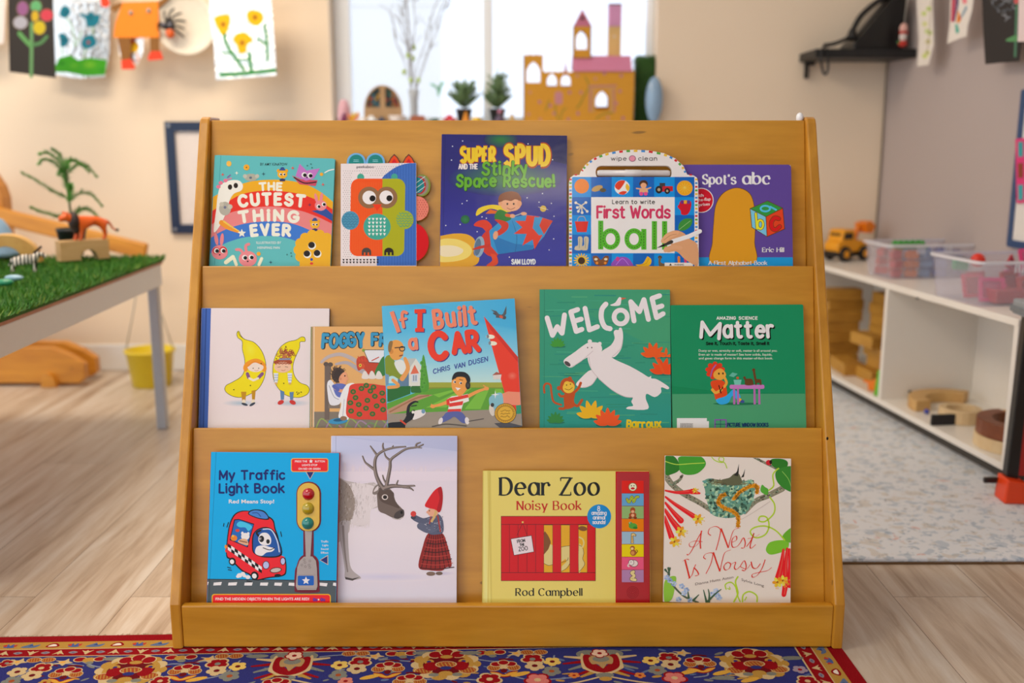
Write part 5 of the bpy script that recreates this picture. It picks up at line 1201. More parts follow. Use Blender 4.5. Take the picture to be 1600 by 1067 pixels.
a.poly([(295, 345), (340, 335), (378, 358), (400, 420), (440, 465), (446, 495), (420, 520), (390, 515), (340, 490), (302, 470), (292, 410)], FD, True); a.poly([(300, 340), (380, 360), (392, 405), (420, 455), (370, 440), (320, 420), (300, 390)], '#584a42', True)
a.ell(336, 392, 18, 16, '#cfc6c0'); a.ell(337, 392, 12, 11, '#2c241f'); a.poly([(400, 480), (440, 462), (447, 495), (425, 520), (400, 518), (388, 505)], '#4a423f', True); a.ell(432, 480, 7, 9, '#1c1816'); a.line([(380, 512), (410, 520), (440, 508)], 6, '#b8b0ac')
a.poly([(265, 372), (275, 335), (300, 318), (304, 345), (290, 375)], '#7d736c', True); a.poly([(272, 362), (284, 338), (298, 328), (296, 350)], '#cfc8c8', True)
AN, AL = '#5d534e', '#8c8078'
for w_, c, o_ in ((1, AN, 0), (.45, AL, -3)):
    L_ = lambda pts, w0, w1: a.line([(x + o_, y) for x, y in pts], (w0 * w_, w1 * w_), c)
    L_([(330, 345), (305, 310), (285, 260), (278, 200), (290, 155), (330, 125), (390, 108), (455, 102)], 26, 9); L_([(278, 235), (245, 210), (222, 190), (208, 156)], 17, 7); L_([(290, 150), (268, 120), (253, 98)], 15, 6); L_([(330, 125), (324, 100), (327, 82)], 15, 6); L_([(375, 112), (385, 96)], 12, 5)
    L_([(345, 330), (355, 280), (366, 220), (370, 178), (410, 145), (460, 115), (520, 105), (556, 90)], 22, 9); L_([(368, 182), (342, 160), (334, 136)], 15, 6); L_([(515, 105), (518, 88), (540, 78)], 15, 7); L_([(520, 106), (548, 110)], 10, 5)
    L_([(330, 340), (380, 328), (440, 330), (505, 326)], 30, 9); L_([(440, 332), (480, 340), (500, 354)], 17, 6); L_([(400, 330), (406, 310), (412, 296)], 12, 6); L_([(345, 315), (330, 290), (324, 266)], 14, 6); L_([(470, 330), (510, 328)], 10, 5)
SKIN = '#d9a284'
a.poly([(585, 600), (660, 596), (690, 650), (720, 780), (690, 795), (660, 815), (590, 812), (530, 795), (550, 690)], '#8c2a24', True)
for i in range(7): a.line([(596 + i * 11, 602), (545 + i * 27, 808 - abs(i - 2) * 3)], 4, '#3a1a18', smooth=False, cap=False)
for i in range(8): v = 630 + i * 24; hw = 46 + i * 7; a.line([(625 - hw + i * 1, v), (630, v + 8), (640 + hw, v - 4)], 5 if i % 2 else 3, '#3a1c1a' if i % 2 else '#b8443a', cap=False)
a.ell(600, 832, 26, 12, '#7a6658'); a.ell(648, 830, 20, 10, '#6c5a4e')
a.poly([(575, 545), (600, 500), (640, 488), (668, 520), (672, 590), (640, 606), (590, 602)], '#565c72', True); a.line([(600, 520), (555, 530), (510, 512)], 34, '#565c72'); a.line([(640, 555), (590, 580), (540, 558)], 40, '#5d6378'); a.ell(500, 508, 15, 12, '#3c4250')
for i in range(50): x, y = rn.uniform(570, 668), rn.uniform(500, 596); a.ell(x, y, 3, 2.5, rn.choice(('#8c92a6', '#3f4558', '#a8acba')), n=6); a.n -= 1
a.layer(); a.line([(640, 500), (655, 590)], 8, '#a03a34'); a.line([(600, 505), (592, 545)], 6, '#a03a34')
a.ell(500, 488, 16, 16, '#c8403a'); a.ell(612, 478, 32, 26, SKIN); a.ell(583, 478, 9, 8, SKIN); a.line([(630, 470), (622, 500), (605, 530)], 14, '#c9a86a'); a.ell(592, 470, 3, 4, '#3a2a24')
a.poly([(566, 442), (580, 410), (615, 360), (645, 336), (662, 338), (669, 400), (655, 474), (620, 462), (590, 455)], '#cc2428', True); a.poly([(640, 345), (662, 338), (669, 400), (655, 474), (635, 466), (650, 400)], '#a81a20', True)
B.finish()

# --- zoo crate sound book
ZC, ZZ = (740, 720, 1030, 960), 1289
B = Book('sound_book', 'cream sound book with a red crate and a red strip of animal buttons', 2, ZC, ZZ,
         [(72, 72), (1222, 70), (62, 976), (1225, 975)], off=.006, t=.013, base='#d6c766', gain=1.36, rough=.16, coat=.5, spine='#d6c766')
a = B.art
a.rect(40, 50, 990, 1040, '#d6c766'); a.grad(60, 60, 125, 1040, [(60, '#e0d78c'), (95, '#d8cc70'), (120, '#c8b857'), (128, '#d6c766')], horiz=True); a.line([(112, 75), (100, 1030)], 3, '#b8a648', smooth=False, cap=False)
a.rect(986, 40, 1260, 1060, '#b00d16')
a.hand('Dear Zoo', 176, 238, 878, 120, 22, '#14120c', nib=(.28, 12), serif=True, gap=2.0); a.hand('Noisy Book', 298, 340, 752, 60, 11, '#b3200f', nib=(.25, 12), serif=True, gap=2.0); a.hand('Rod Campbell', 290, 936, 756, 50, 9.5, '#14120c', nib=(.25, 12), serif=True, gap=2.0)
a.rect(190, 383, 848, 834, '#24100c'); a.rect(193, 386, 845, 831, '#c4090f')
for x in (249, 309, 371, 431): a.line([(x, 443), (x, 775)], 2.5, '#3a0c0a', smooth=False)
for v in (441, 776): a.line([(193, v), (845, v)], 3, '#3a0c0a', smooth=False)
for x in (489, 608, 729):
    a.rect(x - 2, 443, x + 61, 776, '#24100c'); a.rect(x, 446, x + 59, 774, '#d3a013')
a.poly([(489, 500), (508, 505), (528, 540), (535, 570), (520, 610), (505, 640), (489, 650)], '#7a4a1c', True); a.poly([(489, 650), (520, 612), (532, 578), (548, 585), (548, 720), (520, 726), (489, 712)], '#cfc07a'); a.line([(489, 712), (520, 726), (548, 720)], 3, '#4a3416')
a.poly([(610, 598), (640, 592), (666, 590), (666, 715), (640, 750), (610, 768), (610, 735), (645, 700), (640, 680), (610, 700)], '#cfc07a'); a.line([(610, 598), (640, 592), (666, 590)], 3, '#4a3416'); a.line([(610, 768), (650, 742), (666, 715)], 3, '#4a3416'); a.line([(612, 705), (650, 690), (656, 672)], 3, '#4a3416')
a.poly([(731, 585), (755, 600), (765, 640), (758, 680), (772, 715), (750, 752), (731, 768)], '#cfc07a', True); a.line([(733, 585), (756, 600), (765, 640), (758, 680), (772, 715), (750, 752), (733, 768)], 3, '#4a3416'); a.line([(735, 530), (758, 545), (765, 575), (755, 600)], 10, '#cfc07a'); a.ell(758, 470, 30, 17, '#7a4a1c', 8)
a.line([(341, 428), (300, 520)], 2.5, '#3a0c0a', smooth=False); a.line([(341, 428), (372, 520)], 2.5, '#3a0c0a', smooth=False); a.ell(341, 426, 7, 7, '#d8b45a')
a.poly([(256, 540), (404, 516), (421, 632), (279, 658)], '#24100c'); a.poly([(260, 543), (401, 520), (417, 630), (282, 654)], '#d9ced0')
a.hand('FROM', 302, 570, 360, 20, 4.5, '#1c1614', slope=-.16, gap=2.2, jit=.4); a.hand('THE', 320, 591, 354, 15, 4.5, '#1c1614', slope=-.12, gap=1.9); a.hand('ZOO', 313, 627, 378, 27, 4.5, '#1c1614', slope=-.14, gap=2)
a.ell(872, 385, 83, 83, '#1582c4'); LB = '#dbe8ee'
a.hand('8', 858, 347, 880, 32, 5, LB)
for s_, v, x0, x1 in (('amazing', 373, 818, 924), ('animal', 405, 828, 914), ('sounds!', 437, 824, 916)): a.hand(s_, x0, v, x1, 24, 4.5, LB, gap=1.5)
B.finish()
p0, p1 = B.loc(990, 78), B.loc(1221, 1000)
q = Art(ZC, ZZ, B.art.f, 1.36)
sp = inset(rrect(994, 78, 1220, 985, 14), B.t - .0005, B.t + .0016, 'sound_panel', mat('red_plastic', '#b8101a', rough=.3, coat=.3))
for i, c in enumerate(('#d0241c', '#5f9bc4', '#86aa6a', '#d8780e', '#92b2c4', '#d8c60e', '#d8567a', '#a57ca4')):
    q = Art(ZC, ZZ, B.art.f, 1.36)
    y0, y1 = 138 + i * 88.3, 138 + (i + 1) * 88.3 - 3; cx, cy = 1104, (y0 + y1) / 2
    mb = MB(); lay = mb.bm.loops.layers.float_color.new('ink')
    A0, A1 = B.loc(1029, y1), B.loc(1180, y0)
    mb.box((A0[0], A0[1], B.t + .0014), (A1[0], A1[1], B.t + .0024), bev=.0004)
    for f in mb.bm.faces:
        for l in f.loops: l[lay] = (*q.col(c), 1)
    K = '#2a1a12'
    if i == 0: q.ell(cx, cy, 31, 30, '#7a5a34'); q.ell(cx, cy, 26, 26, '#e2d8b8'); q.ell(cx - 9, cy - 8, 4, 4, K); q.ell(cx + 9, cy - 8, 4, 4, K); q.ell(cx, cy + 10, 14, 8, '#b8242c')
    if i == 1: [q.line([(cx - 40, cy - 4), (cx - 24, cy + 18), (cx - 6, cy - 22), (cx + 6, cy + 16), (cx + 22, cy - 16), (cx + 38, cy - 20)], w_, c_) for w_, c_ in ((19, K), (13, '#c8c83a'), (5, '#4f9a3a'))]
    if i == 2: q.ell(cx, cy + 18, 26, 20, '#9a4a24'); q.ell(cx, cy - 16, 18, 20, '#9a4a24'); q.ell(cx, cy - 6, 11, 10, '#d8a47c'); q.ell(cx, cy + 20, 11, 11, '#d8a47c'); q.ell(cx - 18, cy + 36, 12, 7, '#7a3418'); q.ell(cx + 18, cy + 36, 12, 7, '#7a3418')
    if i == 3: q.ell(cx + 2, cy + 6, 30, 20, '#4f9a3a'); q.ell(cx - 16, cy - 12, 14, 12, '#4f9a3a'); eye(q, cx - 18, cy - 16, 6); q.ell(cx + 18, cy + 18, 16, 9, '#2f7a2c')
    if i == 4: q.poly([(cx - 14, cy + 38), (cx - 12, cy - 30), (cx + 6, cy - 36), (cx + 26, cy - 22), (cx + 22, cy - 10), (cx + 4, cy - 14), (cx + 8, cy + 38)], K); q.poly([(cx - 11, cy + 36), (cx - 9, cy - 28), (cx + 6, cy - 33), (cx + 22, cy - 21), (cx + 19, cy - 13), (cx + 1, cy - 17), (cx + 5, cy + 36)], '#d3b878'); [q.ell(cx - 4, cy - 10 + k * 12, 4, 4, '#a0742c') for k in range(4)]
    if i == 5: q.ell(cx - 2, cy - 18, 17, 16, '#9a5a2c'); q.ell(cx + 4, cy + 14, 22, 22, '#9a5a2c'); q.ell(cx - 4, cy - 14, 10, 9, '#e0c08a'); q.ell(cx, cy + 16, 12, 13, '#c88a4c'); q.line([(cx + 22, cy + 20), (cx + 34, cy + 4), (cx + 24, cy - 6)], 5, '#7a4420')
    if i == 6: q.ell(cx + 8, cy, 30, 25, K); q.ell(cx + 8, cy, 27, 22, '#d8ccc4'); q.ell(cx - 10, cy - 6, 20, 21, K); q.ell(cx - 10, cy - 6, 17, 18, '#dcd2cc'); q.line([(cx - 24, cy), (cx - 34, cy + 16), (cx - 26, cy + 22)], 9, '#d0c4bc'); q.ell(cx - 12, cy - 10, 3, 3, K)
    if i == 7: [q.line([(cx + 18, cy + 26), (cx - 10, cy + 20), (cx + 10, cy - 2), (cx - 8, cy - 22), (cx + 6, cy - 30)], w_, c_) for w_, c_ in ((25, K), (19, '#d8c88a'))]
    q.into(mb, B.t + .00245, lay); mb.build('sound_button', B.mt, B.root, recalc=False)
q = Art(ZC, ZZ, B.art.f, 1.36); mb = MB(); lay = mb.bm.loops.layers.float_color.new('ink')
for k in range(1, 5):
    for i in range(k * 7): q.ell(1105 + k * 10 * math.cos(i * 2 * PI / (k * 7)), 912 + k * 10 * math.sin(i * 2 * PI / (k * 7)), 2.6, 2.6, '#5a0a10', n=6); q.n -= 1
q.into(mb, B.t + .00165, lay); mb.build('speaker_grille', B.mt, B.root, recalc=False)

# --- nest book
B = Book('picture_book', 'white paperback with a bird nest on a branch, red trumpet flowers and red script', 2, (1020, 700, 1250, 960), 944,
         [(80, 48), (885, 68), (66, 990), (885, 990)], t=.005, kind='soft', base='#d8c6bc', gain=1.55, rough=.35)
a = B.art
rn = random.Random(21)
def tw(pts, w0, w1, c='#7d7a66'):
    a.line(pts, (w0, w1), c)
    P_ = smooth_pts([(*p, 0) for p in pts], 6)
    for p in P_:
        for k in range(3): a.ell(p.x + rn.uniform(-.3, .3) * w0, p.y + rn.uniform(-.3, .3) * w0, rn.uniform(3, 7), rn.uniform(3, 6), rn.choice(('#5d5c4a', '#98957c', '#6d8a72', '#494838')), n=7); a.n -= 1
    a.layer()
tw([(80, 170), (120, 230), (200, 295), (300, 350), (390, 410)], 40, 30); tw([(130, 230), (170, 205), (190, 175)], 24, 14); tw([(590, 410), (660, 340), (740, 305), (830, 260)], 30, 40); tw([(650, 60), (720, 95), (790, 130)], 14, 18)
nest = [(328, 215), (360, 195), (420, 205), (500, 235), (580, 215), (640, 205), (655, 260), (640, 340), (600, 410), (520, 445), (440, 445), (375, 420), (345, 330), (335, 270)]
a.poly(nest, '#5d8a74', True)
import itertools
def inpoly(x, y, P):
    r = False
    for i in range(len(P)):
        (x1, y1), (x2, y2) = P[i], P[i - 1]
        if (y1 > y) != (y2 > y) and x < (x2 - x1) * (y - y1) / (y2 - y1) + x1: r = not r
    return r
for i in range(420):
    x, y = rn.uniform(325, 660), rn.uniform(195, 445)
    if inpoly(x, y, nest): a.ell(x, y, rn.uniform(7, 15), rn.uniform(5, 11), rn.choice(('#4f8070', '#7fa88a', '#3c5f50', '#8fb49a', '#5a8f86', '#a0b894', '#2f4a3e')), rn.uniform(0, 180), n=7); a.n -= (i % 4 != 0)
a.layer()
for i in range(60): a.line([(rn.uniform(340, 600), rn.uniform(195, 235)), (rn.uniform(360, 620), rn.uniform(205, 240))], 3, rn.choice(('#4a4432', '#6d6a4a')), smooth=False, cap=False)
a.poly([(440, 205), (490, 190), (520, 165), (545, 160), (560, 180), (570, 220), (530, 240), (470, 230)], '#5a5c44', True); a.poly([(520, 175), (540, 150), (552, 100), (550, 160), (545, 180)], '#2a2a26'); a.poly([(565, 190), (580, 165), (592, 132), (584, 185)], '#2f2e28')
def furry(pts, w_, c, c2):
    P_ = [(p.x, p.y) for p in smooth_pts([(*p, 0) for p in pts], 7)]; a.line(P_, w_, c, smooth=False)
    for p in P_:
        for k in range(4): t_ = rn.uniform(0, 2 * PI); a.line([p, (p[0] + w_ * .8 * math.cos(t_), p[1] + w_ * .8 * math.sin(t_))], 3, rn.choice((c, c2)), smooth=False, cap=False); a.n -= 1
    a.layer()
furry([(520, 325), (560, 280), (620, 248), (668, 245), (668, 285)], 22, '#cf8a1e', '#8a5a14'); furry([(462, 300), (435, 310), (420, 350), (460, 385), (520, 410), (548, 450), (545, 500)], 22, '#cf8a1e', '#a06a14')
LV, LD = '#3f8f2e', '#2c6f26'
for pts, c in (([(80, 55), (130, 50), (165, 90), (170, 140), (120, 168), (80, 165)], LD), ([(165, 60), (230, 45), (310, 55), (340, 105), (290, 160), (220, 172), (175, 150), (168, 100)], LV), ([(760, 72), (830, 70), (865, 90), (855, 125), (800, 130), (765, 110)], LD), ([(800, 140), (850, 120), (900, 130), (900, 270), (850, 265), (800, 220), (785, 170)], '#347a2c'), ([(725, 650), (750, 605), (820, 590), (870, 600), (860, 650), (790, 678), (745, 680)], '#6fb02e'), ([(830, 570), (860, 530), (900, 512), (900, 600), (860, 600)], '#5f9f2c'), ([(700, 235), (720, 250), (740, 265), (735, 300), (705, 290), (690, 270)], '#4f9a34')): a.poly(pts, c, True)
a.line([(80, 85), (150, 105), (240, 100), (330, 95)], 5, '#a8c84a'); a.line([(830, 150), (870, 200), (890, 260)], 3, '#8fbf5a'); a.ell(744, 93, 19, 17, '#b8242c'); a.ell(756, 90, 9, 13, '#2a1a18')
VG = '#9fbf2c'
for pts, w_ in (([(805, 130), (770, 170), (775, 240), (745, 270)], 9), ([(750, 315), (780, 360), (775, 420), (720, 470), (680, 465), (690, 438), (730, 445), (745, 500), (720, 555), (660, 575), (625, 540), (650, 510), (720, 500), (790, 530), (845, 590)], 9), ([(375, 55), (400, 80), (445, 92), (455, 65), (430, 58), (425, 80), (460, 95), (475, 128)], 6), ([(545, 825), (530, 860), (545, 930), (520, 985)], 10), ([(470, 905), (465, 875), (500, 860), (530, 890), (545, 950), (560, 985)], 8), ([(480, 900), (495, 905), (492, 890)], 6), ([(575, 985), (580, 940), (620, 920), (665, 945), (668, 985)], 9), ([(590, 975), (600, 955)], 7)): a.line(pts, w_, VG)
RD, RL = '#cc2026', '#e0483c'
for pts, w0, w1 in (([(78, 272), (160, 285), (250, 278)], 10, 30), ([(250, 278), (300, 290)], 36, 12), ([(80, 312), (150, 365), (275, 445)], 12, 34), ([(80, 350), (130, 410), (180, 465)], 14, 38), ([(78, 395), (120, 460), (175, 530)], 18, 44), ([(75, 440), (95, 500), (120, 570)], 18, 38), ([(838, 650), (825, 740), (805, 830)], 14, 44), ([(862, 645), (852, 740), (848, 820)], 16, 36), ([(876, 650), (880, 760), (878, 880)], 16, 36), ([(850, 880), (840, 940)], 36, 30)): a.line(pts, (w0, w1), RD); a.line([(x + 3, y - 4) for x, y in pts], (w0 * .25, w1 * .25), RL)
for cx, cy in ((290, 455), (180, 535), (140, 600), (800, 860), (835, 850), (270, 270)):
    s_ = .5 if cx == 270 else 1
    for i in range(6): t_ = i * 1.05 + cx; a.ell(cx + 20 * s_ * math.cos(t_), cy + 20 * s_ * math.sin(t_), 15 * s_, 10 * s_, ('#e0ac2a', '#d88a1e', '#e8c84a')[i % 3], math.degrees(t_))
    a.ell(cx, cy, 7 * s_, 7 * s_, '#7a3a14')
    for i in range(5): t_ = rn.uniform(-.5, 2.2); a.line([(cx, cy), (cx + 42 * s_ * math.cos(t_), cy + 42 * s_ * math.sin(t_))], 2, '#c89a3a', smooth=False, cap=False); a.ell(cx + 42 * s_ * math.cos(t_), cy + 42 * s_ * math.sin(t_), 4, 3, '#d8a42a', n=6)
a.poly([(72, 870), (100, 830), (148, 825), (140, 900), (120, 970), (75, 985)], '#7fb03a', True); a.line([(110, 770), (100, 820), (130, 880), (200, 950), (290, 990)], 12, '#4f5c48')
for cx, cy in ((110, 850), (135, 870), (90, 830), (185, 885), (200, 930), (215, 910), (165, 970), (240, 975), (385, 935), (415, 945), (405, 915), (425, 960)):
    for i in range(5): t_ = i * 1.257; a.ell(cx + 11 * math.cos(t_), cy + 11 * math.sin(t_), 9, 7, rn.choice(('#8fa4c4', '#a9b8d0', '#7a90b4')), n=8)
for pts in ([(345, 990), (335, 950), (325, 910)], [(360, 985), (362, 940), (355, 905)], [(350, 985), (395, 940), (438, 905)], [(80, 780), (95, 800)], [(100, 770), (108, 815)], [(260, 975), (295, 940)], [(230, 960), (225, 920)]): a.line(pts, (15, 5), '#3f5a44')
# the script title, drawn with a broad pen
RS = '#c4301f'
def pen(pts, w_=9): a.line(pts, w_ * .8, RS, nib=(.28, 30), cap=False, n=7)
pen([(316, 530), (285, 585), (250, 655), (228, 684), (218, 680)]); pen([(312, 530), (304, 590), (306, 645)], 11); pen([(318, 600), (270, 595), (235, 610), (240, 632), (275, 628), (300, 600)], 6)
pen([(372, 560), (355, 545), (365, 515), (400, 502), (425, 512), (440, 535)], 7); pen([(437, 515), (425, 580), (405, 655)], 8); pen([(437, 515), (460, 575), (484, 640)], 12); pen([(484, 640), (500, 575), (520, 525), (555, 512)], 7)
pen([(505, 605), (535, 590), (535, 565), (515, 575), (505, 605), (512, 635), (540, 630), (562, 605)], 9); pen([(562, 605), (580, 575), (592, 605), (585, 638), (565, 640)], 9); pen([(600, 632), (630, 590), (648, 545), (625, 620), (630, 642), (660, 618)], 10); pen([(608, 580), (650, 572), (685, 552)], 6)
pen([(190, 725), (215, 712), (232, 716)], 7); pen([(205, 715), (222, 780), (236, 835)], 13); pen([(225, 838), (250, 815), (262, 775), (275, 745)], 8); pen([(262, 765), (285, 790), (292, 812), (270, 820)], 10)
pen([(340, 712), (325, 700), (340, 678), (378, 672), (395, 690)], 7); pen([(388, 668), (372, 740), (340, 806)], 8); pen([(388, 668), (408, 730), (430, 790)], 12); pen([(430, 790), (445, 720), (462, 670), (500, 652)], 7)
pen([(470, 735), (455, 760), (465, 782), (490, 770), (498, 742), (478, 732), (470, 742)], 9); pen([(500, 745), (530, 732), (522, 765), (535, 778), (560, 758)], 9); pen([(560, 758), (585, 722), (598, 755), (590, 785), (570, 782)], 9); pen([(560, 760), (600, 775), (625, 745)], 6)
pen([(630, 728), (640, 765), (665, 770), (690, 740)], 10); pen([(720, 715), (700, 770), (670, 815), (640, 828), (640, 808), (690, 795), (735, 785), (762, 765)], 9)
a.text('Dianna Hutts Aston', 272, 880, 516, 17, '#6a5a54', slope=-.19); a.text('Sylvia Long', 568, 850, 712, 17, '#6a5a54', slope=.28); a.line([(572, 455), (640, 415), (752, 342)], 2, '#a89a92')
B.finish()

# ---------------------------------------------------------------- helpers for small figures
def skin_body(name, pts, edges, m, parent=None, sub=2):
    """one continuous body grown around a skeleton: pts = [(x, y, z, r)]"""
    me = bpy.data.meshes.new(name); me.from_pydata([p[:3] for p in pts], edges, []); me.materials.append(m)
    o = bpy.data.objects.new(name, me); COL.objects.link(o)
    if parent is not None: o.parent = parent
    sk = o.modifiers.new('skin', 'SKIN'); sk.use_smooth_shade = True
    for v, p in zip(me.skin_vertices[0].data, pts): v.radius = (p[3], p[3]) if len(p) == 4 else (p[3], p[4])
    me.skin_vertices[0].data[0].use_root = True
    ss = o.modifiers.new('sub', 'SUBSURF'); ss.levels = ss.render_levels = sub
    return o
def stripes_mat(name, c1, c2, scale, axis='X', rough=.5):
    m, t, b = nt(name); tc = t.nodes.new('ShaderNodeTexCoord'); wv = t.nodes.new('ShaderNodeTexWave'); wv.bands_direction = axis
    wv.inputs['Scale'].default_value = scale; wv.inputs['Distortion'].default_value = 1.5; wv.inputs['Detail'].default_value = 1
    link(t, tc.outputs['Object'], wv.inputs['Vector'])
    r = t.nodes.new('ShaderNodeValToRGB'); r.color_ramp.elements[0].position = .42; r.color_ramp.elements[1].position = .55
    r.color_ramp.elements[0].color = (*L(c1), 1); r.color_ramp.elements[1].color = (*L(c2), 1)
    link(t, wv.outputs['Fac'], r.inputs['Fac']); link(t, r.outputs[0], b.inputs['Base Color']); b.inputs['Roughness'].default_value = rough
    return m

# ---------------------------------------------------------------- low grey table covered with artificial turf
TZ = .552
rzT = math.radians(2.6)
uT, vT = Vector((math.cos(rzT), math.sin(rzT), 0)), Vector((-math.sin(rzT), math.cos(rzT), 0))
TWD, TLN = .76, 1.40
tc_ = Vector((-1.092, 3.10, 0)) - uT * TWD / 2 - vT * TLN / 2
tb = thing('play_table', 'low grey metal play table topped with artificial turf', 'table', tc_, rzT)
grey_metal = mat('grey_painted_metal', '#d2d6da', rough=.35, var=.02)
hx, hy = TWD / 2, TLN / 2
b = MB()
for sx in (-1, 1): b.box((sx * (hx - .012) - .010, -hy + .01, .456), (sx * (hx - .012) + .010, hy - .01, .521), bev=.003)
for sy in (-1, 1): b.box((-hx + .01, sy * (hy - .022) - .01, .456), (hx - .01, sy * (hy - .022) + .01, .521), bev=.003)
b.build('apron', grey_metal, tb)
for sx in (-1, 1):
    for sy in (-1, 1):
        cx, cy = sx * (hx - .022), sy * (hy - .035)
        MB().prism([(cx - .016, cy - .016), (cx + .016, cy - .016), (cx + .016, cy + .016), (cx - .016, cy + .016)], .0, .5205, bev=.004, plane='xy').build('leg', mat('leg_metal', '#b4b8be', rough=.3, metal=.3), tb)
MB().box((-hx, -hy, .5205), (hx, hy, .530), bev=.002).build('tabletop', wood('ply_edge', '#a8643a', '#8a4a26'), tb)
tm = thing('turf_mat', 'green artificial turf mat covering the low grey table', 'mat', tc_ + Vector((0, 0, .5305)), rzT)
MB().box((-hx - .004, -hy - .004, 0), (hx + .004, hy + .004, .007)).build('backing', mat('turf_backing', '#2c5a14', rough=.9), tm)
def turf_mat():
    m, t, b = nt('turf'); g = t.nodes.new('ShaderNodeNewGeometry'); r = t.nodes.new('ShaderNodeValToRGB'); e = r.color_ramp.elements
    e[0].color = (*L('#2f6d14'), 1); e[1].color = (*L('#8aa03c'), 1); q = e.new(.55); q.color = (*L('#417f1c'), 1); q = e.new(.88); q.color = (*L('#56922a'), 1)
    link(t, g.outputs['Random Per Island'], r.inputs['Fac']); link(t, r.outputs[0], b.inputs['Base Color']); b.inputs['Roughness'].default_value = .55
    return m
rn = random.Random(1); V, F = [], []
for i in range(26000):
    x, y = rn.uniform(-hx - .006, hx + .008), hy + .006 - (rn.random() ** 1.25) * (TLN - .05)
    a_ = rn.uniform(0, 2 * PI); h_ = rn.uniform(.014, .027); wd = rn.uniform(.0012, .002); lx, ly = rn.uniform(-.009, .009), rn.uniform(-.009, .009)
    if x > hx - .03: lx += .006
    k = len(V); V += [(x + wd * math.cos(a_), y + wd * math.sin(a_), .006), (x - wd * math.cos(a_), y - wd * math.sin(a_), .006), (x + lx * .5 + wd * .7 * math.cos(a_), y + ly * .5 + wd * .7 * math.sin(a_), h_ * .65), (x + lx, y + ly, h_)]
    F += [(k, k + 1, k + 2), (k + 1, k + 3, k + 2)]
me = bpy.data.meshes.new('grass_blades'); me.from_pydata(V, [], F); me.materials.append(turf_mat())
gb = bpy.data.objects.new('grass_blades', me); COL.objects.link(gb); gb.parent = tm; gb['kind'] = 'stuff'

# things on the turf
beech = wood('beech', '#d9b482', '#c49a62', scale=(3, 20, 20), rough=.5, coat=0)
def ring_pts(r0, r1, a0, a1, n=20): return earc(0, 0, r1, r1, a0, a1, n) + earc(0, 0, r0, r0, a1, a0, n)
p0, p1 = at_z(95.6, 409, TZ), at_z(172.3, 403.5, TZ)
ln_ = (p1 - p0).length; ang = math.atan2((p1 - p0).y, (p1 - p0).x)
out = [(0, 0), (ln_ * .42, 0)] + [(ln_ * .58 - .026 * math.cos(t), .030 * math.sin(t)) for t in [i * PI / 12 for i in range(1, 12)]] + [(ln_ * .77, 0), (ln_, 0), (ln_, .058), (0, .058)]
blk = MB().prism(out, 0, .045, bev=.0015).build('bridge_block', beech, None, p0, (0, 0, ang))
tag(blk, 'pale wooden bridge block with an arched cut-out carrying the orange lion', 'wooden block')
# lion
lm = p0 + (p1 - p0) * .52 + Vector((0, .022, .058))
ln = thing('toy_lion', 'orange plastic lion figure with a dark mane standing on the bridge block', 'toy animal', lm, ang + .05); ln.scale = (1.18, 1.18, 1.18)
om = mat('lion_orange', '#e0601a', rough=.35, var=.12, bscale=40)
P_ = [(0, 0, .045, .013), (.022, 0, .047, .0135), (.04, 0, .044, .012), (-.022, 0, .046, .015), (-.036, 0, .052, .012), (-.05, 0, .060, .0125), (-.062, 0, .056, .0085), (-.07, 0, .052, .0055),
      (.043, .009, .03, .008), (.047, .009, .014, .005), (.045, .009, .003, .005), (.038, .009, .0015, .004), (.036, -.009, .03, .008), (.040, -.009, .014, .005), (.038, -.009, .003, .005), (.031, -.009, .0015, .004),
      (-.024, .009, .028, .007), (-.026, .009, .013, .005), (-.028, .009, .003, .005), (-.035, .009, .0015, .004), (-.018, -.009, .028, .007), (-.020, -.009, .013, .005), (-.022, -.009, .003, .005), (-.029, -.009, .0015, .004),
      (.055, 0, .040, .0035), (.064, 0, .024, .0025), (.072, 0, .020, .0025)]
E_ = [(0, 1), (1, 2), (0, 3), (3, 4), (4, 5), (5, 6), (6, 7), (2, 8), (8, 9), (9, 10), (10, 11), (2, 12), (12, 13), (13, 14), (14, 15), (3, 16), (16, 17), (17, 18), (18, 19), (3, 20), (20, 21), (21, 22), (22, 23), (2, 24), (24, 25), (25, 26)]
skin_body('body', P_, E_, om, ln, 1)
b = MB(); b.ball((-.033, 0, .048), (.013, .019, .024)); b.ball((-.030, 0, .030), (.010, .014, .014)); b.build('mane', mat('mane_brown', '#2a1a16', rough=.6), ln)
MB().ball((.074, 0, .020), (.005, .004, .004)).build('tail_tuft', mat('mane_brown', '#2a1a16'), ln)
MB().ball((-.052, .011, .069), .0035).ball((-.052, -.011, .069), .0035).build('ears', om, ln)
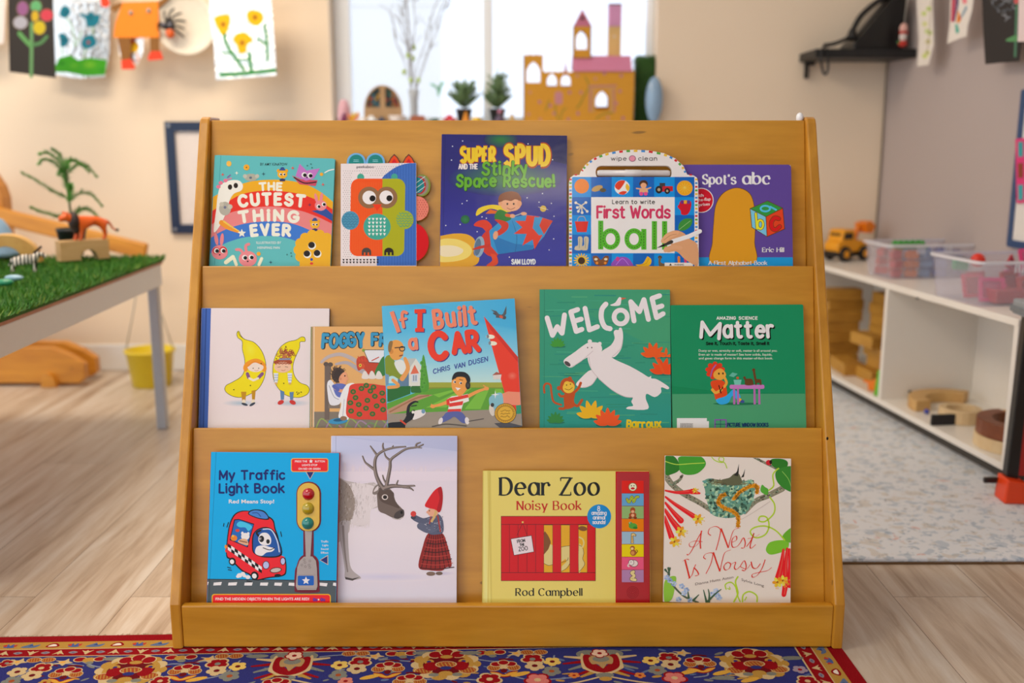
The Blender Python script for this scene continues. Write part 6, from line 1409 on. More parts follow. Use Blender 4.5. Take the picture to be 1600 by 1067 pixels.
# potted seedling tree behind the lion
pp = at_z(114, 398, TZ); pp = Vector((-1.338, 3.03, .558))
pt = thing('potted_seedling', 'small conifer seedling in a black pot on the turf table', 'plant', pp)
MB().lathe([(.030, 0), (.042, .070), (.044, .072), (.044, .080), (.038, .080), (.036, .070)], 24, cap1=True).build('pot', mat('black_pot', '#131516', rough=.5), pt)
MB().lathe([(.036, .069), (.02, .073), (.002, .074)], 20, cap0=False).build('soil', mat('soil', '#2c2018', rough=.95, bump=.8), pt)
green_n = mat('needle_green', '#4f9236', rough=.5, var=.25, bscale=120)
k_ = 3.05 / FPX
stem = [(0, 0, .07), (.002, 0, .13), (-.002, .002, .20), (0, 0, .262)]
MB().tube(smooth_pts(stem, 5), [.0035] * 14 + [.0025, .002], 8).build('stem', mat('stem_green', '#4a5a2a', rough=.7), pt)
def frond(mb, pts, nl, w0, rnd):
    P_ = smooth_pts(pts, 8); mb.tube(P_, .0014, 5)
    for i in range(2, len(P_)):
        d = (P_[i] - P_[i - 1]).normalized(); f = 1 - .6 * (i / len(P_))
        for k in range(nl):
            o = Vector((rnd.uniform(-1, 1), rnd.uniform(-1, 1), rnd.uniform(-.5, 1))); o = (o - d * o.dot(d)).normalized()
            tip = P_[i] + (o * .8 + d * .6) * w0 * f * rnd.uniform(.7, 1.1); sd = d.cross(o) * .0014
            v = [mb.bm.verts.new(q) for q in (P_[i] - sd, P_[i] + sd, tip)]; mb.bm.faces.new(v)
for pts in ([(0, 0, .24), (-.03, 0, .272), (-.058, -.01, .285), (-.075, -.01, .272)], [(0, 0, .24), (.03, .01, .268), (.06, .01, .262), (.085, .01, .235)], [(0, 0, .25), (-.015, -.02, .285), (-.038, -.03, .305), (-.06, -.03, .30)], [(0, 0, .25), (.02, -.02, .28), (.05, -.02, .275), (.075, -.02, .25)],
            [(0, 0, .17), (-.04, -.005, .19), (-.085, -.01, .222), (-.128, -.01, .245)], [(0, 0, .16), (.035, 0, .185), (.07, 0, .180), (.098, 0, .148)], [(0, 0, .15), (.02, -.03, .19), (.03, -.05, .21), (.035, -.06, .20)], [(0, 0, .11), (-.035, -.01, .118), (-.075, -.02, .13), (-.105, -.02, .142)], [(0, 0, .11), (.035, -.01, .135), (.065, -.01, .135), (.09, -.01, .112)], [(0, 0, .19), (-.02, .03, .23), (-.035, .05, .25), (-.05, .06, .24)], [(0, 0, .21), (-.01, .02, .262), (-.03, .03, .30), (-.05, .03, .315)]):
    b = MB(); frond(b, pts, 13, .025, rn); b.build('branch', green_n, pt, recalc=False)
# arch, zebra, pebbles, cone
ap = at_z(9, 411, .558)
ar = MB().prism([(0.092 * math.cos(t), .080 * math.sin(t)) for t in [i * PI / 20 for i in range(21)]] + [(.045 * math.cos(t), .046 * math.sin(t)) for t in [PI - i * PI / 20 for i in range(21)]], 0, .05, bev=.002).build('arch_block', wood('pine_arch', '#dcae5e', '#c48d3a', scale=(6, 20, 6)), None, ap, (0, 0, .28))
tag(ar, 'rounded wooden arch block standing on the turf behind the zebra', 'wooden block')
zp = at_z(41, 426, TZ)
zb_ = thing('toy_zebra', 'small black and white striped zebra figure walking on the turf', 'toy animal', zp, .22)
P_ = [(0, 0, .036, .0125), (.018, 0, .037, .0125), (-.018, 0, .037, .013), (.03, 0, .043, .009), (.038, 0, .052, .0075), (.046, 0, .047, .006), (.053, 0, .039, .0045), (-.028, .006, .022, .006), (-.031, .006, .01, .003), (-.030, .006, .001, .003), (-.026, -.006, .022, .006), (-.034, -.006, .01, .003), (-.036, -.006, .001, .003), (.022, .006, .021, .005), (.024, .006, .01, .003), (.022, .006, .001, .003), (.026, -.006, .021, .005), (.022, -.006, .01, .003), (.018, -.006, .001, .003), (-.034, 0, .034, .003), (-.040, 0, .018, .002)]
E_ = [(0, 1), (0, 2), (1, 3), (3, 4), (4, 5), (5, 6), (2, 7), (7, 8), (8, 9), (2, 10), (10, 11), (11, 12), (1, 13), (13, 14), (14, 15), (1, 16), (16, 17), (17, 18), (2, 19), (19, 20)]
skin_body('body', P_, E_, stripes_mat('zebra_stripes', '#2a231f', '#e6ddd0', 34), zb_, 1)
b = MB()
for i in range(7): b.box((.022 + i * .003, -.0012, .048 + i * .0028), (.026 + i * .003, .0012, .056 + i * .0024))
b.build('mane', mat('mane_brown', '#2a1a16'), zb_)
for (px, py), c, s_, nm in (((22, 434), '#8fb6cc', (.024, .012, .008), 'pale blue plastic pebble lying flat on the turf in front of the zebra'), ((8, 441), '#2f8f6a', (.020, .013, .009), 'sea green plastic pebble at the turf edge, before the pale blue one')):
    p = at_z(px, py, TZ + .004); pb = MB().ball((0, 0, 0), s_); pb.box((-s_[0] * .5, -s_[1] * .9, -s_[2] * .6), (s_[0] * .5, s_[1] * .9, s_[2] * .6), bev=.004)
    o = pb.build('pebble', mat('plastic_' + c[1:], c, rough=.3), None, p); tag(o, nm, 'toy pebble')
cp = at_z(-6, 404, TZ); b = MB().lathe([(.070, 0), (.066, .012), (.050, .05), (.036, .085), (.020, .108), (.004, .114)], 9)
o = b.build('toy_mountain', mat('pale_blue_plastic', '#7fa0bf', rough=.4), None, (cp.x - .005, 3.0, .558)); tag(o, 'pale blue plastic mountain standing behind the wooden arch block', 'toy')

# ---------------------------------------------------------------- wooden bucket balance behind the table
pine = wood('honey_pine', '#d9952f', '#b87420', scale=(2, 16, 16), rough=.42, coat=.2, marks=True)
pine_v = wood('honey_pine_post', '#d08a28', '#a5661a', scale=(16, 16, 2), rough=.42, coat=.2, marks=True)
BY = 3.70; PX_ = -1.915
bl = thing('bucket_balance', 'big wooden balance with a tilted beam behind the turf table', 'balance', (PX_, BY, 0))
hb = [(-.33, .012), (.295, .012), (.318, .03), (.318, .085), (.27, .118), (.20, .148), (-.22, .148), (-.29, .118), (-.34, .085), (-.34, .03)]
for y0 in (-.075, .035): MB().prism(hb, y0, y0 + .038, bev=.004).build('base_plank', pine, bl)
for sx in (-.26, .19): MB().prism([(sx + .028 * math.cos(t), .054 * math.sin(t)) for t in [i * PI / 12 for i in range(13)]], -.10, .10, bev=.003).build('foot', pine, bl)
MB().prism([(-.075, .06), (.055, .06), (.055, .70), (.045, .74), (.018, .785), (.008, .79), (-.028, .79), (-.038, .785), (-.065, .74), (-.075, .70)], -.036, .034, bev=.004).build('post', pine_v, bl)
be0, be1 = Vector((-.60, 0, .795)), Vector((.575, 0, .503))
dv = (be1 - be0).normalized(); ang_b = math.atan2(dv.z, dv.x)
bm_ = MB().box((-(be1 - be0).length / 2, -.014, -.030), ((be1 - be0).length / 2, .014, .030), bev=.008).build('beam', pine, bl, ((be0.x + be1.x) / 2, -.052, (be0.z + be1.z) / 2), (0, -ang_b, 0))
MB().lathe([(.016, -.006), (.016, .006)], 16, M=Matrix.Rotation(PI / 2, 4, 'X')).build('pivot', mat('dark_knob', '#3a2412', rough=.4), bl, (0, -.068, .648))
def bucket(cx, zb, top, col, label, nm):
    t = thing('bucket', label, 'bucket', (cx, BY - .052, zb))
    MB().lathe([(.066, 0), (.070, .002), (.086, .128), (.092, .130), (.092, .138), (.084, .138), (.068, .006), (.001, .006)], 36, cap1=False).build('pail', mat('plastic_' + nm, col, rough=.35, coat=.2, sss=.0), t)
    for s_ in (-1, 1):
        MB().tube([(s_ * .090, 0, .130), (s_ * .05, 0, .13 + (top - zb - .13) * .45), (s_ * .008, 0, top - zb)], .0022, 6).build('cord', mat('cord_grey', '#a8a59c', rough=.7), t)
    return t
bucket(PX_ + .560, .0005, .468, '#e2c80a', 'yellow plastic bucket on cords hanging from the low end of the balance', 'yellow')
bucket(PX_ - .585, .29, .755, '#2f6fb4', 'blue plastic bucket on cords hanging from the raised end of the balance', 'blue')

# ---------------------------------------------------------------- framed board and hanging artwork on the back wall
F0 = at_y(257, 190, WALL_Y - .012); F1 = at_y(270, 365, WALL_Y - .012)
fr = thing('framed_picture', 'navy blue frame around a white sheet, low on the cream wall', 'picture', (F0.x, WALL_Y - .001, F1.z))
fw, fh, bd = .42, F0.z - F1.z, .036
b = MB(); navy = mat('navy_frame', '#14284a', rough=.4)
prism_holes(b, [(0, 0), (fw, 0), (fw, fh), (0, fh)], [[(bd, bd), (fw - bd, bd), (fw - bd, fh - bd), (bd, fh - bd)]], 0, .016)
b.build('frame', navy, fr, None, (PI / 2, 0, 0)); MB().box((bd * .9, -.006, bd * .9), (fw - bd * .9, -.003, fh - bd * .9)).build('sheet', mat('white_sheet', '#e6dcd6', rough=.6), fr)
for x, z in ((.016, .016), (.016, fh - .016)): MB().lathe([(.007, -.0005), (.007, .002), (.004, .003)], 14, M=Matrix.Rotation(PI / 2, 4, 'X')).build('corner_screw', mat('steel', '#9aa0a8', rough=.3, metal=.8), fr, (x, -.0165, z))

class Sheet:
    """thin hanging sheet in a plane, its painting traced from a zoomed view"""
    def __init__(s, name, label, cat, crop, zw, p0, n, corners, m, th=.0012, base='#ffffff', gain=1.15, group=None, bow=.0):
        s.k = zw / (crop[2] - crop[0]); n = n.normalized(); z = Vector((0, 0, 1)); x = z.cross(n) * 1.0
        x = Vector((0, 0, 1)).cross(n).normalized(); 
        M = Matrix((x, z, n)).transposed().to_4x4()
        W_ = [at_plane(crop[0] + u / s.k, crop[1] + v / s.k, p0, n) for u, v in corners]
        M.translation = sum(W_, Vector()) / len(W_); Mi = M.inverted()
        s.root = bpy.data.objects.new(name, None); COL.objects.link(s.root); s.root.matrix_world = M; s.root.empty_display_size = .05
        tag(s.root, label, cat, group)
        def f(px, py): l = Mi @ at_plane(px, py, p0, n); return (l.x, l.y)
        s.f = f; s.crop, s.zw = crop, zw
        s.art = Art(crop, zw, f, gain); s.out = [s.art.P(*c) for c in corners]; s.m = m; s.th = th; s.base = base
        xs = [p[0] for p in s.out]; ys = [p[1] for p in s.out]; s.art.clip = (min(xs), min(ys), max(xs), max(ys))
    def sheet(s, pname, art_name=None, rough=.6):
        mb = MB(); prism_holes(mb, s.out, [], -s.th, 0); mb.build(pname, s.m, s.root)
        if art_name: s.paint(art_name, s.art, rough)
    def paint(s, pname, art, rough=.6, z0=.00005):
        mb = MB(); lay = mb.bm.loops.layers.float_color.new('ink'); art.into(mb, z0, lay); mb.build(pname, print_mat('print_%d_0_0' % (rough * 100), rough), s.root, recalc=False)
def foil_mat():
    m, t, b = nt('crinkled_foil'); tc = t.nodes.new('ShaderNodeTexCoord'); vz = t.nodes.new('ShaderNodeTexVoronoi'); vz.inputs['Scale'].default_value = 55; nz = t.nodes.new('ShaderNodeTexNoise'); nz.inputs['Scale'].default_value = 28; nz.inputs['Detail'].default_value = 5
    link(t, tc.outputs['Object'], vz.inputs['Vector']); link(t, tc.outputs['Object'], nz.inputs['Vector'])
    ad = t.nodes.new('ShaderNodeMath'); ad.operation = 'ADD'; link(t, vz.outputs['Distance'], ad.inputs[0]); link(t, nz.outputs['Fac'], ad.inputs[1])
    bp = t.nodes.new('ShaderNodeBump'); bp.inputs['Strength'].default_value = .5; bp.inputs['Distance'].default_value = .005
    link(t, ad.outputs[0], bp.inputs['Height']); link(t, bp.outputs[0], b.inputs['Normal'])
    b.inputs['Base Color'].default_value = (.95, .94, .92, 1); b.inputs['Metallic'].default_value = 1; b.inputs['Roughness'].default_value = .3
    return m
foil = foil_mat(); FN = Vector((0, -1, 0)); FG = 'artwork pegged along the back wall'
black_paper = mat('black_paper', '#2a2523', rough=.8)
C1 = (0, 0, 180, 130)
S = Sheet('flower_picture', 'black paper with a chalk flower in pastel petals hung on the cream wall', 'picture', C1, 1477, Vector((0, 3.79, 0)), Vector((.12, -1, 0)), [(95, -330), (668, -330), (715, 1000), (120, 920)], black_paper, group=FG)
a = S.art
for cx, cy, rx, ry, c in ((290, 110, 70, 90, '#84557f'), (462, 80, 68, 72, '#5a9a68'), (262, 290, 90, 80, '#9a9aa6'), (600, 195, 80, 75, '#b8404e'), (450, 210, 45, 70, '#b89a2c'), (505, 355, 78, 85, '#b8a42c')): a.ell(cx, cy, rx + 14, ry + 14, '#5c5040'); a.ell(cx, cy, rx, ry, c, c2=c)
a.line([(405, 300), (405, 600), (400, 980)], 44, '#5f8a5c'); a.line([(250, 430), (330, 520), (400, 590)], 56, '#5a8f56'); a.line([(600, 470), (520, 550), (420, 575)], 44, '#4f7a50')
S.sheet('paper', 'chalk_drawing', .8)
S = Sheet('flower_painting', 'silver foil painted with teal flowers over green grass', 'picture', C1, 1477, Vector((0, 3.77, 0)), Vector((-.05, -1, 0)), [(670, -330), (1410, -330), (1400, 700), (1340, 990), (1000, 1005), (655, 945), (650, 500)], foil, group=FG)
a = S.art; TL_ = '#1d7288'
for P_ in ([(760, 185), (800, 85), (870, 85), (905, 150), (870, 215), (820, 232)], [(1015, 190), (1060, 170), (1110, 190), (1165, 150), (1215, 190), (1275, 190), (1275, 270), (1220, 335), (1120, 340), (1090, 240)], [(755, 440), (820, 430), (875, 490), (880, 540), (830, 600), (775, 590), (770, 510)], [(1040, 570), (1080, 470), (1190, 450), (1240, 550), (1180, 610), (1090, 630)]):
    cx, cy = sum(p[0] for p in P_) / len(P_), sum(p[1] for p in P_) / len(P_); a.poly(P_, TL_, True); a.ell(cx + 5, cy, 32, 30, '#173248', c2=TL_)
a.ell(1132, 543, 22, 22, '#9a4a54')
for q in ([(850, 235), (910, 310), (950, 480), (960, 600)], [(1050, 400), (980, 580)], [(1190, 345), (1195, 440)], [(1100, 620), (1075, 740)], [(790, 600), (800, 700)]): a.line(q, 13, '#7fae6a')
a.poly([(655, 880), (700, 860), (760, 740), (900, 705), (1000, 770), (1150, 740), (1370, 770), (1345, 960), (1100, 975), (850, 925), (655, 925)], '#3f9a24'); 
for x, y, r_, c in ((790, 810, 60, '#1f7a1c'), (1150, 830, 110, '#6fb02c'), (950, 840, 80, '#5aa82a'), (1300, 900, 60, '#2f8a28'), (720, 890, 40, '#56a82c')): a.ell(x, y, r_, r_ * .6, c, c2='#3f9a24')
S.sheet('foil', 'painting', .5)
C2 = (160, 0, 450, 140)
S = Sheet('paper_creature', 'orange paper creature with googly eyes and red feet hung on the wall', 'paper decoration', C2, 1600, Vector((0, 3.775, 0)), FN, [(95, 325), (110, 200), (175, 20), (480, 10), (490, 325)], mat('orange_card', '#f58a14', rough=.7), th=.002)
S.sheet('body')
def piece(poly, nm, m, z0=-.004, z1=-.0022):
    q = [S.art.P(*p) for p in poly]; MB().prism(q, z0, z1, plane='xy').build(nm, m, S.root)
brown = mat('brown_card', '#8a5a1e', rough=.7); redc = mat('red_card', '#e8401a', rough=.7)
piece([(125, 310), (245, 310), (235, 530), (165, 530)], 'leg', brown); piece([(405, 310), (490, 310), (490, 470), (410, 470)], 'leg', brown)
piece([(160, 520), (240, 505), (285, 580), (270, 598), (165, 598)], 'foot', redc, -.0021, -.0005); piece([(390, 490), (420, 440), (500, 440), (525, 510), (395, 522)], 'foot', redc, -.0021, -.0005)
piece([(60, 60), (150, 20), (190, 30), (110, 110)], 'arm', brown); piece([(-10, 55), (-20, -20), (40, -30), (65, 30), (40, 65)], 'hand', redc, -.0021, -.0005)
piece([(470, 20), (560, -40), (590, -20), (480, 80)], 'arm', brown)
for u, v in ((246, 110), (400, 92)):
    p = S.art.P(u, v); MB().ball((0, 0, 0), (.008, .008, .004)).build('googly_eye', mat('eye_grey', '#9a9690', rough=.15), S.root, (p[0], p[1], .002))
S2 = Sheet('foil_scrap', 'silver foil scrap dabbed yellow and red, behind the orange creature', 'picture', C2, 1600, Vector((0, 3.80, 0)), FN, [(120, 250), (360, 250), (350, 450), (300, 560), (150, 480)], foil, group=FG)
a = S2.art; a.ell(270, 405, 45, 50, '#e2b41e'); a.ell(240, 360, 36, 24, '#b8321e'); a.line([(300, 460), (310, 520)], 14, '#d8822a'); S2.sheet('foil', 'paint_dabs', .5)
# paper plate with a toy spider
PC = at_y(290, 37, 3.79)
pl = MB().lathe([(.001, .010), (.078, .010), (.090, .004), (.108, -.004), (.112, -.002), (.108, -.002), (.090, .0055), (.078, .0115), (.001, .0115)], 40, cap0=False, cap1=False).build('paper_plate', mat('paper_plate', '#f4ead8', rough=.7), None, (PC.x, PC.y, PC.z), (-PI / 2 + .06, 0, .05))
tag(pl, 'cream paper plate hung on the wall behind the black spider', 'paper plate')
SC_ = at_y(262, 41, 3.765)
sp_ = thing('toy_spider', 'black plastic spider with an orange belly clinging to the paper plate', 'toy spider', SC_); sp_.scale = (1.35, 1.2, 1.35)
blk_p = mat('black_plastic', '#17120f', rough=.3)
MB().ball((.004, 0, .0), (.016, .012, .013)).ball((-.010, -.002, .001), (.009, .009, .009)).build('body', blk_p, sp_)
MB().ball((.006, -.002, -.018), (.012, .010, .014)).build('belly', mat('lion_orange', '#e0601a'), sp_)
for x in (-.008, .010): MB().ball((x, -.011, .004), .0052).build('eye', mat('spider_eye', '#7a7a86', rough=.1), sp_)
for i in range(8):
    an = math.radians((15, 42, 68, 100, -10, -35, 175, 195)[i]); l_ = (.05, .052, .05, .04, .045, .05, .03, .03)[i]
    MB().tube(smooth_pts([(0, 0, 0), (l_ * .5 * math.cos(an), -.012, l_ * .5 * math.sin(an) + .006), (l_ * math.cos(an), .006, l_ * math.sin(an))], 4), [.0034] * 4 + [.0028] * 4 + [.0018], 6).build('leg', blk_p, sp_)
S = Sheet('flower_painting', 'silver foil painted with three yellow flowers on green stems, nearest the window', 'picture', C2, 1600, Vector((0, 3.77, 0)), Vector((.05, -1, 0)), [(920, -190), (1440, -190), (1480, 330), (1500, 650), (980, 690), (960, 380), (925, 150)], foil, group=FG)
a = S.art; YF = '#e0b818'
for P_ in ([(960, 160), (1030, 125), (1095, 130), (1100, 200), (1070, 290), (1035, 310), (1000, 260)], [(1245, 110), (1300, 85), (1375, 110), (1385, 180), (1330, 225), (1260, 190)], [(1125, 340), (1160, 290), (1230, 280), (1300, 345), (1250, 390), (1240, 450), (1180, 460), (1160, 400)]):
    cx, cy = sum(p[0] for p in P_) / len(P_), sum(p[1] for p in P_) / len(P_); a.poly(P_, YF, True); a.ell(cx, cy, 22, 24, '#8a3a14', c2='#c8881c')
GN = '#2a8a34'
for q, w_ in (([(1050, 300), (1075, 390), (1140, 490), (1220, 600)], 28), ([(1265, 460), (1275, 540), (1285, 620)], 30), ([(1395, 210), (1415, 310), (1420, 430), (1425, 520)], 24), ([(1335, 330), (1400, 375)], 22), ([(1040, 455), (1120, 460)], 18), ([(1180, 510), (1260, 515)], 16), ([(1020, 645), (1200, 635), (1500, 605)], 34)): a.line(q, w_, GN)
S.sheet('foil', 'painting', .5)
S = Sheet('blank_paper', 'plain white paper hung beside the black flower paper', 'picture', C1, 1477, Vector((0, 3.80, 0)), FN, [(-620, -330), (75, -330), (60, 300), (45, 560), (-620, 590)], mat('white_sheet', '#e6dcd6'), group=FG)
S.sheet('paper')
sg = MB().tube(smooth_pts([(-1.95, 3.785, 1.53), (-1.3, 3.785, 1.505), (-.70, 3.785, 1.53)], 8), .0015, 6).build('string', mat('string_white', '#e0dcd0', rough=.8)); tag(sg, 'thin white string from which the wall artwork hangs', 'string')

# ---------------------------------------------------------------- things on the window sill
CK = (800, 0, 1040, 200); CKZ = 1280
YF_ = 3.862
def thin_card(name, c):
    m, t, b = nt(name); tr = t.nodes.new('ShaderNodeBsdfTranslucent'); ms = t.nodes.new('ShaderNodeMixShader'); ms.inputs[0].default_value = .5
    b.inputs['Base Color'].default_value = (*L(c), 1); tr.inputs[0].default_value = (*L(c), 1); b.inputs['Roughness'].default_value = .8
    link(t, b.outputs[0], ms.inputs[1]); link(t, tr.outputs[0], ms.inputs[2]); link(t, ms.outputs[0], t.nodes['Material Output'].inputs['Surface']); return m
card = mat('ochre_card', '#d69a2c', rough=.75, var=.05); pinkc = mat('pink_card', '#d884a8', rough=.7)
cO = at_y(905, 187, YF_); cz0 = SILL_Z + .0005
cs = thing('castle', 'ochre and pink cardboard castle with arched windows on the sill', 'toy castle', (cO.x, YF_, cz0))
def cl(u, v, Y=YF_):
    p = at_y(CK[0] + u * 240 / CKZ, CK[1] + v * 200 / 1067, Y); return (p.x - cO.x, p.z - cz0)
def scal(u0, u1, v, n=3):
    o = []
    w_ = (u1 - u0) / n
    for i in range(n): o += [(u0 + i * w_ + w_ * .5 - w_ * .5 * math.cos(t), v + 14 * math.sin(t)) for t in [k * PI / 6 for k in range(7)]]
    return o
gothic = lambda u0, u1, v0, v1: [(u0, v1), (u0, v0 + (v1 - v0) * .42), (u0 + (u1 - u0) * .2, v0 + (v1 - v0) * .16), ((u0 + u1) / 2, v0), (u1 - (u1 - u0) * .2, v0 + (v1 - v0) * .16), (u1, v0 + (v1 - v0) * .42), (u1, v1)]
bz = -.0
outl = [cl(97, 1012)] + [cl(u, v) for u, v in scal(97, 257, 446)] + [cl(257, 585)] + [cl(u, v) for u, v in scal(262, 508, 588, 5)] + [cl(510, 588), cl(1012, 588), cl(1012, 1012)]
outl = [(x, max(z, 0)) for x, z in outl]; outl[0] = (outl[0][0], 0); outl[-1] = (outl[-1][0], 0)
holes = [[cl(*p) for p in gothic(*g)] for g in ((122, 235, 515, 688), (292, 373, 614, 728), (408, 487, 614, 728), (697, 806, 758, 918))]
RX = Matrix.Rotation(PI / 2, 4, 'X')
def upright(mb_fn, y): return Matrix.Translation((0, y, 0)) @ RX
b = MB(); prism_holes(b, outl, holes, -.003, 0); b.bm.transform(upright(0, 0)); b.build('front_wall', card, cs)
def cpaint(nm, fn, y=-.0002, z0=.00005):
    A_ = Art(CK, CKZ, lambda px, py: (lambda p: (p.x - cO.x, p.z - cz0))(at_y(px, py, YF_)), 1.05); fn(A_)
    mb = MB(); lay = mb.bm.loops.layers.float_color.new('ink'); A_.into(mb, z0, lay); mb.bm.transform(upright(0, y)); mb.build(nm, print_mat('print_70_0_0', .7), cs, recalc=False)
def flowers(q):
    r_ = random.Random(9)
    for u, v in ((150, 770), (230, 850), (140, 950), (235, 995), (350, 945), (470, 995), (550, 945), (575, 770), (695, 655), (770, 610), (545, 630), (910, 630), (900, 760), (800, 980), (925, 985), (480, 770), (320, 880), (870, 860)): q.ell(u, v, 13, 15, r_.choice(('#c0828c', '#c98f7a', '#b87a92')))
    for P_ in ([(400, 1000), (420, 930), (450, 900)], [(380, 990), (360, 900), (380, 830)], [(560, 880), (600, 800), (640, 720), (610, 640)], [(540, 900), (580, 850)], [(700, 990), (760, 950), (840, 940)], [(280, 920), (310, 840)]): q.line(P_, 11, '#9a8f3a')
    q.rect(357, 765, 420, 870, '#c58a92', 18)
    for rr in ((640, 706, 870, 745), (640, 740, 690, 935), (812, 740, 862, 935)): q.rect(*rr, '#c99a5c')
    for P_ in ([(640, 720), (870, 712)], [(655, 745), (650, 930)], [(850, 745), (855, 930)]): q.line(P_, 9, '#b86f86', smooth=False)
cpaint('painted_flowers', flowers)
DP = .10
x0, x1 = outl[0][0], outl[-1][0]
b = MB(); b.box((x0, 0, 0), (x0 + .003, DP, cl(97, 460)[1])).box((x1 - .003, 0, 0), (x1, DP, cl(1012, 590)[1])); b.build('side_wall', card, cs)
bo = [(x0, 0), (x0, cl(0, 700)[1]), (x1, cl(0, 700)[1]), (x1, 0)]
b = MB(); prism_holes(b, bo, [[cl(*p) for p in gothic(280, 500, 560 + 160, 900)], [cl(*p) for p in gothic(690, 815, 740, 880)]], -.003, 0); b.bm.transform(upright(0, DP)); b.build('back_wall', card, cs)
ra, rb = cl(510, 455), cl(1000, 588)
b = MB(); b._add([(ra[0], -.006, rb[1] - .002), (rb[0], -.006, rb[1] - .002), (rb[0], .05, ra[1]), (ra[0], .05, ra[1]), (ra[0], DP, rb[1] + .01), (rb[0], DP, rb[1] + .01)], [(0, 1, 2, 3), (3, 2, 5, 4)])
o = b.build('roof', stripes_mat('ribbed_pink', '#c97096', '#de92b2', 60), cs)
sd = o.modifiers.new('thick', 'SOLIDIFY'); sd.thickness = .003
# turret with pointed pink roof
t0, t1 = cl(516, 452), cl(667, 212)
y_t = .035
b = MB(); prism_holes(b, [(t0[0], t0[1] - .01), (t1[0], t0[1] - .01), (t1[0], t1[1]), (t0[0], t1[1])], [[cl(*p) for p in gothic(538, 637, 240, 404)]], 0, .003); b.bm.transform(upright(0, y_t)); b.build('turret', card, cs)
b = MB(); prism_holes(b, [(t0[0], t0[1] - .01), (t1[0], t0[1] - .01), (t1[0], t1[1]), (t0[0], t1[1])], [[cl(*p) for p in gothic(538, 637, 240, 404)]], 0, .003); b.bm.transform(upright(0, y_t + .04)); b.box((t0[0], y_t - .003, t0[1] - .01), (t0[0] + .003, y_t + .04, t1[1])); b.box((t1[0] - .003, y_t - .003, t0[1] - .01), (t1[0], y_t + .04, t1[1])); b.build('turret_walls', card, cs)
ap_ = cl(593, 58); cxm = (t0[0] + t1[0]) / 2
b = MB(); e_ = .002; b._add([(t0[0] - e_, y_t - .004, t1[1]), (t1[0] + e_, y_t - .004, t1[1]), (t1[0] + e_, y_t + .041, t1[1]), (t0[0] - e_, y_t + .041, t1[1]), (cxm, y_t + .018, ap_[1])], [(0, 1, 4), (1, 2, 4), (2, 3, 4), (3, 0, 4), (0, 3, 2, 1)])
b.build('turret_roof', mat('dusky_pink', '#c06f8c', rough=.7), cs)
cpaint('roof_star', lambda q: (q.line([(580, 125), (606, 155)], 7, '#4a4038', smooth=False), q.line([(606, 125), (580, 155)], 7, '#4a4038', smooth=False), q.line([(574, 140), (612, 140)], 6, '#4a4038', smooth=False)), y=y_t + .003)
# square tower at the back
q0, q1, qm = cl(815, 452), cl(928, 22), cl(815, 205)
b = MB(); b.box((q0[0], .055, q0[1] - .01), (q1[0], .097, qm[1])); b.build('tower', thin_card('backlit_ochre', '#f2d49a'), cs)  # ochre paled to carry the window backlight in its colour
b = MB(); b.box((q0[0], .055, qm[1]), (q1[0], .097, q1[1])); b.build('tower_top', thin_card('backlit_pink', '#f0bcdc'), cs)  # pink paled for the backlight as well
MB().box((q0[0] - .001, .054, q1[1]), (q1[0] + .001, .098, cl(0, 12)[1])).build('tower_rim', mat('dark_card', '#4a4048', rough=.7), cs)
A0 = cl(865, 292); MB().lathe([(.0045, 0), (.0045, .001)], 16, M=Matrix.Translation((A0[0], .0545, A0[1])) @ RX).build('tower_window', mat('white_sheet', '#e6dcd6'), cs)
sp0 = cl(440, 592), cl(468, 505)
b = MB(); b.lathe([(.008, -.012), (.0005, sp0[1][1] - sp0[0][1] + .004)], 12, c=((sp0[0][0] + sp0[1][0]) / 2, .06, sp0[0][1])); b.build('spire', pinkc, cs)

# turf-covered box and pale blue ball by the window edge
tbx = at_y(1006, 187, 3.955)
b = MB(); bmx = (.040, .045, .247); b.box((-.037, -.03, 0), (.037, .03, .245), bev=.01)
r_ = random.Random(3)
for i in range(2600):
    f = r_.choice((0, 0, 1, 2, 3)); x, y, z = r_.uniform(-.037, .037), r_.uniform(-.03, .03), r_.uniform(0.002, .243)
    d = Vector(((0, -1, 0), (-1, 0, 0), (1, 0, 0), (0, 0, 1))[f])
    p = Vector((x, -.03, z) if f == 0 else (-.037, y, z) if f == 1 else (.037, y, z) if f == 2 else (x, y, .245)); tip = p + d * r_.uniform(.005, .011) + Vector((r_.uniform(-.006, .006), r_.uniform(-.004, .004), r_.uniform(-.006, .006)))
    s_ = Vector((r_.uniform(-1, 1), r_.uniform(-1, 1), r_.uniform(-1, 1))).normalized() * .0015
    if tip.z < .001: tip.z = .001
    v = [b.bm.verts.new(k) for k in (p - s_, p + s_, tip)]; b.bm.faces.new(v)
o = b.build('turf_box', mat('dark_turf', '#2f5c1a', rough=.7, var=.3, bscale=90), None, (tbx.x, 3.955, SILL_Z + .0005)); tag(o, 'tall dark green turf-covered box beside the castle on the sill', 'box')
o = MB().ball((0, 0, 0), (.04, .036, .086), u=28, v=18).build('toy_egg', mat('pale_blue_gloss', '#8fb0d0', rough=.2, coat=.4), None, (.566 - .058, 3.875, SILL_Z + .0862 + .0)); tag(o, 'tall pale blue egg shape between the turf box and the window edge', 'toy'); o.location = (.538, 3.872, SILL_Z + .087); o.scale = (.85, .8, 1)

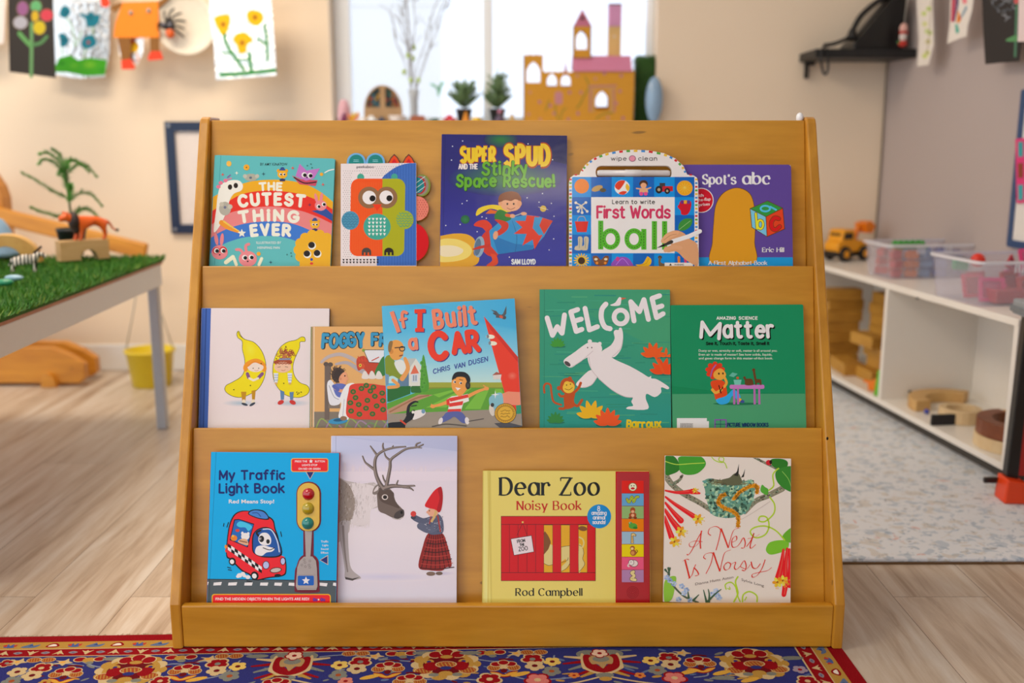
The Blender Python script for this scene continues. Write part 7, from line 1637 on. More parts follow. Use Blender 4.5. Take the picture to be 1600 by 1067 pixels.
# arched toy doorway
d0, d1, dt = at_y(569, 187, 3.88), at_y(628, 187, 3.88), at_y(599, 133, 3.88)
wd_ = (d1.x - d0.x) / 2; hg = dt.z - SILL_Z
dm = thing('arched_toy_house', 'domed wooden toy house front with two dark stained-glass windows', 'toy house', ((d0.x + d1.x) / 2, 3.88, SILL_Z + .0005))
oh = [(wd_, 0)] + [(wd_ * math.cos(t) ** 1, hg * .32 + hg * .68 * math.sin(t)) for t in [i * PI / 18 for i in range(19)]] + [(-wd_, 0)]
def qwin(s): return [(s * wd_ * .14, hg * .42), (s * wd_ * .88, hg * .42), (s * wd_ * .82, hg * .62), (s * wd_ * .62, hg * .80), (s * wd_ * .36, hg * .91), (s * wd_ * .14, hg * .94)]
b = MB(); prism_holes(b, oh, [qwin(1), qwin(-1)[::-1]], -.03, 0); b.bm.transform(RX); b.build('front', wood('pale_toy_wood', '#b9976c', '#a5825a', scale=(8, 8, 8), rough=.6, coat=0), dm)
for s in (-1, 1):
    mb = MB(); lay = mb.bm.loops.layers.float_color.new('ink'); q = Art((0, 0, 1, 1), 1, lambda x, y: (x, y), 1)
    q.poly(qwin(s), '#2d3a3a'); r_ = random.Random(4 + s)
    for i in range(14): q.ell(s * wd_ * r_.uniform(.2, .75), hg * r_.uniform(.45, .8), .005, .006, r_.choice(('#a8642a', '#9a3a2a', '#b88a2a', '#3f6a7a', '#3a5a3a')))
    q.into(mb, -.004, lay); mb.bm.transform(RX); mb.build('stained_window', print_mat('print_40_0_0', .4), dm, recalc=False)

# glass vase of twigs
vx = at_y(647, 180, 3.90)
vz = thing('twig_vase', 'slim clear vase of bare twigs with a few yellow-green buds', 'vase', (vx.x, 3.90, SILL_Z + .0005))
gl_ = clear_plastic('grey_glass', (.62, .66, .68), alpha=.55, rough=.08)
MB().lathe([(.018, 0), (.0185, .004), (.015, .04), (.0165, .09), (.023, .125), (.021, .125), (.0145, .09), (.013, .04), (.016, .008), (.001, .008)], 24, cap1=False).build('glass', gl_, vz)
twm = mat('twig_grey', '#8f857c', rough=.8); r_ = random.Random(12)
for i in range(9):
    a0 = r_.uniform(-.55, .65); l_ = r_.uniform(.30, .46); p = [Vector((0, 0, .012)), Vector((.009 * (1 if a0 > 0 else -1), r_.uniform(-.006, .006), .12))]
    for k in range(1, 6): p.append(Vector((math.sin(a0) * l_ * k / 5 * .62 + r_.uniform(-.01, .01), r_.uniform(-.05, .05) * k / 5, .12 + math.cos(a0) * l_ * k / 5)))
    b = MB(); b.tube(smooth_pts(p, 3), .0014, 5)
    for k in range(3, 7):
        for s_ in range(2):
            e = p[k] + Vector((r_.uniform(-.05, .05), r_.uniform(-.02, .02), r_.uniform(.02, .06))); b.tube([p[k], (p[k] + e) / 2 + Vector((0, 0, .004)), e], .0009, 4)
    b.build('twig', twm, vz)
for dx, dz in ((-.035, .19), (.0, .24), (.004, .28), (-.018, .25), (-.01, .16), (.02, .16)): MB().ball((0, 0, 0), (.008, .006, .011)).build('bud', mat('bud_green', '#b4cf6a', rough=.5), vz, (dx, -.004, dz))
# leaf sticker on the pane
st_ = at_y(684, 140, yf0 + .024)
b = MB()
for q in ([(0, -.03), (.010, -.012), (.016, .012), (.006, .014), (-.004, .002)], [(.006, .008), (.018, .014), (.030, .028), (.016, .030), (.008, .022)], [(0, .0), (-.012, .008), (-.030, .018), (-.026, .026), (-.008, .018), (.004, .008)]): b.prism(q, -.0008, 0, plane='xz')
o = b.build('window_sticker', mat('mint_film', '#8fd4b0', rough=.4), None, (st_.x, yf0 + .0248, st_.z)); tag(o, 'pale green leaf sprig sticker on the window pane', 'sticker')
# two little conifers
def conifer(px, pyt, label, hgt, wid, lean, seed):
    r_ = random.Random(seed); p = at_y(px, 187, 3.89)
    t = thing('potted_conifer', label, 'plant', (p.x, 3.89, SILL_Z + .0005), group='little potted conifers on the sill')
    MB().lathe([(.022, 0), (.030, .046), (.032, .048), (.032, .054), (.028, .054), (.026, .046)], 20).build('pot', mat('black_pot', '#131516'), t)
    MB().tube([(0, 0, .05), (0, 0, hgt * .6), (lean, 0, hgt)], [.003, .002, .001], 6).build('stem', mat('bark', '#5a4632', rough=.8), t)
    b = MB(); F_ = []
    for i in range(64):
        z0 = .055 + (hgt - .09) * r_.random() ** 1.5; an = r_.uniform(0, 2 * PI); f = 1 - (z0 - .05) / hgt; l_ = wid * (.35 + .65 * f) * r_.uniform(.8, 1.1)
        frond(b, [(0, 0, z0), (l_ * .5 * math.cos(an), l_ * .5 * math.sin(an), z0 + l_ * .35), (l_ * math.cos(an), l_ * math.sin(an), z0 + l_ * .75)], 5, .024, r_)
    frond(b, [(0, 0, hgt * .5), (lean * .6, 0, hgt * .8), (lean, 0, hgt)], 6, .014, r_)
    o = b.build('foliage', mat('conifer_green', '#7c9c6c', rough=.6, var=.2), t, recalc=False)
conifer(725, 172, 'little bushy conifer in a black pot, second plant after the twig vase', .165, .062, .004, 5)
bpy.data.objects['potted_conifer']['label'] = 'little bushy conifer in a black pot, nearer the twig vase'
conifer(777, 165, 'little pointed conifer in a black pot, nearer the castle', .205, .056, .002, 8)
# small toys along the sill
def sill(px, Y=3.872): p = at_y(px, 187, Y); return (p.x, Y, SILL_Z + .0005)
def bucket_toy(): pass
o = MB().lathe([(.018, 0), (.026, .010), (.032, .028), (.030, .0285), (.024, .012), (.001, .006)], 20, cap1=False); r_ = random.Random(2)
for v in o.bm.verts: v.co += Vector((r_.uniform(-1, 1), r_.uniform(-1, 1), r_.uniform(-.5, .5))) * .0025
o = o.build('paper_bowl', mat('white_sheet', '#e6dcd6'), None, sill(621)); tag(o, 'crumpled white paper bowl in front of the domed toy house', 'bowl')
def car(px, col, label, l_=.046, h_=.022, Y=3.872):
    t = thing('toy_car', label, 'toy car', sill(px, Y)); m = mat('car_' + col[1:], col, rough=.25, coat=.5)
    MB().prism([(-l_ / 2, .006), (l_ / 2, .006), (l_ / 2, h_ * .62), (l_ * .28, h_ * .7), (l_ * .16, h_ * 1.15), (-l_ * .22, h_ * 1.15), (-l_ * .34, h_ * .7), (-l_ / 2, h_ * .62)], -.012, .012, bev=.002).build('body', m, t)
    for sx in (-.3, .3):
        for sy in (-.0125, .0095): MB().lathe([(.006, 0), (.006, .003)], 14, M=Matrix.Translation((sx * l_, sy, .006)) @ Matrix.Rotation(-PI / 2, 4, 'X')).build('wheel', mat('black_plastic', '#17120f'), t)
car(581, '#eef0f2', 'small white toy car on the sill before the domed house', .042, .024)
car(597, '#1f2c4c', 'small navy toy car on the sill beside the white one', .030, .020, 3.868)
car(703, '#d8181e', 'small bright red toy car on the sill below the conifers', .050, .027)
o = MB().box((-.028, -.014, 0), (.028, .014, .023), bev=.003).box((-.024, -.011, .0225), (.024, .011, .028), bev=.002).build('toy_box', mat('brick_brown', '#a8603f', rough=.6), None, sill(653, 3.866)); tag(o, 'small brick brown toy box at the foot of the twig vase', 'toy box')
o = MB().ball((0, 0, .010), (.014, .01, .010)).ball((.012, 0, .013), (.008, .007, .007)).ball((-.016, 0, .008), (.009, .006, .005)).build('toy_turtle', mat('deep_green_plastic', '#2c5a4a', rough=.4), None, sill(678)); tag(o, 'tiny dark green toy turtle beside the red car', 'toy animal')
o = MB().lathe([(.018, 0), (.018, .004), (.012, .012), (.004, .040), (.0005, .044)], 6).build('toy_tent', mat('orange_felt', '#e8962c', rough=.7), None, sill(728, 3.85)); tag(o, 'small orange pointed toy tent in front of the first conifer pot', 'toy')
o = MB().lathe([(.016, 0), (.018, .004), (.018, .018), (.015, .022), (.001, .022)], 20, cap1=False).build('toy_drum', mat('yellow_gloss', '#f0c818', rough=.3, coat=.3), None, sill(745, 3.85)); tag(o, 'small round yellow toy drum between the two conifers', 'toy')
fg = thing('toy_figure', 'small plum toy figure with a pink hat before the pointed conifer', 'toy figure', sill(781, 3.842))
MB().lathe([(.022, 0), (.024, .006), (.016, .018), (.010, .026), (.009, .03)], 20).build('body', mat('plum', '#5a4a62', rough=.5), fg); MB().ball((0, 0, .034), .009).build('head', mat('dark_head', '#6a5a5e', rough=.5), fg); MB().lathe([(.010, .038), (.007, .046), (.0008, .05)], 14).build('hat', pinkc, fg)
o = MB().lathe([(.014, 0), (.012, .01), (.006, .03), (.0005, .036)], 16).build('toy_cone', mat('sand_felt', '#d8b87a', rough=.7), None, sill(800, 3.858)); tag(o, 'small sand coloured cone beside the castle wall', 'toy')
pf = thing('paper_flower', 'orange and yellow crumpled paper flower in the window corner', 'paper flower', sill(552, 3.87))
r_ = random.Random(6)
for i in range(9):
    an = i * .7; b = MB(); l_ = r_.uniform(.02, .05)
    b._add([(0, 0, 0), (.014 * math.cos(an) - .008, .01 * math.sin(an), l_ * .6), (.022 * math.cos(an), .012 * math.sin(an), l_), (.014 * math.cos(an) + .010, .01 * math.sin(an) + .004, l_ * .6)], [(0, 1, 2, 3)])
    o = b.build('petal', mat(('orange_felt', 'yellow_gloss', 'coral')[i % 3], ('#e8962c', '#f0c818', '#e8907a')[i % 3], rough=.6), pf); o.modifiers.new('t', 'SOLIDIFY').thickness = .001
o = MB().lathe([(.020, 0), (.026, .02), (.022, .06), (.014, .085), (.001, .09)], 16).build('toy_bell', mat('lilac_pink', '#d8a8b4', rough=.5), None, sill(538, 3.90)); tag(o, 'dusty pink bell shape against the window frame behind the paper flower', 'toy')
o = MB().ball((0, 0, .014), (.012, .009, .014)).ball((.002, 0, .03), .008).build('toy_bird', mat('plum_gloss', '#7a2a5a', rough=.4), None, sill(537, 3.852)); tag(o, 'tiny plum coloured toy bird at the end of the sill', 'toy animal')

# ---------------------------------------------------------------- low white cubby shelf along the right wall
SO = Vector((1.263, 2.486, 0)); n_ = math.hypot(SLP, 1)
sD, sE = Vector((-SLP / n_, 1 / n_, 0)), Vector((1 / n_, SLP / n_, 0))
rzS = math.atan2(sE.y, sE.x)             # local x = towards the wall, local y = away along the wall
S0, S1, SW, SZB, SZT = -.035, 1.385, .315, .060, .457
lam = mat('white_laminate', '#f1ede6', rough=.3, var=.01)
sh_ = thing('cubby_shelf', 'long low white cubby shelf standing against the right-hand wall', 'shelf', SO, rzS)
sh_['label'] = 'long low white cubby shelf with two open bays, under the wall whiteboard'
MB().box((0, S0, SZT - .019), (SW, S1, SZT), bev=.0015).build('top_panel', lam, sh_)
MB().box((0, S0, SZB), (SW, S1, SZB + .018), bev=.0015).build('bottom_panel', lam, sh_)
for s in (S0, .645, S1 - .018): MB().box((.001, s, SZB + .018), (SW - .004, s + .018, SZT - .019), bev=.001).build('upright', lam, sh_)
MB().box((SW - .004, S0, SZB), (SW, S1, SZT - .019)).build('back_panel', lam, sh_)
MB().box((.05, S0 + .02, .0135), (.07, S1 - .02, SZB)).box((SW - .05, S0 + .02, .0135), (SW - .03, S1 - .02, SZB)).build('plinth', mat('shadow_plinth', '#55504a', rough=.7), sh_)  # coloured dark to stand for the shadow in the gap under the shelf
for y, z in ((.10, .41), (.10, .10), (.24, .10)): MB().lathe([(.006, 0), (.006, .003), (.002, .0035)], 14, M=Matrix.Translation((y, .645, z)) @ Matrix.Rotation(PI / 2, 4, 'X')).build('peg', mat('steel_dark', '#4a4844', rough=.4, metal=.6), sh_)
def sp(s, t, z): return SO + sD * s + sE * t + Vector((0, 0, z))
BZ = SZB + .0185
# plain wooden blocks in the far bay
unit = wood('unit_block', '#c9983e', '#a87424', scale=(4, 14, 14), rough=.55, coat=0)
def bmesh_block(): return MB().box((-.07, -.035, 0), (.07, .035, .040), bev=.002)
proto = bmesh_block().build('wooden_block', unit)
first = True
def wblock(s, t, z, rz, label, sc_=(1, 1, 1)):
    global first
    o = proto if first else proto.copy()
    if not first: COL.objects.link(o)
    first = False
    o.location = sp(s, t, z); o.rotation_euler = (0, 0, rzS + rz); o.scale = sc_
    tag(o, label, 'wooden block', 'plain wooden blocks in the cubby shelf')
for k in range(7): wblock(1.20 + (k % 2) * .008, .10 + ((k * 7) % 3) * .006, BZ + k * .0405, .06 * ((k % 3) - 1), 'plain wooden block in the tall dark stack at the far end of the shelf')
for k in range(7): wblock(1.045 + (k % 3) * .005, .215, BZ + k * .0405, PI / 2 + .04 * ((k % 2) * 2 - 1), 'plain wooden block in the stack at the back of the far bay')
for k in range(7): wblock(.80 + (k % 2) * .006, .235, BZ + k * .0405, PI / 2, 'plain wooden block in the back stack next to the shelf upright')
wblock(1.05, .07, BZ, PI / 2 - .1, 'long wooden block lying lowest at the shelf edge', (1.15, 1, 1.1))
lab = ['wooden block resting on the lowest long block beside the orange scoop', 'wooden block set back in the middle of the front stack', 'wooden block second from the top of the front stack', 'wooden block jutting out on top of the front stack']
for k in range(4): wblock(.90 + (.02, -.01, .01, .02)[k], (.10, .135, .125, .085)[k], BZ + .0445 * 0 + (.0, .0405, .081, .1215)[k] , PI / 2 + (.02, .05, -.03, .1)[k] if k else PI / 2, lab[k], (1, .9, 1))
orange = mat('orange_plastic', '#f0820e', rough=.35)
o = MB().prism([(-.028, 0), (.028, 0), (.034, .020), (.012, .042), (-.02, .040), (-.036, .022)], -.03, .03, bev=.006).prism([(.02, .014), (.06, .02), (.06, .028), (.02, .028)], -.006, .006, bev=.002).build('toy_scoop', orange, None, sp(.755, .055, BZ), (0, 0, rzS + 2.2)); tag(o, 'orange plastic scoop in front of the wooden blocks', 'toy scoop')
o = MB().prism([(-.016, 0), (.016, 0), (.004, .085), (-.004, .085)], -.014, .014, bev=.003).build('toy_wedge', mat('lime_plastic', '#5fb81e', rough=.35), None, sp(.69, .022, BZ), (0, 0, rzS + .4)); tag(o, 'lime green plastic wedge leaning by the shelf upright', 'toy')
# curved wooden pieces in the near bay
def arc_piece(nm, r0, r1, a0, a1, h, m, s, t, z, rz, label, cat='wooden piece'):
    o = MB().prism(ring_pts(r0, r1, a0, a1), 0, h, bev=.0015, plane='xy').build(nm, m, None, sp(s, t, z), (0, 0, rz)); return tag(o, label, cat)
birch = wood('birch', '#d8b070', '#c4955a', scale=(4, 8, 8), rough=.5, coat=0); pale = wood('pale_birch', '#e6cfa4', '#d9b888', scale=(4, 8, 8), rough=.5, coat=0)
arc_piece('wooden_track', .085, .135, 20, 165, .034, birch, .50, .17, BZ, .5, 'wide curved birch piece lying at the back of the near bay')
o = MB().box((-.075, -.022, 0), (.075, .022, .030), bev=.002).build('wooden_track', birch, None, sp(.47, .235, BZ), (0, 0, 1.2)); tag(o, 'straight birch piece against the back panel of the near bay', 'wooden piece'); o.location = sp(.30, .265, BZ); o.rotation_euler = (0, 0, rzS + PI / 2)
arc_piece('wooden_ring', .040, .060, 0, 359, .040, pale, .375, .115, BZ, 0, 'pale wooden ring with an open centre behind the black strip')
o = MB().box((-.055, -.005, 0), (.055, .005, .032), bev=.001).build('black_strip', mat('black_card', '#1c1b20', rough=.6), None, sp(.335, .058, BZ), (0, 0, .12)); tag(o, 'flat black strip standing on edge before the wooden ring', 'strip')
arc_piece('wooden_arc', .078, .118, 95, 320, .034, pale, .108, .135, BZ, 0, 'pale curved wooden piece under the dark brown one')
arc_piece('wooden_arc', .076, .115, 95, 320, .042, wood('walnut', '#8a4a24', '#6c3416', scale=(4, 8, 8), rough=.45, coat=.1), .108, .136, BZ + .0345, 0, 'dark brown curved wooden piece stacked on a pale one')
o = MB().prism([(-.03, 0), (.03, 0), (.03, .03), (.0, .052), (-.03, .04)], -.02, .02, bev=.002).build('wooden_wedge', pale, None, sp(.085, .160, BZ), (0, 0, .9)); tag(o, 'pale cut wooden wedge inside the curve of the brown piece', 'wooden piece')
o = MB().box((-.02, -.02, 0), (.02, .02, .055), bev=.002).build('wooden_cube', pale, None, sp(.05, .245, BZ), (0, 0, .6)); tag(o, 'pale upright wooden post block in the corner of the near bay', 'wooden piece')
o = MB().lathe([(.012, 0), (.014, .003), (.014, .04), (.010, .046), (.001, .046)], 16, cap1=False).build('red_peg', mat('red_gloss', '#c8201c', rough=.35), None, sp(.125, .095, BZ)); tag(o, 'small red peg standing inside the brown curved piece', 'toy')
o = MB().ball((0, 0, .008), (.008, .008, .008)).build('blue_bead', mat('blue_gloss', '#3a4ab0', rough=.3), None, sp(.455, .055, BZ)); tag(o, 'tiny blue bead near the shelf edge', 'bead')

# clear bins on top
tubm = clear_plastic('bin_plastic', (.86, .86, .92), alpha=.17, rough=.2); rimm = clear_plastic('bin_rim', (.92, .92, .97), alpha=.66, rough=.2)
def bin_(s0, s1, t0, t1, h, label):
    t = thing('storage_bin', label, 'storage bin', sp((s0 + s1) / 2, (t0 + t1) / 2, SZT + .0005), rzS)
    w_, l_ = (t1 - t0) / 2, (s1 - s0) / 2
    b = MB(); o_ = rrect(-w_, -l_, w_, l_, .02, 4); k_ = .93
    ob = [(x * k_, y * k_) for x, y in o_]; th = .0022
    def ring(pts, z): return [b.bm.verts.new((x, y, z)) for x, y in pts]
    R_ = [ring(ob, 0), ring(o_, h), ring([(x * (1 - th / w_), y * (1 - th / l_)) for x, y in o_], h), ring([(x * (1 - th / w_), y * (1 - th / l_)) for x, y in ob], .0022)]
    for A_, B_ in zip(R_, R_[1:]):
        for i in range(len(A_)): b.bm.faces.new([A_[i], A_[(i + 1) % len(A_)], B_[(i + 1) % len(A_)], B_[i]])
    b.bm.faces.new(R_[0][::-1]); b.bm.faces.new(R_[3]); b.build('tub', tubm, t)
    b = MB(); prism_holes(b, rrect(-w_ - .008, -l_ - .008, w_ + .008, l_ + .008, .026, 4), [rrect(-w_ + .002, -l_ + .002, w_ - .002, l_ - .002, .018, 4)], h - .007, h + .001); b.build('rim', rimm, t)
    b = MB()
    for s_ in (-1, 1):
        for i in range(3): b.box((s_ * w_ * .3 - .012 + i * .010, -l_ * .985 - .004, h - .030), (s_ * w_ * .3 - .008 + i * .010, -l_ * .985, h - .007), bev=.001)
    b.build('ribs', rimm, t)
    return t, w_, l_
def bloc(s, t, z): return sp(s, t, SZT + z)
bin_(.725, .905, .035, .345, .112, 'clear plastic bin of coloured blocks with a green piece on top, by the digger')
r_ = random.Random(31)
pal = (('#c8302a', 'red'), ('#3a5ac0', 'blue'), ('#8a1f2a', 'dark red'), ('#e07a2a', 'orange'), ('#4a4a8a', 'indigo'), ('#e2a82a', 'yellow'), ('#7aa0c8', 'pale blue'), ('#b84a3a', 'brick red'))
for i in range(30):
    c, nm = pal[(i * 3 + i // 5) % 8]; b = MB(); hx_ = r_.uniform(.014, .022); lay_ = i // 10; col_ = i % 5; row_ = (i // 5) % 2
    b.box((-hx_, -.014, 0), (hx_, .014, .024), bev=.002)
    for sx in (-.4, .4): b.lathe([(.005, 0), (.005, .004)], 10, c=(hx_ * sx, 0, .024))
    o = b.build('toy_brick', mat('brick_' + c[1:], c, rough=.35), None, bloc(.765 + row_ * .095 + r_.uniform(-.006, .006), .080 + col_ * .052, .0036 + lay_ * .030), (0, 0, rzS + r_.uniform(-.5, .5)))
    tag(o, 'studded toy brick heaped in the clear bin by the digger', 'toy brick', 'toy bricks in the far clear bin')
b = MB(); b.box((-.055, -.03, 0), (.055, .03, .012), bev=.004)
for i in range(5):
    for j in range(2): b.ball((-.042 + i * .021, -.012 + j * .024, .014), (.009, .010, .012), u=12, v=8)
o = b.build('toy_bush', mat('leaf_green_plastic', '#2f9a2c', rough=.5), None, bloc(.80, .14, .094), (0, 0, rzS + .05)); tag(o, 'knobbly green plastic piece on top of the bricks in the far bin', 'toy')
bin_(.152, .405, .000, .318, .122, 'clear plastic bin of pink and red magnetic frames')
def frame_tile(col, s, t, z, rot, label, l_=.070, tri=False, alpha=None):
    th = thing('magnetic_tile', label, 'toy tile', bloc(s, t, z), rot=rot, group='magnetic tiles in the near clear bin')
    b = MB()
    if tri: o_ = [(-l_ / 2, 0), (l_ / 2, 0), (0, l_ * .87)]; i_ = [(-l_ * .32, l_ * .10), (l_ * .32, l_ * .10), (0, l_ * .66)]
    else: o_ = rrect(-l_ / 2, 0, l_ / 2, l_, .005, 2); i_ = rrect(-l_ / 2 + .010, .010, l_ / 2 - .010, l_ - .010, .004, 2)
    prism_holes(b, o_, [i_], -.003, .003); b.build('frame', mat('tile_' + col[1:], col, rough=.3, coat=.3), th)
    b = MB(); b.prism([(x, y) for x, y in i_], -.001, .001, plane='xy'); b.build('window', clear_plastic('tile_clear_' + col[1:], L(col), alpha=.5, rough=.1), th)
PKS = ('#e0307a', '#d81f5a', '#c8202c', '#b81f4a', '#e85a9a', '#c83a3a')
for i in range(9):
    frame_tile(PKS[i % 6], .205 + (i % 5) * .042, .075 + (i * 5 % 7) * .028, .006, (PI / 2 - .2 + r_.uniform(-.15, .15), 0, rzS + r_.uniform(-.4, .4) + (.5 if i % 2 else 0)), ('pink', 'magenta', 'red', 'crimson', 'rose', 'brick red')[i % 6] + ' plastic magnetic tile tumbled in the near clear bin', .068, i % 4 == 2)
frame_tile('#e0307a', .30, .245, .080, (PI / 2 - .35, 0, rzS + .1), 'bright pink square magnetic frame standing proud of the near bin', .062)
frame_tile('#c81f3a', .32, .20, .078, (PI / 2 - .5, .5, rzS + .3), 'crimson triangular magnetic frame leaning against the bright pink one', .062, True)
frame_tile('#d8b8a0', .172, .27, .008, (PI / 2 - .05, PI / 4, rzS), 'pale clay square magnetic frame stood on its corner at the front of the bin', .055)
o = MB().box((-.045, -.03, 0), (.045, .03, .038), bev=.004).box((-.045, -.034, .014), (.045, -.029, .018)).build('toy_block', mat('red_clear', '#c02838', rough=.2, coat=.5), None, bloc(.212, .112, .004), (0, 0, rzS + .1)); tag(o, 'glossy red plastic block at the front of the near clear bin', 'toy')
o = MB().ball((0, 0, .02), (.02, .02, .02)).build('toy_ball', mat('red_orange', '#e0301a', rough=.3), None, bloc(.345, .11, .085)); tag(o, 'orange-red ball on top of the tiles in the near bin', 'ball')
o = MB().box((-.02, -.012, 0), (.02, .012, .03), bev=.003).build('toy_brick', mat('mint_plastic', '#3fa878', rough=.35), None, bloc(.375, .075, .075)); tag(o, 'mint green brick at the rim of the near clear bin', 'toy brick')
# yellow digger
dg = thing('toy_digger', 'yellow and black toy digger parked at the far end of the white shelf', 'toy vehicle', sp(1.275, .15, SZT + .0005), rot=(0, 0, rzS + 3.5)); dg.scale = (1.05, 1.05, 1.15)
yl = mat('digger_yellow', '#f0a312', rough=.35); bkp = mat('black_plastic', '#17120f')
MB().prism([(-.075, .030), (.075, .030), (.082, .045), (.078, .062), (.066, .066), (.060, .096), (.052, .104), (.005, .104), (-.004, .070), (-.075, .062)], -.035, .035, bev=.006).build('body', yl, dg)
MB().box((-.07, -.030, .016), (.080, .030, .034), bev=.004).build('chassis', bkp, dg)
MB().prism([(.012, .072), (.056, .072), (.052, .094), (.012, .094)], -.0362, .0362, bev=.002).box((.0585, -.025, .072), (.0625, .025, .092)).build('cab_window', mat('dark_window', '#2a1c10', rough=.15), dg)
for sx in (-.045, .048):
    for sy in (-1, 1):
        wh = MB().lathe([(.012, -.010), (.024, -.009), (.025, -.004), (.025, .006), (.022, .010), (.012, .010)], 22, M=Matrix.Translation((sx, sy * .036, .0255)) @ Matrix.Rotation(PI / 2, 4, 'X')).build('wheel', bkp, dg)
        MB().lathe([(.012, -.012), (.012, .012)], 16, M=Matrix.Translation((sx, sy * .036, .0255)) @ Matrix.Rotation(PI / 2, 4, 'X')).build('hub', yl, wh)
MB().tube(smooth_pts([(-.03, 0, .062), (-.040, 0, .098), (-.052, 0, .112), (-.066, 0, .110)], 5), .009, 8).build('arm', mat('orange_plastic', '#f0820e'), dg)
MB().prism([(-.092, .088), (-.062, .090), (-.054, .121), (-.087, .128), (-.107, .111)], -.028, .028, bev=.004).build('scoop', mat('orange_plastic', '#f0820e'), dg)
o = MB().lathe([(.016, 0), (.018, .004), (.018, .10), (.012, .115), (.006, .118), (.006, .130)], 18).build('dark_bottle', bkp, None, sp(1.345, .035, SZT + .0005)); tag(o, 'slim black bottle shape at the far edge of the white shelf', 'bottle')

# ---------------------------------------------------------------- corner shelf with a desk phone, cable
xL = at_y(1272, 82, 3.72).x; zS0, zS1 = at_y(1300, 90, 3.70).z, at_y(1300, 76, 3.70).z
blackp = mat('black_laminate', '#131314', rough=.5)
cs_ = thing('corner_shelf', 'small black wall shelf in the corner holding a desk phone', 'shelf', (xL, 3.8, zS0))
xr = lambda Y: wallx(Y) - .002
MB().prism([(0, -.10), (xr(3.70) - xL, -.10), (xr(3.908) - xL, .108), (0, .108)], 0, zS1 - zS0, bev=.002, plane='xy').build('shelf_board', blackp, cs_)
MB().prism([(.02, 0), (.055, 0), (.055, -.012), (.032, -.012), (.032, -.06), (.02, -.06)], .085, .105, plane='xz').build('bracket', blackp, cs_)
ph = thing('desk_phone', 'black sloping desk phone with its handset on, on the corner shelf', 'telephone', (0, 0, zS1 + .0005))
def pl_(px, py): p = at_y(px, py, 3.72); return (p.x, p.z - zS1)
q0, q1, q2 = pl_(1334, 68), pl_(1404, -14), pl_(1412, 76)
MB().prism([(q0[0], 0), (q2[0] - .004, 0), (q2[0] - .004, q1[1] * .9), (q1[0], q1[1]), (q0[0], q0[1])], 3.715, 3.875, bev=.004).build('base', mat('phone_black', '#0d0d0e', rough=.35), ph)
MB().prism([(q0[0] + .02, q0[1] + .026), (q1[0] - .004, q1[1] + .002), (q1[0] - .010, q1[1] + .008), (q0[0] + .014, q0[1] + .032)], 3.76, 3.87, plane='xz').build('highlight_strip', mat('phone_highlight', '#8a8378', rough=.4), ph)  # grey strip stands in for the highlight along the sloped top
hp = [pl_(*p) for p in ((1331, 60), (1336, 44), (1346, 26), (1360, 12), (1376, 0), (1392, -10))]
hd = MB(); hd.tube(smooth_pts([(x, 3.735, z) for x, z in hp], 4), [.014] * 4 + [.010] * 13 + [.016] * 4, 12); hd.ball((hp[0][0] + .006, 3.735, hp[0][1] + .006), (.02, .018, .014)); hd.build('handset', mat('phone_black', '#0d0d0e', rough=.35), ph)
coil = []
for i in range(160):
    t_ = i / 159; x = pl_(1332, 0)[0] * (1 - t_) + pl_(1291, 0)[0] * t_; coil.append((x, 3.725 + .006 * math.cos(i * .75), .014 + .03 * (1 - t_) ** 2 + .006 * math.sin(i * .75)))
MB().tube(coil, .0022, 5).build('coiled_cord', mat('phone_black', '#0d0d0e'), ph)
lp = [pl_(*p) for p in ((1289, 72), (1281, 78), (1279, 96), (1284, 116), (1289, 112), (1290, 92), (1288, 76))]
MB().tube(smooth_pts([(x, 3.690 + .004 * (i % 2), z) for i, (x, z) in enumerate(lp)], 5), .0042, 8).build('hanging_cord', mat('phone_black', '#0d0d0e'), ph)
ca = [Vector((wallx(3.90) - .008, 3.902, z)) for z in (1.20, 1.0, .8, .62, .50, .463)]
o = MB().tube([ca[0], ca[0] + Vector((-.003, 0, -.04)), ca[1], ca[2] + Vector((.002, 0, 0)), ca[3], ca[4]], .0028, 8).build('phone_cable', mat('cable_brown', '#6a5a48', rough=.5)); tag(o, 'thin dark cable running down the wall corner below the phone', 'cable')

# ---------------------------------------------------------------- whiteboard and artwork on the right wall
RN = Vector((-sE.x, -sE.y, 0)); RP = lambda off: Vector((wallx(3.0), 3.0, 0)) + RN * off
w0, w1 = at_plane(1573, 142, RP(.014), RN), at_plane(1573, 385, RP(.014), RN)
wb = thing('whiteboard', 'navy framed whiteboard on the right wall bearing a pink tile strip', 'whiteboard', (w1.x, w1.y, w1.z), math.atan2(-sD.y, -sD.x))
wb['label'] = 'navy framed whiteboard with a strip of pink tiles stuck to it'
hh, ll = w0.z - w1.z, .62
b = MB(); prism_holes(b, rrect(0, 0, ll, hh, .008, 3), [rrect(.022, .022, ll - .022, hh - .022, .005, 3)], -.012, .002); b.build('frame', mat('blue_frame', '#2a4a78', rough=.4), wb, None, (PI / 2, 0, 0))
MB().box((.020, .002, .020), (ll - .020, .008, hh - .020)).build('panel', mat('board_white', '#e9e6e2', rough=.2), wb)
S = Sheet('magnetic_strip', 'pink strip of three magnetic squares stuck on the whiteboard', 'toy tile', (1540, 120, 1600, 420), 213, RP(.0185), RN, [(165, 345), (262, 335), (262, 692), (172, 702)], mat('hot_pink', '#e0207a', rough=.3, coat=.3), th=.006)
S.sheet('frame')
for (v0, v1), c in zip(((362, 445), (480, 562), (600, 685)), ('#2aa0a8', '#8a3a1e', '#2aa8b0')):
    q = [S.art.P(*p) for p in ((180, v0), (208, v0 - 3), (208, v1 - 3), (182, v1))]; MB().prism(q, -.001, .0006, plane='xy').build('window', mat('tilew_' + c[1:], c, rough=.15), S.root)
C4, C4Z = (1400, 0, 1600, 120), 1600
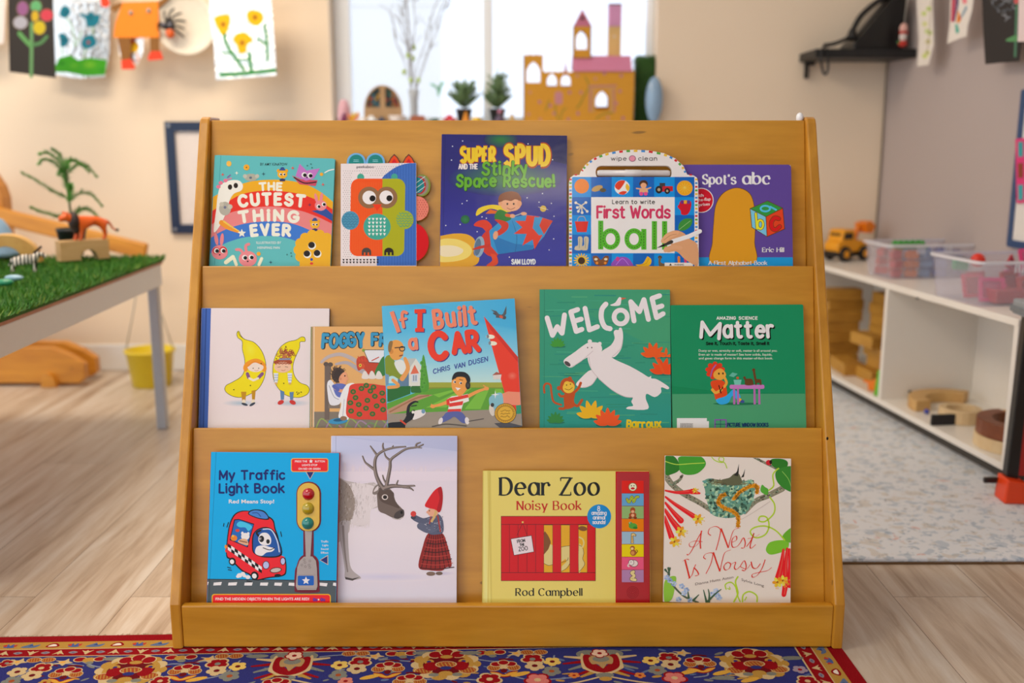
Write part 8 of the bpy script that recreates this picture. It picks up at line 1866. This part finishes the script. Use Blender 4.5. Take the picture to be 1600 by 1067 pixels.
RG_ = 'artwork pegged along the right wall'
whp = mat('art_paper', '#ece4da', rough=.7)
S = Sheet('leaf_picture', 'narrow white paper printed with green leaves, beside the phone shelf', 'picture', C4, C4Z, RP(.07), RN, [(240, -240), (450, -240), (470, 560), (405, 812), (265, 830), (285, 480)], whp, group=RG_)
a = S.art
for u, v, c in ((410, 110, '#8ab82c'), (350, 170, '#a8c84a'), (360, 300, '#c4cc7a'), (390, 390, '#8fb84a'), (420, 410, '#7aa83a'), (400, 520, '#9a8a5a'), (390, 660, '#a0b04a'), (360, 700, '#a8c41e')): a.ell(u, v, 38, 34, c, c2='#d8d4a8')
a.line([(440, 20), (430, 250), (410, 480), (385, 680)], 9, '#9a8a6a'); S.sheet('paper', 'leaf_print', .7)
S = Sheet('striped_picture', 'white paper with crayon stripes and colours, curling at its foot', 'picture', C4, C4Z, RP(.075), RN, [(690, -240), (985, -240), (950, 130), (890, 330), (880, 455), (790, 480), (640, 548), (670, 300)], whp, group=RG_)
a = S.art
for q, c in (([(710, -240), (760, -240), (740, 100), (720, 275), (685, 270)], '#b83a54'), ([(765, -240), (800, -240), (780, 60), (735, 275), (722, 270), (745, 90)], '#3a2460'), ([(775, 120), (800, 180), (815, 240), (790, 290), (755, 280)], '#d8862a'), ([(795, 190), (820, 240), (790, 250)], '#c8402a'), ([(820, -40), (880, -60), (885, 40), (840, 50)], '#e07a84'), ([(880, 60), (890, 110), (820, 230), (812, 200)], '#7a98a8'), ([(740, 300), (765, 300), (790, 380), (770, 425), (745, 400)], '#4aa894')): a.poly(q, c)
S.sheet('paper', 'crayon_drawing', .7)
S = Sheet('chalk_picture', 'black paper with grey chalk scribble and a green stem hung above the whiteboard', 'picture', C4, C4Z, RP(.07), RN, [(1065, -240), (1640, -240), (1540, 770), (1290, 785), (1115, 805), (1090, 400)], black_paper, group=RG_)
a = S.art; r_ = random.Random(8)
for i in range(70): x, y = r_.uniform(1150, 1500), r_.uniform(-150, 230); (abs(x - 1380) + (y + 20) * .9 < 260) and a.line([(x, y), (x + r_.uniform(-50, 50), y + r_.uniform(-40, 50))], 12, r_.choice(('#70757c', '#5a5f66', '#868a90')))
a.line([(1515, -100), (1505, 300), (1490, 700)], 30, '#4f7a60'); a.poly([(1370, 505), (1440, 460), (1520, 440), (1520, 510), (1430, 520)], '#5a8f5e', True); a.ell(1505, 10, 30, 40, '#c05a5a'); S.sheet('paper', 'chalk_drawing', .8)
S = Sheet('pink_paper', 'plain pale pink paper overlapping the black chalk picture', 'picture', C4, C4Z, RP(.085), RN, [(1540, -240), (2000, -240), (2000, 500), (1520, 522)], mat('pink_paper', '#e8d4d2', rough=.7), group=RG_); S.sheet('paper')
sg = MB().tube([tuple(RP(.075) + sD * s + Vector((0, 0, 1.62 - .02 * (1 - abs(s) * 2)))) for s in (-.75, -.4, 0, .4, .75)], .0015, 6).build('string', mat('string_white', '#e0dcd0')); tag(sg, 'thin string along the right wall from which papers hang', 'string')
sg['label'] = 'thin string above the whiteboard from which papers hang'
orp = at_plane(1415, 50, RP(.06), RN)
on = thing('felt_ornament', 'red and white felt ornament hanging on a thread beside the phone', 'ornament', (orp.x - .015, orp.y - .02, orp.z - .045))
wf = mat('white_felt', '#dccfc8', rough=.9); rf = mat('red_felt', '#c0392f', rough=.9)
MB().ball((0, 0, .055), (.014, .012, .018)).build('head', mat('pink_felt', '#e0b0a4', rough=.9), on); MB().ball((0, 0, .026), (.013, .011, .018)).build('body', wf, on); MB().ball((0, 0, .004), (.016, .012, .012)).build('skirt', rf, on); MB().tube([(-.014, 0, .040), (0, -.010, .041), (.014, 0, .040)], .005, 8).build('scarf', rf, on)
MB().ball((-.014, 0, .008), (.006, .006, .006)).build('leaf', mat('leaf_felt', '#3f7a3f', rough=.9), on)
MB().tube([(0, 0, .07), (.006, 0, .16), (.010, 0, .30)], .001, 5).build('thread', mat('string_white', '#e0dcd0'), on)

# ---------------------------------------------------------------- toy workbench at the right edge
wk = thing('toy_workbench', 'toy workbench with a grey top, black legs and orange feet', 'toy workbench', (1.222, 2.405, .0125), -.06)
MB().box((0, -.42, .468), (.34, 0, .506), bev=.006).build('worktop', mat('workbench_grey', '#8f979f', rough=.35), wk)
MB().box((-.004, -.424, .474), (.344, .004, .490), bev=.004).build('top_band', mat('workbench_band', '#6f7880', rough=.35), wk)
for y in (-.035, -.40):
    for x in (.012, .30):
        MB().prism([(x, .05), (x + .03, .05), (x + .034, .468), (x + .010, .468)], y - .0, y + .028, bev=.003).build('leg', mat('black_plastic', '#17120f'), wk)
        f = MB().prism([(x - .012, 0), (x + .044, 0), (x + .040, .054), (x - .008, .062)], y - .03, y + .0335, bev=.004).build('foot', mat('orange_foot', '#f0460e', rough=.35), wk)
MB().box((.040, -.022, .06), (.30, -.016, .30)).build('side_panel', mat('red_panel', '#c02018', rough=.4), wk)
MB().prism([(-.030, .035), (.0, .035), (.004, .050), (-.030, .048)], -.012, .0, bev=.002).build('knob', mat('black_plastic', '#17120f'), wk)

# ---------------------------------------------------------------- Persian rug in front of the bookcase
RA = math.radians(2.0)
RC = Vector((.584, 1.728, 0))                         # far right corner
rx_, ry_ = Vector((math.cos(RA), math.sin(RA), 0)), Vector((-math.sin(RA), math.cos(RA), 0))
rug = thing('persian_rug', 'red and navy floral Persian rug under the front of the bookcase', 'rug', RC, RA)
RL_, RWD = 2.55, 1.55
def rl(px, py):
    p = at_z(px, py, .0045) - RC; return (p.dot(rx_) * 1000, -p.dot(ry_) * 1000)     # millimetres, v towards the camera
q = Art((0, 0, 1, 1), 1, lambda x, y: (x / 1000, -y / 1000), 1.0, (-RL_, -RWD, 0, 0))
RD, GD, CR, NV_, GY, BR_, MRN, BLU = '#8c0c16', '#b0883e', '#c4ac80', '#2d3070', '#787a72', '#9c4a26', '#640e18', '#5a6c90'
q.rect(-RL_ * 1000, 0, 0, RWD * 1000, RD)
q.rect(-2526, 22, -26, 1526, GD); q.rect(-2500, 47, -53, 1500, CR); q.rect(-2498, 49, -55, 1498, RD)
q.rect(-2474, 73, -81, 1474, CR); q.rect(-2471, 75, -84, 1471, NV_); q.rect(-2300, 208, -225, 1300, CR); q.rect(-2297, 211, -228, 1297, RD)
r_ = random.Random(17)
# narrow stripes: small repeating flowers
def stripe(n, put):
    for i in range(n):
        f = lambda pts, c, sm=True: q.poly([put(i, *p) for p in pts], c, sm)
        k = i % 3
        if k == 0: f([(-9, 4), (-4, -5), (4, -6), (10, 2), (3, 6)], RD); f([(-6, 3), (-2, -3), (3, -3), (6, 2)], '#e0d4c8')
        elif k == 1: f([(-13, 5), (-6, -2), (0, -6), (2, 0), (12, -3), (6, 6)], BLU); f([(-3, 1), (0, -3), (3, 1)], '#3a4a80')
        else: f([(-8, 3), (-3, -5), (0, 0), (4, -5), (8, 4), (0, 6)], '#4a5c94'); f([(-10, -1), (-5, -4), (-4, 3)], '#b84030'); f([(5, -1), (10, -4), (9, 3)], '#b84030')
stripe(62, lambda i, x, y: (-40 - i * 38 + x * 1.25, 34.5 + y * 1.25)); stripe(40, lambda i, x, y: (-39.5 + y * 1.25, 60 + i * 38 + x * 1.25))
def stripe2(n, put):
    for i in range(n):
        f = lambda pts, c, sm=True: q.poly([put(i, *p) for p in pts], c, sm)
        if i % 2: f([(-9, 6), (-4, -1), (0, -7), (4, -1), (9, 6), (3, 3), (0, 6), (-3, 3)], CR)
        else: f([(-7, 0), (0, -4), (7, 0), (0, 4)], '#8a7f86'); f([(-3, 0), (0, -1.5), (3, 0), (0, 1.5)], '#5a5a80')
stripe2(100, lambda i, x, y: (-66 - i * 24 + x * 1.15, 61 + (y if (i // 2) % 2 else -y) * 1.15)); stripe2(60, lambda i, x, y: (-68 + (y if (i // 2) % 2 else -y) * 1.15, 88 + i * 24 + x * 1.15))
def flower(cx, cy, r, c, ci, ol=None, n=5):
    for rr, cc in ((r * 1.22, ol), (r, c)):
        if not cc: continue
        for i in range(n): t = i * 2 * PI / n + .4; q.ell(cx + rr * .6 * math.cos(t), cy + rr * .6 * math.sin(t), rr * .52, rr * .48, cc, n=10)
        q.ell(cx, cy, rr * .6, rr * .6, cc, n=12)
    q.ell(cx, cy, r * .34, r * .32, ci, n=8)
def hatch(cx, cy, rx, ry, rot=0):
    q.ell(cx, cy, rx, ry, CR, rot, 14); q.ell(cx, cy, rx * .88, ry * .86, BR_, rot, 14)
    for k in range(-2, 3): q.line([(cx + k * rx * .34 - rx * .12, cy - ry * .6), (cx + k * rx * .34 + rx * .12, cy + ry * .6)], rx * .10, GD, smooth=False, cap=False)
def palm_s(cx, cy, s=1.0):
    P = lambda pts: [(cx + x * s, cy + y * s) for x, y in pts]
    hatch(cx - 17 * s, cy + 2 * s, 12 * s, 11 * s); hatch(cx + 17 * s, cy + 2 * s, 12 * s, 11 * s)
    q.poly(P([(-24, 14), (-10, 16), (0, 24), (10, 16), (24, 14), (14, 28), (0, 34), (-14, 28)]), RD, True); q.poly(P([(-24, 16), (-10, 19), (0, 26), (10, 19), (24, 16), (12, 27), (0, 31), (-12, 27)]), '#d09a3c', True)
    for x, y in ((-13, -10), (13, -10), (0, -15)): q.ell(cx + x * s, cy + y * s, 10.5 * s, 9 * s, CR, n=14); q.ell(cx + x * s, cy + y * s, 8.5 * s, 7.2 * s, RD, n=14)
    q.ell(cx, cy + 1 * s, 6 * s, 9 * s, CR, n=12); q.ell(cx, cy + 12 * s, 6 * s, 7 * s, MRN, n=12)
    q.line(P([(-6, -26), (6, -27), (16, -24)]), 5 * s, MRN)
def palm_b(cx, cy, s=1.0):
    for i in range(14):
        t = i * 2 * PI / 14; q.ell(cx + 47 * s * math.cos(t), cy + 2 * s + 40 * s * math.sin(t), 14 * s, 13 * s, CR if i % 2 else GD, n=12)
    q.ell(cx, cy, 48 * s, 40 * s, GD, n=24); q.ell(cx, cy + 2 * s, 40 * s, 32 * s, MRN, n=24)
    for x in (-1, 1): hatch(cx + x * 38 * s, cy + 22 * s, 16 * s, 12 * s); q.ell(cx + x * 30 * s, cy - 8 * s, 9 * s, 8 * s, GD, n=12); q.ell(cx + x * 30 * s, cy - 8 * s, 4 * s, 4 * s, NV_, n=8); q.ell(cx + x * 26 * s, cy + 8 * s, 13 * s, 15 * s, RD, n=14)
    for x, y in ((-20, -32), (0, -40), (20, -32)): q.ell(cx + x * s, cy + y * s, 13 * s, 13 * s, CR, n=14); q.ell(cx + x * s, cy + y * s, 11 * s, 11 * s, RD, n=14)
    q.ell(cx, cy - 24 * s, 15 * s, 8 * s, RD, n=14); q.ell(cx, cy - 24 * s, 11 * s, 6 * s, GD, n=14)
    hatch(cx, cy + 2 * s, 19 * s, 11 * s); q.ell(cx, cy + 14 * s, 10 * s, 6 * s, NV_, n=12); q.ell(cx, cy + 32 * s, 12 * s, 8 * s, GD, n=12); q.ell(cx - 20 * s, cy + 36 * s, 9 * s, 6 * s, GY, n=10); q.ell(cx + 20 * s, cy + 36 * s, 9 * s, 6 * s, GY, n=10)
for i in range(170):
    x, y = -90 - 2100 * r_.random(), r_.uniform(86, 200); q.ell(x, y, r_.uniform(5, 12), r_.uniform(2, 4), r_.choice((GY, GY, BLU, MRN, GD)), r_.uniform(-40, 40), 8)
def cartouche(cx, cy, s=1.0):
    P = lambda pts: [(cx + x * s, cy + y * s) for x, y in pts]
    for x in (-1, 1):
        q.ell(cx + x * 22 * s, cy - 28 * s, 20 * s, 14 * s, GY, n=14)
        for a_, b_, c in (((30, -14), (62, -20), CR), ((32, -2), (66, 4), RD), ((30, 10), (58, 24), GY), ((18, 26), (52, 44), RD), ((16, 32), (40, 48), GD)): q.line([(cx + x * a_[0] * s, cy + a_[1] * s), (cx + x * b_[0] * s, cy + b_[1] * s)], (10 * s, 5 * s), c)
        q.line(P([(x * 10, 50), (x * 50, 66), (x * 95, 78)]), 4 * s, CR)
    q.poly(P([(-34, -26), (-28, -26), (-24, 18), (0, 34), (24, 18), (28, -26), (34, -26), (36, 14), (30, 26), (0, 44), (-30, 26), (-36, 14)]), CR, True)
    q.poly(P([(-30, -22), (-16, -22), (-10, 8), (0, 16), (10, 8), (16, -22), (30, -22), (28, 18), (0, 36), (-28, 18)]), RD, True)
    q.poly(P([(-20, -16), (0, -26), (20, -16), (18, 6), (8, 8), (0, 22), (-8, 8), (-18, 6)]), '#a88a5c', True); q.ell(cx, cy - 10 * s, 15 * s, 10 * s, GY, n=14)
    flower(cx, cy - 30 * s, 13 * s, '#e0c0a8', RD, RD); q.ell(cx, cy + 44 * s, 16 * s, 8 * s, GY, n=12); q.ell(cx, cy + 56 * s, 11 * s, 7 * s, GD, n=12)
def star(cx, cy, s=1.0):
    q.poly([(cx + x * s, cy + y * s) for x, y in ((-16, 8), (-6, 0), (-14, -6), (0, -5), (6, -12), (10, -3), (18, 2), (8, 5), (4, 12), (-4, 6))], CR, True); q.ell(cx, cy, 5 * s, 4 * s, '#d8a04a', n=8)
def fan(cx, cy, s=1.0): hatch(cx - 12 * s, cy, 13 * s, 9 * s); hatch(cx + 12 * s, cy, 13 * s, 9 * s)
def cluster(cx, cy): q.ell(cx - 16, cy, 12, 9, CR); q.ell(cx - 16, cy, 10, 7, RD); q.ell(cx, cy + 2, 11, 9, GD); q.ell(cx + 17, cy - 1, 11, 9, CR); q.ell(cx + 17, cy - 1, 9, 7, RD); q.ell(cx + 4, cy + 12, 7, 5, GY)
def leaf(cx, cy, c=GY, l=20, rot=0): q.ell(cx, cy, l, l * .34, c, rot, 14)
vine = lambda pts: q.line([rl(*p) for p in pts], 3.2, '#7f8698')
for v in ([(20, 1062), (60, 1040), (95, 1036), (130, 1040)], [(130, 1034), (160, 1042), (210, 1030), (260, 1030)], [(225, 1052), (262, 1038), (290, 1038)], [(305, 1035), (340, 1030), (380, 1022), (410, 1026)], [(310, 1062), (345, 1055), (362, 1045), (375, 1032)], [(500, 1026), (545, 1023), (600, 1030), (640, 1033)], [(528, 1060), (532, 1045), (530, 1032)], [(660, 1062), (700, 1060), (760, 1063)], [(745, 1030), (780, 1033), (800, 1022)], [(790, 1052), (830, 1062), (900, 1058)], [(860, 1045), (864, 1033), (866, 1024)], [(1010, 1028), (1030, 1045)], [(1085, 1058), (1105, 1055), (1105, 1048)], [(1110, 1060), (1150, 1062)]): vine(v)
M_ = (('f', 10.5, 1036, 11, RD, GY, CR), ('st', 27, 1034), ('fan', 64.5, 1031), ('st', 98, 1034.5), ('cl', 140, 1030), ('leaf', 178, 1029), ('f', 64.5, 1043.7, 15, RD, CR, CR), ('f', 27, 1049.5, 15, CR, MRN, None), ('f', 50, 1055, 16, CR, MRN, None), ('f', 18, 1064, 15, GY, BR_, None), ('ps', 103.5, 1052.5), ('pb', 205, 1046), ('f', 70, 1066, 10, GD, RD, None),
      ('ps', 289, 1048), ('f', 340, 1037, 16, RD, GY, CR), ('f', 338.5, 1047.7, 16, CR, MRN, None), ('f', 371.5, 1041, 14, '#d8b860', MRN, None), ('f', 358.7, 1056, 16, GY, BR_, None), ('leaf2', 307, 1061), ('cl', 283, 1027), ('st', 325, 1029.5), ('fan', 358, 1025), ('leaf', 402, 1025), ('ca', 455, 1038),
      ('f', 530.7, 1039, 14, '#d8b860', MRN, None), ('f', 563, 1034, 16, RD, GY, CR), ('f', 557.7, 1044.7, 16, CR, MRN, None), ('f', 528.5, 1054.5, 15, GY, BR_, None), ('ps', 606.5, 1044), ('fan', 556, 1021), ('st', 585, 1025), ('cl', 627, 1021), ('leaf2', 578, 1057.5), ('leaf', 662, 1020), ('f', 540, 1064, 12, '#c87a6a', RD, None),
      ('pb', 697, 1037), ('ps', 787, 1042), ('f', 832, 1029.7, 16, RD, GY, CR), ('f', 863, 1033.5, 14, '#d8b860', MRN, None), ('f', 835.5, 1040, 16, CR, MRN, None), ('f', 862, 1048.5, 15, GY, BR_, None), ('cl', 766, 1019.5), ('st', 806, 1020.7), ('leaf', 735, 1020), ('leaf2', 813, 1053), ('f', 765, 1061, 17, RD, CR, CR), ('f', 840, 1062, 18, '#c8706a', CR, RD), ('fan', 834, 1019),
      ('ca', 940, 1034), ('f', 1016.5, 1032, 14, '#d8b860', MRN, None), ('f', 1045, 1027.5, 16, RD, GY, CR), ('f', 1048, 1038, 16, CR, MRN, None), ('f', 1027, 1047, 15, GY, BR_, None), ('ps', 1093, 1036), ('leaf2', 1077, 1049.5), ('f', 1054, 1059, 17, '#c8706a', CR, RD), ('st', 1064, 1020), ('f', 1000, 1055, 9, '#c8783a', RD, None), ('f', 897, 1055, 9, '#c8783a', RD, None),
      ('pb', 1178, 1036), ('leaf', 1238, 1028), ('f', 1250, 1046, 12, '#9a8a9a', RD, None), ('leaf2', 1128, 1051), ('leaf', 1130, 1059), ('f', 1262, 1064, 15, RD, CR, CR), ('leaf2', 1172, 1062), ('ps', 640, 1064), ('ps', 430, 1070), ('f', 250, 1064, 14, RD, CR, CR))
for m in M_:
    c = rl(m[1], m[2]); k = m[0]
    if k == 'f': flower(*c, *m[3:])
    elif k == 'st': star(*c)
    elif k == 'fan': fan(*c)
    elif k == 'cl': cluster(*c)
    elif k == 'leaf': leaf(*c)
    elif k == 'leaf2': leaf(*c, '#d0a040', 18, -20)
    elif k == 'ps': palm_s(*c)
    elif k == 'pb': palm_b(*c)
    elif k == 'ca': cartouche(*c)
for i in range(5):                                   # the border carries on out of the picture on the near side
    y = 300 + i * 210
    palm_b(-150, y); flower(-150, y + 85, 20, CR, MRN, None); palm_s(-150, y + 130)
mb = MB(); lay = mb.bm.loops.layers.float_color.new('ink')
mb.box((-RL_, -RWD, 0), (0, 0, .0042), bev=.001)
for f in mb.bm.faces:
    for l in f.loops: l[lay] = (*q.col('#8a1218'), 1)
q.into(mb, .00425, lay)
pm_ = print_mat('rug_pile', .95, spec=.08, bump=.6, bscale=500)
o = mb.build('pile', pm_, rug, recalc=False)
b = MB(); r_ = random.Random(5)
for i in range(900):
    x = -RL_ * r_.random(); l_ = r_.uniform(.006, .014); d = r_.uniform(-.004, .004); v = [b.bm.verts.new(p) for p in ((x, -.001, .003), (x + .0022, -.001, .003), (x + .0016 + d, l_, .0006), (x + d, l_, .0006))]; b.bm.faces.new(v)
o = b.build('fringe', mat('fringe', '#a89880', rough=.95), rug, recalc=False); o['kind'] = 'stuff'
